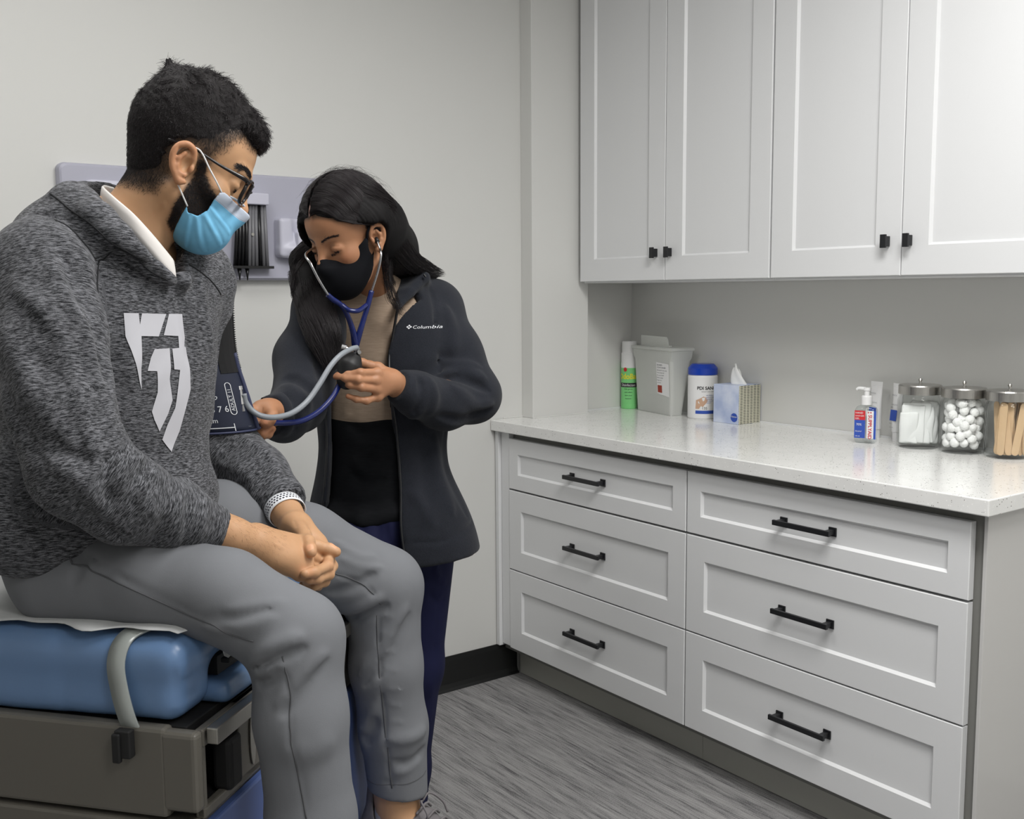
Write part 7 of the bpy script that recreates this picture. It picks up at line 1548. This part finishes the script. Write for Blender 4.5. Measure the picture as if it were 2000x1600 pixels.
def wall_station():
    O = Vector((1.06, 0.0, 1.54)); t = thing('diagnostic_wall_panel', 'lavender grey diagnostic panel mounted on the wall behind the two people', 'medical wall panel', O)
    def add(name, bm, m, smooth=False, par=None): 
        bmesh.ops.translate(bm, verts=bm.verts, vec=-O); return obj(name, bm, m, par or t, smooth=smooth)
    bm = bmesh.new(); rrect(bm, 0.683, 1.450, 1.387, 1.687, 0.0, -0.032, 0.018); add('backplate', bm, M['lav'])
    bm = bmesh.new(); box(bm, (0.70, -0.036, 1.392), (1.44, -0.030, 1.398), 0.001); add('lower_rib', bm, M['lav'])
    bm = bmesh.new(); rrect(bm, 0.738, 1.02, 1.43, 1.645, -0.030, -0.044, 0.024); add('gauge_housing', bm, M['lav2'])
    bm = bmesh.new(); rrect(bm, 0.750, 1.008, 1.442, 1.632, -0.040, -0.047, 0.016); add('gauge_face', bm, M['screen'])
    bm = bmesh.new(); box(bm, (0.846, -0.0485, 1.600), (0.870, -0.0465, 1.628), 0.0005); add('gauge_mark', bm, M['specs'])
    # specula dispenser
    bm = bmesh.new(); box(bm, (1.150, -0.070, 1.598), (1.236, -0.030, 1.630), 0.003); add('dispenser_top', bm, M['lav2'])
    for k in range(10):
        bm = bmesh.new(); x = 1.134+0.0108*k; rr = 0.0052; xt = 1.1515+0.0086*k
        cyl(bm, (x, -0.054, 1.426), (xt, -0.052, 1.598), rr, rr*0.9, 12); add('specula_tube', bm, M['spec_black'] if k < 4 or k == 7 else M['spec_grey'], True)
    bm = bmesh.new(); box(bm, (1.126, -0.068, 1.419), (1.246, -0.036, 1.4265), 0.001); add('dispenser_base', bm, M['spec_black'])
    for x in (1.147, 1.170):
        bm = bmesh.new(); cyl(bm, (x, -0.054, 1.420), (x, -0.054, 1.386), 0.0062, 0.0015, 12); add('speculum', bm, M['spec_black'], True)
    bm = bmesh.new(); cyl(bm, (1.188, -0.0575, 1.515), (1.188, -0.0605, 1.515), 0.0045, n=16); add('lock_screw', bm, M['alu'])
    # thermometer holder
    f = Field((1.24, -0.12, 1.42), (1.45, -0.02, 1.60), 0.003)
    f.rbox((1.335, -0.048, 1.508), (0.070, 0.026, 0.056), None, 0.010, 0); f.ell((1.335, -0.052, 1.475), (0.070, 0.036, 0.026), None, 0.01); f.cap((1.335, -0.10, 1.60), (1.335, -0.085, 1.53), 0.045, 0.034, 0.01, op='sub')
    f.rbox((1.350, -0.078, 1.500), (0.040, 0.016, 0.024), None, 0.005, 0.004); V, F = f.surf(); V = smooth_mesh(V, F, 1); np_mesh('thermometer_holder', V-np.array(O), F, M['lav2'], t)
    # handles hanging in their cradle behind the man, and coiled cord
    for x in (1.030, 1.062):
        bm = bmesh.new(); lathe(bm, [(0.0, 0.0), (0.008, 0.0), (0.0095, 0.02), (0.009, 0.075), (0.0075, 0.085), (0.011, 0.10), (0.0115, 0.14), (0.0, 0.145)], (x, -0.060, 1.400), n=20); add('handle', bm, M['spec_black'], True)
    bm = bmesh.new(); box(bm, (1.005, -0.078, 1.530), (1.090, -0.030, 1.560), 0.004); add('handle_cradle', bm, M['lav2'])
    cord = T([(1.30, -0.055, 1.452), (1.33, -0.075, 1.440), (1.37, -0.07, 1.432), (1.40, -0.045, 1.44)], 0.002, n=8); add('probe_cord', cord, M['lav2'], True)
wall_station()
# ---------------------------------------------------------------- things on the counter
CT = 0.914
M['plast_white'] = mat('white_plastic', srgb(228,228,228), 0.35)
M['plast_blue'] = mat('blue_cap_plastic', srgb(22,62,170), 0.25)
M['ink_black'] = mat('black_ink', srgb(28,28,32), 0.6)
M['ink_grey'] = mat('grey_ink', srgb(120,122,128), 0.6)
M['ink_blue'] = mat('blue_ink', srgb(44,78,170), 0.6)
M['ink_red'] = mat('red_ink', srgb(196,36,44), 0.6)
M['ink_brown'] = mat('rust_ink', srgb(150,52,34), 0.6)
M['ink_yellow'] = mat('yellow_ink', srgb(226,222,60), 0.6)
M['ink_skin'] = mat('printed_hand_ink', srgb(196,160,134), 0.6)
M['green'] = mat('green_can_paint', srgb(126,206,128), 0.35, noise=0.03, nscale=30)
M['steelb'] = mat('brushed_steel_lid', srgb(190,188,184), 0.28, metal=1.0, bump=0.05, bscale=600)
M['gel'] = glass_mat('clear_gel_bottle', (0.93, 0.95, 0.95), 0.05)
M['cotton'] = mat('cotton', srgb(248,248,247), 0.95, bump=0.6, bscale=260, bdist=0.002, sss=0.0, spec=0.1)
M['gauze'] = mat('gauze', srgb(244,245,244), 0.9, bump=0.4, bscale=500, bdist=0.0008, spec=0.1)
M['wood'] = mat('birch_stick', srgb(214,182,144), 0.7, noise=0.06, nscale=60)
def sharps_mat():
    t = NT('translucent_polypropylene'); b = t.b; t.color(srgb(232,234,230)); b.inputs['Roughness'].default_value = 0.4
    t.t.nodes.remove(t.t.nodes['Material Output']); out = t.n('ShaderNodeOutputMaterial'); tr = t.n('ShaderNodeBsdfTransparent'); tl = t.n('ShaderNodeBsdfTranslucent'); tl.inputs[0].default_value = (0.9, 0.91, 0.89, 1)
    m1 = t.n('ShaderNodeMixShader'); m1.inputs[0].default_value = 0.35; t.l(b.outputs[0], m1.inputs[1]); t.l(tl.outputs[0], m1.inputs[2])
    m2 = t.n('ShaderNodeMixShader'); m2.inputs[0].default_value = 0.16; t.l(m1.outputs[0], m2.inputs[1]); t.l(tr.outputs[0], m2.inputs[2]); t.l(m2.outputs[0], out.inputs[0]); return t.m
M['sharps'] = sharps_mat()
def cyl_map(r, a0, z0, off=0.0006):
    """text on a cylinder: reads left to right seen from outside, centred on angle a0"""
    return lambda x, y, z: ((r+off)*math.cos(a0+x/r), (r+off)*math.sin(a0+x/r), z0+y)
def cyl_patch(bm, r, a0, x0, x1, z0, z1, off=0.0004, n=16):
    A = [bm.verts.new((( r+off)*math.cos(a0+(x0+(x1-x0)*k/n)/r), (r+off)*math.sin(a0+(x0+(x1-x0)*k/n)/r), z0)) for k in range(n+1)]
    Bq = [bm.verts.new(((r+off)*math.cos(a0+(x0+(x1-x0)*k/n)/r), (r+off)*math.sin(a0+(x0+(x1-x0)*k/n)/r), z1)) for k in range(n+1)]
    for k in range(n): bm.faces.new((A[k], A[k+1], Bq[k+1], Bq[k]))
def facing(x, y): return math.atan2(-2.90-y, 0-x)     # direction from the spot towards the middle of the room
def spray_can():
    x, y = 2.655, -0.037; a = facing(x, y)-0.1; t = thing('spray_can', 'white and green disinfectant spray can in the corner behind the sharps container', 'spray can', (x, y, CT)); t.scale = (1, 1, 1.155)
    bm = bmesh.new(); lathe(bm, [(0, 0), (0.0285, 0), (0.0300, 0.002), (0.0300, 0.148), (0.029, 0.150), (0, 0.150)], n=48); obj('can_body', bm, M['green'], t, smooth=False)
    bm = bmesh.new(); lathe(bm, [(0, 0.150), (0.0296, 0.150), (0.0296, 0.178), (0.0275, 0.182), (0.0275, 0.214), (0.0255, 0.217), (0, 0.217)], n=48); obj('cap', bm, M['plast_white'], t)
    bm = bmesh.new(); cyl_patch(bm, 0.030, a, -0.045, 0.045, 0.132, 0.150); obj('label_top', bm, M['plast_white'], t)
    bm = bmesh.new(); text_bm(bm, 'OdoBan', 0.024, cyl_map(0.030, a, 0.097, 0.0010), align='CENTER', bold=0.0008); obj('yellow_lettering', bm, M['ink_yellow'], t)
    bm = bmesh.new(); cyl_patch(bm, 0.030, a, -0.040, 0.040, 0.070, 0.084); obj('dark_band', bm, M['ink_black'], t)
    bm = bmesh.new(); text_bm(bm, 'Disinfectant', 0.0115, cyl_map(0.030, a, 0.0735, 0.0010), align='CENTER'); obj('band_lettering', bm, M['plast_white'], t)
    bm = bmesh.new()
    for k, (s_, w) in enumerate((('Kills germs', 0.007), ('and odors', 0.007), ('fabric & air', 0.006), ('freshener', 0.006))): text_bm(bm, s_, w, cyl_map(0.030, a, 0.062-0.010*k), align='CENTER')
    obj('small_lettering', bm, M['ink_black'], t)
    bm = bmesh.new()
    for k in range(12):
        q = 2*math.pi*k/12; f = cyl_map(0.030, a, 0.127, 0.0011); v = [bm.verts.new(f(-0.012+0.0075*math.cos(q), 0.0075*math.sin(q), 0)), bm.verts.new(f(-0.012+0.006*math.cos(q+0.26), 0.006*math.sin(q+0.26), 0)), bm.verts.new(f(-0.012, 0, 0)), bm.verts.new(f(-0.012+0.006*math.cos(q-0.26), 0.006*math.sin(q-0.26), 0))]; bm.faces.new(v)
    obj('red_seal', bm, M['ink_red'], t)
spray_can()
def sharps_container():
    fl = np.array([2.640, -0.082]); fr = np.array([2.584, -0.330]); ux = (fr-fl)/np.linalg.norm(fr-fl); W = 0.254; n_ = np.array([ux[1], -ux[0]])   # n_ towards the room
    if n_[0] > 0: n_ = -n_
    rz = math.atan2(ux[1], ux[0]); c = (fl+fr)/2
    t = thing('sharps_container', 'translucent grey sharps container with open hinged lid flap', 'sharps container', (c[0], c[1], CT), rz)
    # local: x along the front face, y = depth (positive goes to the wall?), z up
    dsg = 1 if (Matrix.Rotation(rz, 3, 'Z') @ Vector((0, 1, 0))).x > 0 else -1
    Y = lambda v: v*dsg
    bm = bmesh.new(); H = 0.232
    def ring(z, x0, x1, y0, y1): return [bm.verts.new(p) for p in ((x0, Y(y0), z), (x1, Y(y0), z), (x1, Y(y1), z), (x0, Y(y1), z))]
    R = [ring(0, -0.112, 0.116, 0.004, 0.050), ring(0.004, -0.114, 0.118, 0.002, 0.052), ring(0.190, -0.126, 0.127, -0.004, 0.078), ring(H-0.006, -0.130, 0.130, -0.006, 0.082), ring(H-0.004, -0.135, 0.135, -0.011, 0.086), ring(H+0.004, -0.135, 0.135, -0.011, 0.086), ring(H+0.006, -0.130, 0.130, -0.006, 0.082)]
    for A, Bq in zip(R, R[1:]):
        for k in range(4): bm.faces.new((A[k], A[(k+1) % 4], Bq[(k+1) % 4], Bq[k]))
    bm.faces.new(R[0]); bm.faces.new(R[-1]); es = [e for e in bm.edges if abs(e.verts[0].co.z-e.verts[1].co.z) > 0.1]
    bmesh.ops.bevel(bm, geom=es, offset=0.012, segments=4, profile=0.5, affect='EDGES'); obj('bin', bm, M['sharps'], t)
    bm = bmesh.new(); prof = [(-0.098, 0.0), (-0.100, 0.038), (0.070, 0.036), (0.080, 0.026), (0.086, 0.0)]
    A = [bm.verts.new((x, Y(0.010), H+0.006+z)) for x, z in prof]; Bq = [bm.verts.new((x, Y(0.013), H+0.006+z)) for x, z in prof]; bm.faces.new(A); bm.faces.new(Bq[::-1])
    for k in range(5): bm.faces.new((A[k], A[(k+1) % 5], Bq[(k+1) % 5], Bq[k]))
    box(bm, (0.080, min(Y(0.006), Y(0.018)), H+0.006), (0.098, max(Y(0.006), Y(0.018)), H+0.013), 0.002); obj('lid_flap', bm, M['sharps'], t)
    # printed label, tilted with the front
    def face(x, z, off=0.0012): k = (z-0.004)/0.186; return (x, Y(0.002-0.006*k-off), z)
    sx = 1
    bm = bmesh.new(); lab = [(0.030, 0.185), (0.112, 0.181), (0.114, 0.066), (0.034, 0.074)]; bm.faces.new([bm.verts.new(face(x, z)) for x, z in lab]); obj('label', bm, M['plast_white'], t)
    bm = bmesh.new()
    for k, s_ in enumerate(('SHARPS', 'CONTAINER', 'Biohazard waste only', 'Close when full', 'Do not overfill', 'Keep upright', 'Single use', 'Lock lid')):
        text_bm(bm, s_, 0.0075 if k < 2 else 0.0055, lambda x, y, z, k=k: face(0.0355+x*1.35, 0.173-0.0088*k+y, 0.0018))
    obj('label_lettering', bm, M['ink_grey'], t)
    bm = bmesh.new(); bm.faces.new([bm.verts.new(face(x, z, 0.0018)) for x, z in ((0.038, 0.104), (0.066, 0.104), (0.067, 0.078), (0.039, 0.079))]); obj('hazard_patch', bm, M['ink_brown'], t)
sharps_container()
def wipes_canister():
    x, y = 2.643, -0.418; a = facing(x, y)-0.02; t = thing('wipes_canister', 'white wipes canister with blue screw lid', 'canister', (x, y, CT)); t.scale = (1.04, 1.04, 1.055); r = 0.0485
    bm = bmesh.new(); lathe(bm, [(0, 0), (r-0.003, 0), (r, 0.004), (r, 0.136), (r-0.003, 0.142), (0, 0.142)], n=64); obj('tub', bm, M['plast_white'], t)
    bm = bmesh.new(); lathe(bm, [(0, 0.142), (r-0.001, 0.142), (r, 0.144), (r, 0.163), (r-0.002, 0.166), (r-0.010, 0.175), (r-0.013, 0.177), (0, 0.177)], n=64); obj('lid', bm, M['plast_blue'], t)
    bm = bmesh.new(); text_bm(bm, 'PDI SANI-HANDS', 0.0145, cyl_map(r, a-0.35, 0.096, 0.0006), bold=0.0004); text_bm(bm, 'INSTANT HAND SANITIZING WIPES', 0.0042, cyl_map(r, a-0.05, 0.088, 0.0006)); text_bm(bm, '135', 0.012, cyl_map(r, a-0.02, 0.032, 0.0006)); obj('black_lettering', bm, M['ink_black'], t)
    bm = bmesh.new(); cyl_patch(bm, r, a, -0.022, 0.050, 0.018, 0.0285, 0.0005)
    for k in range(5): text_bm(bm, ('Kills 99.9% of', 'germs on hands', 'Moisturizes', 'with aloe and', 'vitamin E')[k], 0.0046, cyl_map(r, a+0.27, 0.076-0.006*k, 0.0006))
    obj('blue_print', bm, M['ink_blue'], t)
    bm = bmesh.new()      # printed hands
    f = cyl_map(r, a, 0.0, 0.0007)
    for pts in ([(-0.022, 0.034), (-0.010, 0.034), (-0.002, 0.046), (0.010, 0.060), (0.014, 0.070), (0.004, 0.074), (-0.006, 0.068), (-0.020, 0.062)], [(-0.004, 0.044), (0.002, 0.040), (0.016, 0.056), (0.018, 0.064), (0.010, 0.066)]):
        bm.faces.new([bm.verts.new(f(px, pz, 0)) for px, pz in pts])
    obj('hand_print', bm, M['ink_skin'], t)
wipes_canister()
def tissue_mat():
    t = NT('printed_tissue_carton'); g = t.n('ShaderNodeTexCoord').outputs['Object']; sp = t.n('ShaderNodeSeparateXYZ'); t.l(g, sp.inputs[0])
    front = t.mix(t.ramp(t.noise(g, 16, 4), [(0.35, 0.0), (0.65, 1.0)]), srgb(168,182,214), srgb(206,214,232))
    fx = t.math('FRACT', t.math('MULTIPLY', sp.outputs[0], 62.0)); col = t.math('FLOOR', t.math('MULTIPLY', sp.outputs[0], 62.0))
    fz = t.math('FRACT', t.math('ADD', t.math('MULTIPLY', sp.outputs[2], 190.0), t.math('MULTIPLY', t.math('SINE', t.math('MULTIPLY', col, 2.3)), 0.5)))
    dash = t.math('MULTIPLY', t.math('MULTIPLY', t.math('GREATER_THAN', fx, 0.12), t.math('LESS_THAN', fx, 0.88)), t.math('LESS_THAN', fz, 0.45))
    side = t.mix(dash, srgb(206,204,184), srgb(58,58,52)); n = t.n('ShaderNodeTexCoord').outputs['Normal']; sn = t.n('ShaderNodeSeparateXYZ'); t.l(n, sn.inputs[0])
    isside = t.math('GREATER_THAN', t.math('ABSOLUTE', sn.outputs[1]), 0.7); t.color(t.mix(isside, front, side)); t.b.inputs['Roughness'].default_value = 0.45; return t.m
M['tissue_box'] = tissue_mat()
def tissue_box():
    x0, x1, y0, y1 = 2.588, 2.696, -0.629, -0.517; cx, cy = (x0+x1)/2, (y0+y1)/2
    t = thing('tissue_box', 'blue and white cube tissue box with striped side and tissue sticking out', 'tissue box', (cx, cy, CT)); h = 0.127; w = 0.053
    obj('carton', B((-w, -0.055, 0), (w, 0.055, h), 0.0015), M['tissue_box'], t)
    bm = bmesh.new(); rg = np.random.default_rng(4); lv = 9
    R = []
    for k in range(lv):
        u = k/(lv-1); ring = []
        for j in range(20):
            a = 2*math.pi*j/20; rr = (0.020*(1-u)**0.6+0.004)*(1+0.28*math.sin(3*a+4*u)); ring.append(bm.verts.new((0.004+rr*math.cos(a)*0.55-0.004*u, 0.012*u-0.004+rr*math.sin(a)*1.2, h-0.004+0.062*u+(0.010*math.sin(2*a) if k == lv-1 else 0))))
        R.append(ring)
    for A, Bq in zip(R, R[1:]):
        for j in range(20): bm.faces.new((A[j], A[(j+1) % 20], Bq[(j+1) % 20], Bq[j]))
    obj('tissue', bm, M['gauze'], t, smooth=True)
    bm = bmesh.new(); bm.faces.new([bm.verts.new((-w-0.0006, -0.036+0.0145*math.cos(q), 0.022+0.0145*math.sin(q))) for q in np.linspace(0, 2*math.pi, 33)[:-1]]); obj('oval_badge', bm, M['ink_blue'], t)
    bm = bmesh.new(); text_bm(bm, 'Kleenex', 0.0078, lambda x, y, z: (-w-0.0012, -0.036-x, 0.0225+y), align='CENTER'); obj('badge_lettering', bm, M['plast_white'], t)
tissue_box()
def pump_bottle():
    x, y = 2.556, -1.128; ang = math.atan2(-0.63, -0.78)      # label side towards the room
    t = thing('hand_sanitizer_bottle', 'clear hand sanitizer pump bottle with red and blue label', 'pump bottle', (x, y, CT), math.radians(27)); t.scale = (1.1, 1.1, 1.12)
    f = Field((-0.03, -0.04, -0.005), (0.03, 0.04, 0.13), 0.0016); f.rbox((0, 0, 0.046), (0.0165, 0.0275, 0.046), None, 0.010, 0); f.ell((0, 0, 0.088), (0.016, 0.022, 0.010), None, 0.008); f.cap((0, 0, 0.09), (0, 0, 0.102), 0.010, 0.010, 0.004); V, F = f.surf(); V = smooth_mesh(V, F, 1); np_mesh('bottle', V, F, M['gel'], t)
    bm = bmesh.new(); lathe(bm, [(0, 0.098), (0.0135, 0.098), (0.0135, 0.118), (0.0115, 0.121), (0.0065, 0.121), (0.0065, 0.133), (0.0085, 0.134), (0.0085, 0.141), (0, 0.142)], n=32); tube(bm, [(0, 0.004, 0.138), (0, 0.020, 0.139), (0, 0.026, 0.135)], [0.0045, 0.0038, 0.003], n=10); obj('pump', bm, M['plast_white'], t)
    bm = bmesh.new(); cyl(bm, (0, 0, 0.006), (0, 0, 0.098), 0.0022, n=10); obj('dip_tube', bm, M['plast_white'], t)
    X = -0.0172
    def patch(y0, y1, z0, z1, off=0.0): b = bmesh.new(); b.faces.new([b.verts.new(p) for p in ((X-off, y0, z0), (X-off, y1, z0), (X-off, y1, z1), (X-off, y0, z1))]); return b
    obj('red_label', patch(0.000, 0.0265, 0.060, 0.084), M['ink_red'], t); obj('blue_label', patch(0.000, 0.0265, 0.014, 0.060), M['ink_blue'], t); obj('white_label', patch(-0.0205, -0.004, 0.014, 0.084), M['plast_white'], t); obj('edge_label', patch(-0.0265, -0.021, 0.012, 0.084), M['ink_blue'], t)
    b = bmesh.new()
    for k, (s_, w) in enumerate((('HAND', 0.0065), ('SANITIZER', 0.0046), ('GEL', 0.006))): text_bm(b, s_, w, lambda x_, y_, z_, k=k: (X-0.0006, 0.0245-x_, 0.076-0.007*k+y_))
    text_bm(b, '70%', 0.008, lambda x_, y_, z_: (X-0.0006, 0.022-x_, 0.046+y_)); text_bm(b, 'Alcohol', 0.005, lambda x_, y_, z_: (X-0.0006, 0.024-x_, 0.030+y_)); text_bm(b, '236 mL', 0.004, lambda x_, y_, z_: (X-0.0006, 0.024-x_, 0.018+y_)); obj('label_lettering', b, M['plast_white'], t)
    b = bmesh.new(); text_bm(b, 'SUPPLYAID', 0.0125, lambda x_, y_, z_: (X-0.0006, -0.0078-y_, 0.074-x_), bold=0.0002); obj('red_lettering', b, M['ink_red'], t)
    b = bmesh.new()
    for dx, dz in ((0.0, 0.0), (0.006, 0.0)):
        for (a0, a1, c0, c1) in ((-0.0022, 0.0022, -0.0007, 0.0007), (-0.0007, 0.0007, -0.0022, 0.0022)): b.faces.new([b.verts.new((X-0.0007, -0.0105-dx+0.003+p, 0.0795+q)) for p, q in ((a0, c0), (a1, c0), (a1, c1), (a0, c1))])
    obj('cross_marks', b, M['ink_red'], t)
pump_bottle()
def ointment_tube(x, y, rz, h, label, cat_side):
    t = thing('ointment_tube', label, 'tube', (x, y, CT), rz, 'white gel tubes standing against the wall'); t.scale = (1, 1, 1.11)
    bm = bmesh.new(); R = []
    for z, a, b in ((0.0, 0.0130, 0.0130), (0.024, 0.0130, 0.0130), (0.025, 0.0150, 0.0155), (0.05, 0.0150, 0.0165), (0.10, 0.0095, 0.0195), (h-0.012, 0.0022, 0.0228), (h-0.011, 0.0010, 0.0232), (h, 0.0010, 0.0236)):
        R.append([bm.verts.new((a*math.cos(q), b*math.sin(q), z)) for q in np.linspace(0, 2*math.pi, 33)[:-1]])
    for A, Bq in zip(R, R[1:]):
        for k in range(32): bm.faces.new((A[k], A[(k+1) % 32], Bq[(k+1) % 32], Bq[k]))
    bm.faces.new(R[0]); bm.faces.new(R[-1]); obj('tube_body', bm, M['plast_white'], t, smooth=False)
    xf = lambda z: -(0.0156-max(0, (z-0.05))*0.115)
    b = bmesh.new(); bm2 = [(-0.014, 0.054), (0.014, 0.054), (0.0145, 0.082), (-0.0145, 0.082)]; b.faces.new([b.verts.new((xf(z)-0.0012-0.002*(1-abs(p)/0.015), p, z)) for p, z in bm2]); obj('blue_block', b, M['ink_blue'], t)
    b = bmesh.new()
    for s_, w, z in (('LUBRICATING', 0.0046, 0.094), ('Jelly', 0.006, 0.087), ('sterile', 0.0042, 0.046), ('net wt 4 oz', 0.0038, 0.036), ('MEDICAL', 0.0052, 0.118)): text_bm(b, s_, w, lambda x_, y_, z_, z=z: (xf(z)-0.0022, 0.0135-x_, z+y_))
    obj('lettering', b, M['ink_grey'], t)
ointment_tube(2.665, -1.085, math.radians(-12), 0.150, 'white gel tube behind the sanitizer pump bottle', 1)
ointment_tube(2.652, -1.165, math.radians(-20), 0.150, 'white gel tube with blue block behind the gauze jar', 1)
def jar(x, y, label):
    t = thing('glass_jar', label, 'jar', (x, y, CT), 0, 'lidded glass jars'); r = 0.0575
    bm = bmesh.new(); lathe(bm, [(0, 0.0000), (r-0.008, 0.0000), (r-0.001, 0.0047), (r, 0.0140), (r, 0.1305), (r-0.004, 0.1398), (r-0.006, 0.1468), (r-0.006, 0.1561), (r-0.0095, 0.1561), (r-0.0095, 0.1456), (r-0.0035, 0.1282), (r-0.0035, 0.0140), (r-0.006, 0.0093), (0, 0.0082)], n=64)
    obj('jar_glass', bm, M['glass'], t, smooth=True)
    bm = bmesh.new(); lathe(bm, [(0, 0.1584), (r-0.010, 0.1584), (r-0.003, 0.1549), (r-0.003, 0.1491), (r-0.001, 0.1480), (r-0.001, 0.1701), (r-0.003, 0.1736), (0.006, 0.1753), (0.0045, 0.1771), (0.004, 0.1829), (0.0055, 0.1864), (0.0035, 0.1905), (0, 0.1911)], n=64); o = obj('lid', bm, M['steelb'], t)
    return t
JARS = [(2.599, -1.266), (2.607, -1.390), (2.618, -1.508)]
jar(*JARS[0], 'lidded glass jar of white gauze pads, leftmost of the three')
jar(*JARS[1], 'lidded glass jar full of cotton balls, middle of the three')
jar(*JARS[2], 'lidded glass jar of wooden tongue depressors at the right edge')
def cotton_balls():
    rg = np.random.default_rng(9); pts = []; r = 0.0128; R = 0.0575-0.0045-r; cx, cy = JARS[1]
    for k in range(30000):
        p = np.array([rg.uniform(-R, R), rg.uniform(-R, R), rg.uniform(0.0095+r, 0.139)]);
        if math.hypot(p[0], p[1]) > R: continue
        if not pts or ((np.array(pts)-p)**2).sum(1).min() > (1.42*r)**2: pts.append(p)
        if len(pts) >= 150: break
    f = Field((-0.018,)*3, (0.018,)*3, 0.0020); f.ell((0, 0, 0), (r, r*0.96, r*0.93), None, 0); f.waves(lambda x, y, z: 0.0007*np.sin(x*520+1)*np.sin(y*480+2)*np.cos(z*500)+0.0005*np.sin(x*900+z*700)); V, F = f.surf(); V = smooth_mesh(V, F, 1)
    first = None
    order = sorted(pts, key=lambda p: p[2])
    for i, p in enumerate(order):
        if first is None: o = np_mesh('cotton_ball', V, F, M['cotton']); first = o
        else: o = first.copy(); COL.objects.link(o)
        o.location = (cx+p[0], cy+p[1], CT+p[2]); o.rotation_euler = (i*1.3, i*2.1, i*0.7)
        tag(o, 'white cotton ball in the middle glass jar', 'cotton ball', 'cotton balls in the middle jar')
cotton_balls()
def gauze_pads():
    cx, cy = JARS[0]; base = None
    for i, (dx, dy, rz, tl, h) in enumerate(((-0.020, 0.014, -0.65, 0.05, 0.088), (-0.010, 0.006, -0.60, 0.0, 0.094), (0.001, -0.002, -0.70, -0.04, 0.086), (0.013, -0.012, -0.62, 0.03, 0.096), (0.026, -0.022, -0.66, 0.03, 0.090), (-0.032, 0.024, -0.6, 0.04, 0.072))):
        h *= 1.2; f = Field((-0.014, -0.045, -0.005), (0.014, 0.045, 0.13), 0.0022); w = (0.030, 0.037, 0.038, 0.035, 0.026, 0.024)[i]
        f.rbox((0, 0, h/2), (0.0062, w, h/2), None, 0.004, 0); f.waves(lambda x, y, z: 0.0016*np.sin(z*70+i*2+y*30)+0.0010*np.sin(y*130+z*60+i))
        V, F = f.surf(); V = smooth_mesh(V, F, 1); o = np_mesh('gauze_pad', V, F, M['gauze']); o.location = (cx+dx*0.85, cy-dy*-0.62, CT+0.0115); o.rotation_euler = (tl*0.4, 0, rz+1.25)
        tag(o, 'folded white gauze pad standing in the leftmost glass jar', 'gauze pad', 'gauze pads in the leftmost jar')
gauze_pads()
def depressors():
    cx, cy = JARS[2]; first = None; rg = np.random.default_rng(12)
    bm = bmesh.new(); n = 10; L, w, th = 0.136, 0.0092, 0.0009; ol = [(w*math.cos(a), L/2-w+w*math.sin(a)) for a in np.linspace(0, math.pi, n)]+[(w*math.cos(a), -L/2+w+w*math.sin(a)) for a in np.linspace(math.pi, 2*math.pi, n)]
    A = [bm.verts.new((x, -th, z+L/2)) for x, z in ol]; Bq = [bm.verts.new((x, th, z+L/2)) for x, z in ol]; bm.faces.new(A); bm.faces.new(Bq[::-1])
    for k in range(len(ol)): bm.faces.new((A[k], A[(k+1) % len(ol)], Bq[(k+1) % len(ol)], Bq[k]))
    for i in range(22):
        q = 2.75+0.25*(i % 11)*1.02; rr = 0.034+0.005*((i*7) % 3)-0.014*(i >= 11); q += 0.1*(i >= 11)
        px, py = rr*math.cos(q), rr*math.sin(q)
        if first is None: o = obj('tongue_depressor', bm, M['wood']); first = o
        else: o = first.copy(); COL.objects.link(o)
        lean = rg.uniform(-0.16, 0.16); tip = rg.uniform(-0.03, 0.06)
        o.location = (cx+px, cy+py, CT+0.0085+abs(math.sin(lean))*0.010); o.rotation_euler = (tip, lean, q-math.pi/2)
        tag(o, 'flat wooden tongue depressor standing in the rightmost glass jar', 'tongue depressor', 'tongue depressors in the right jar')
depressors()
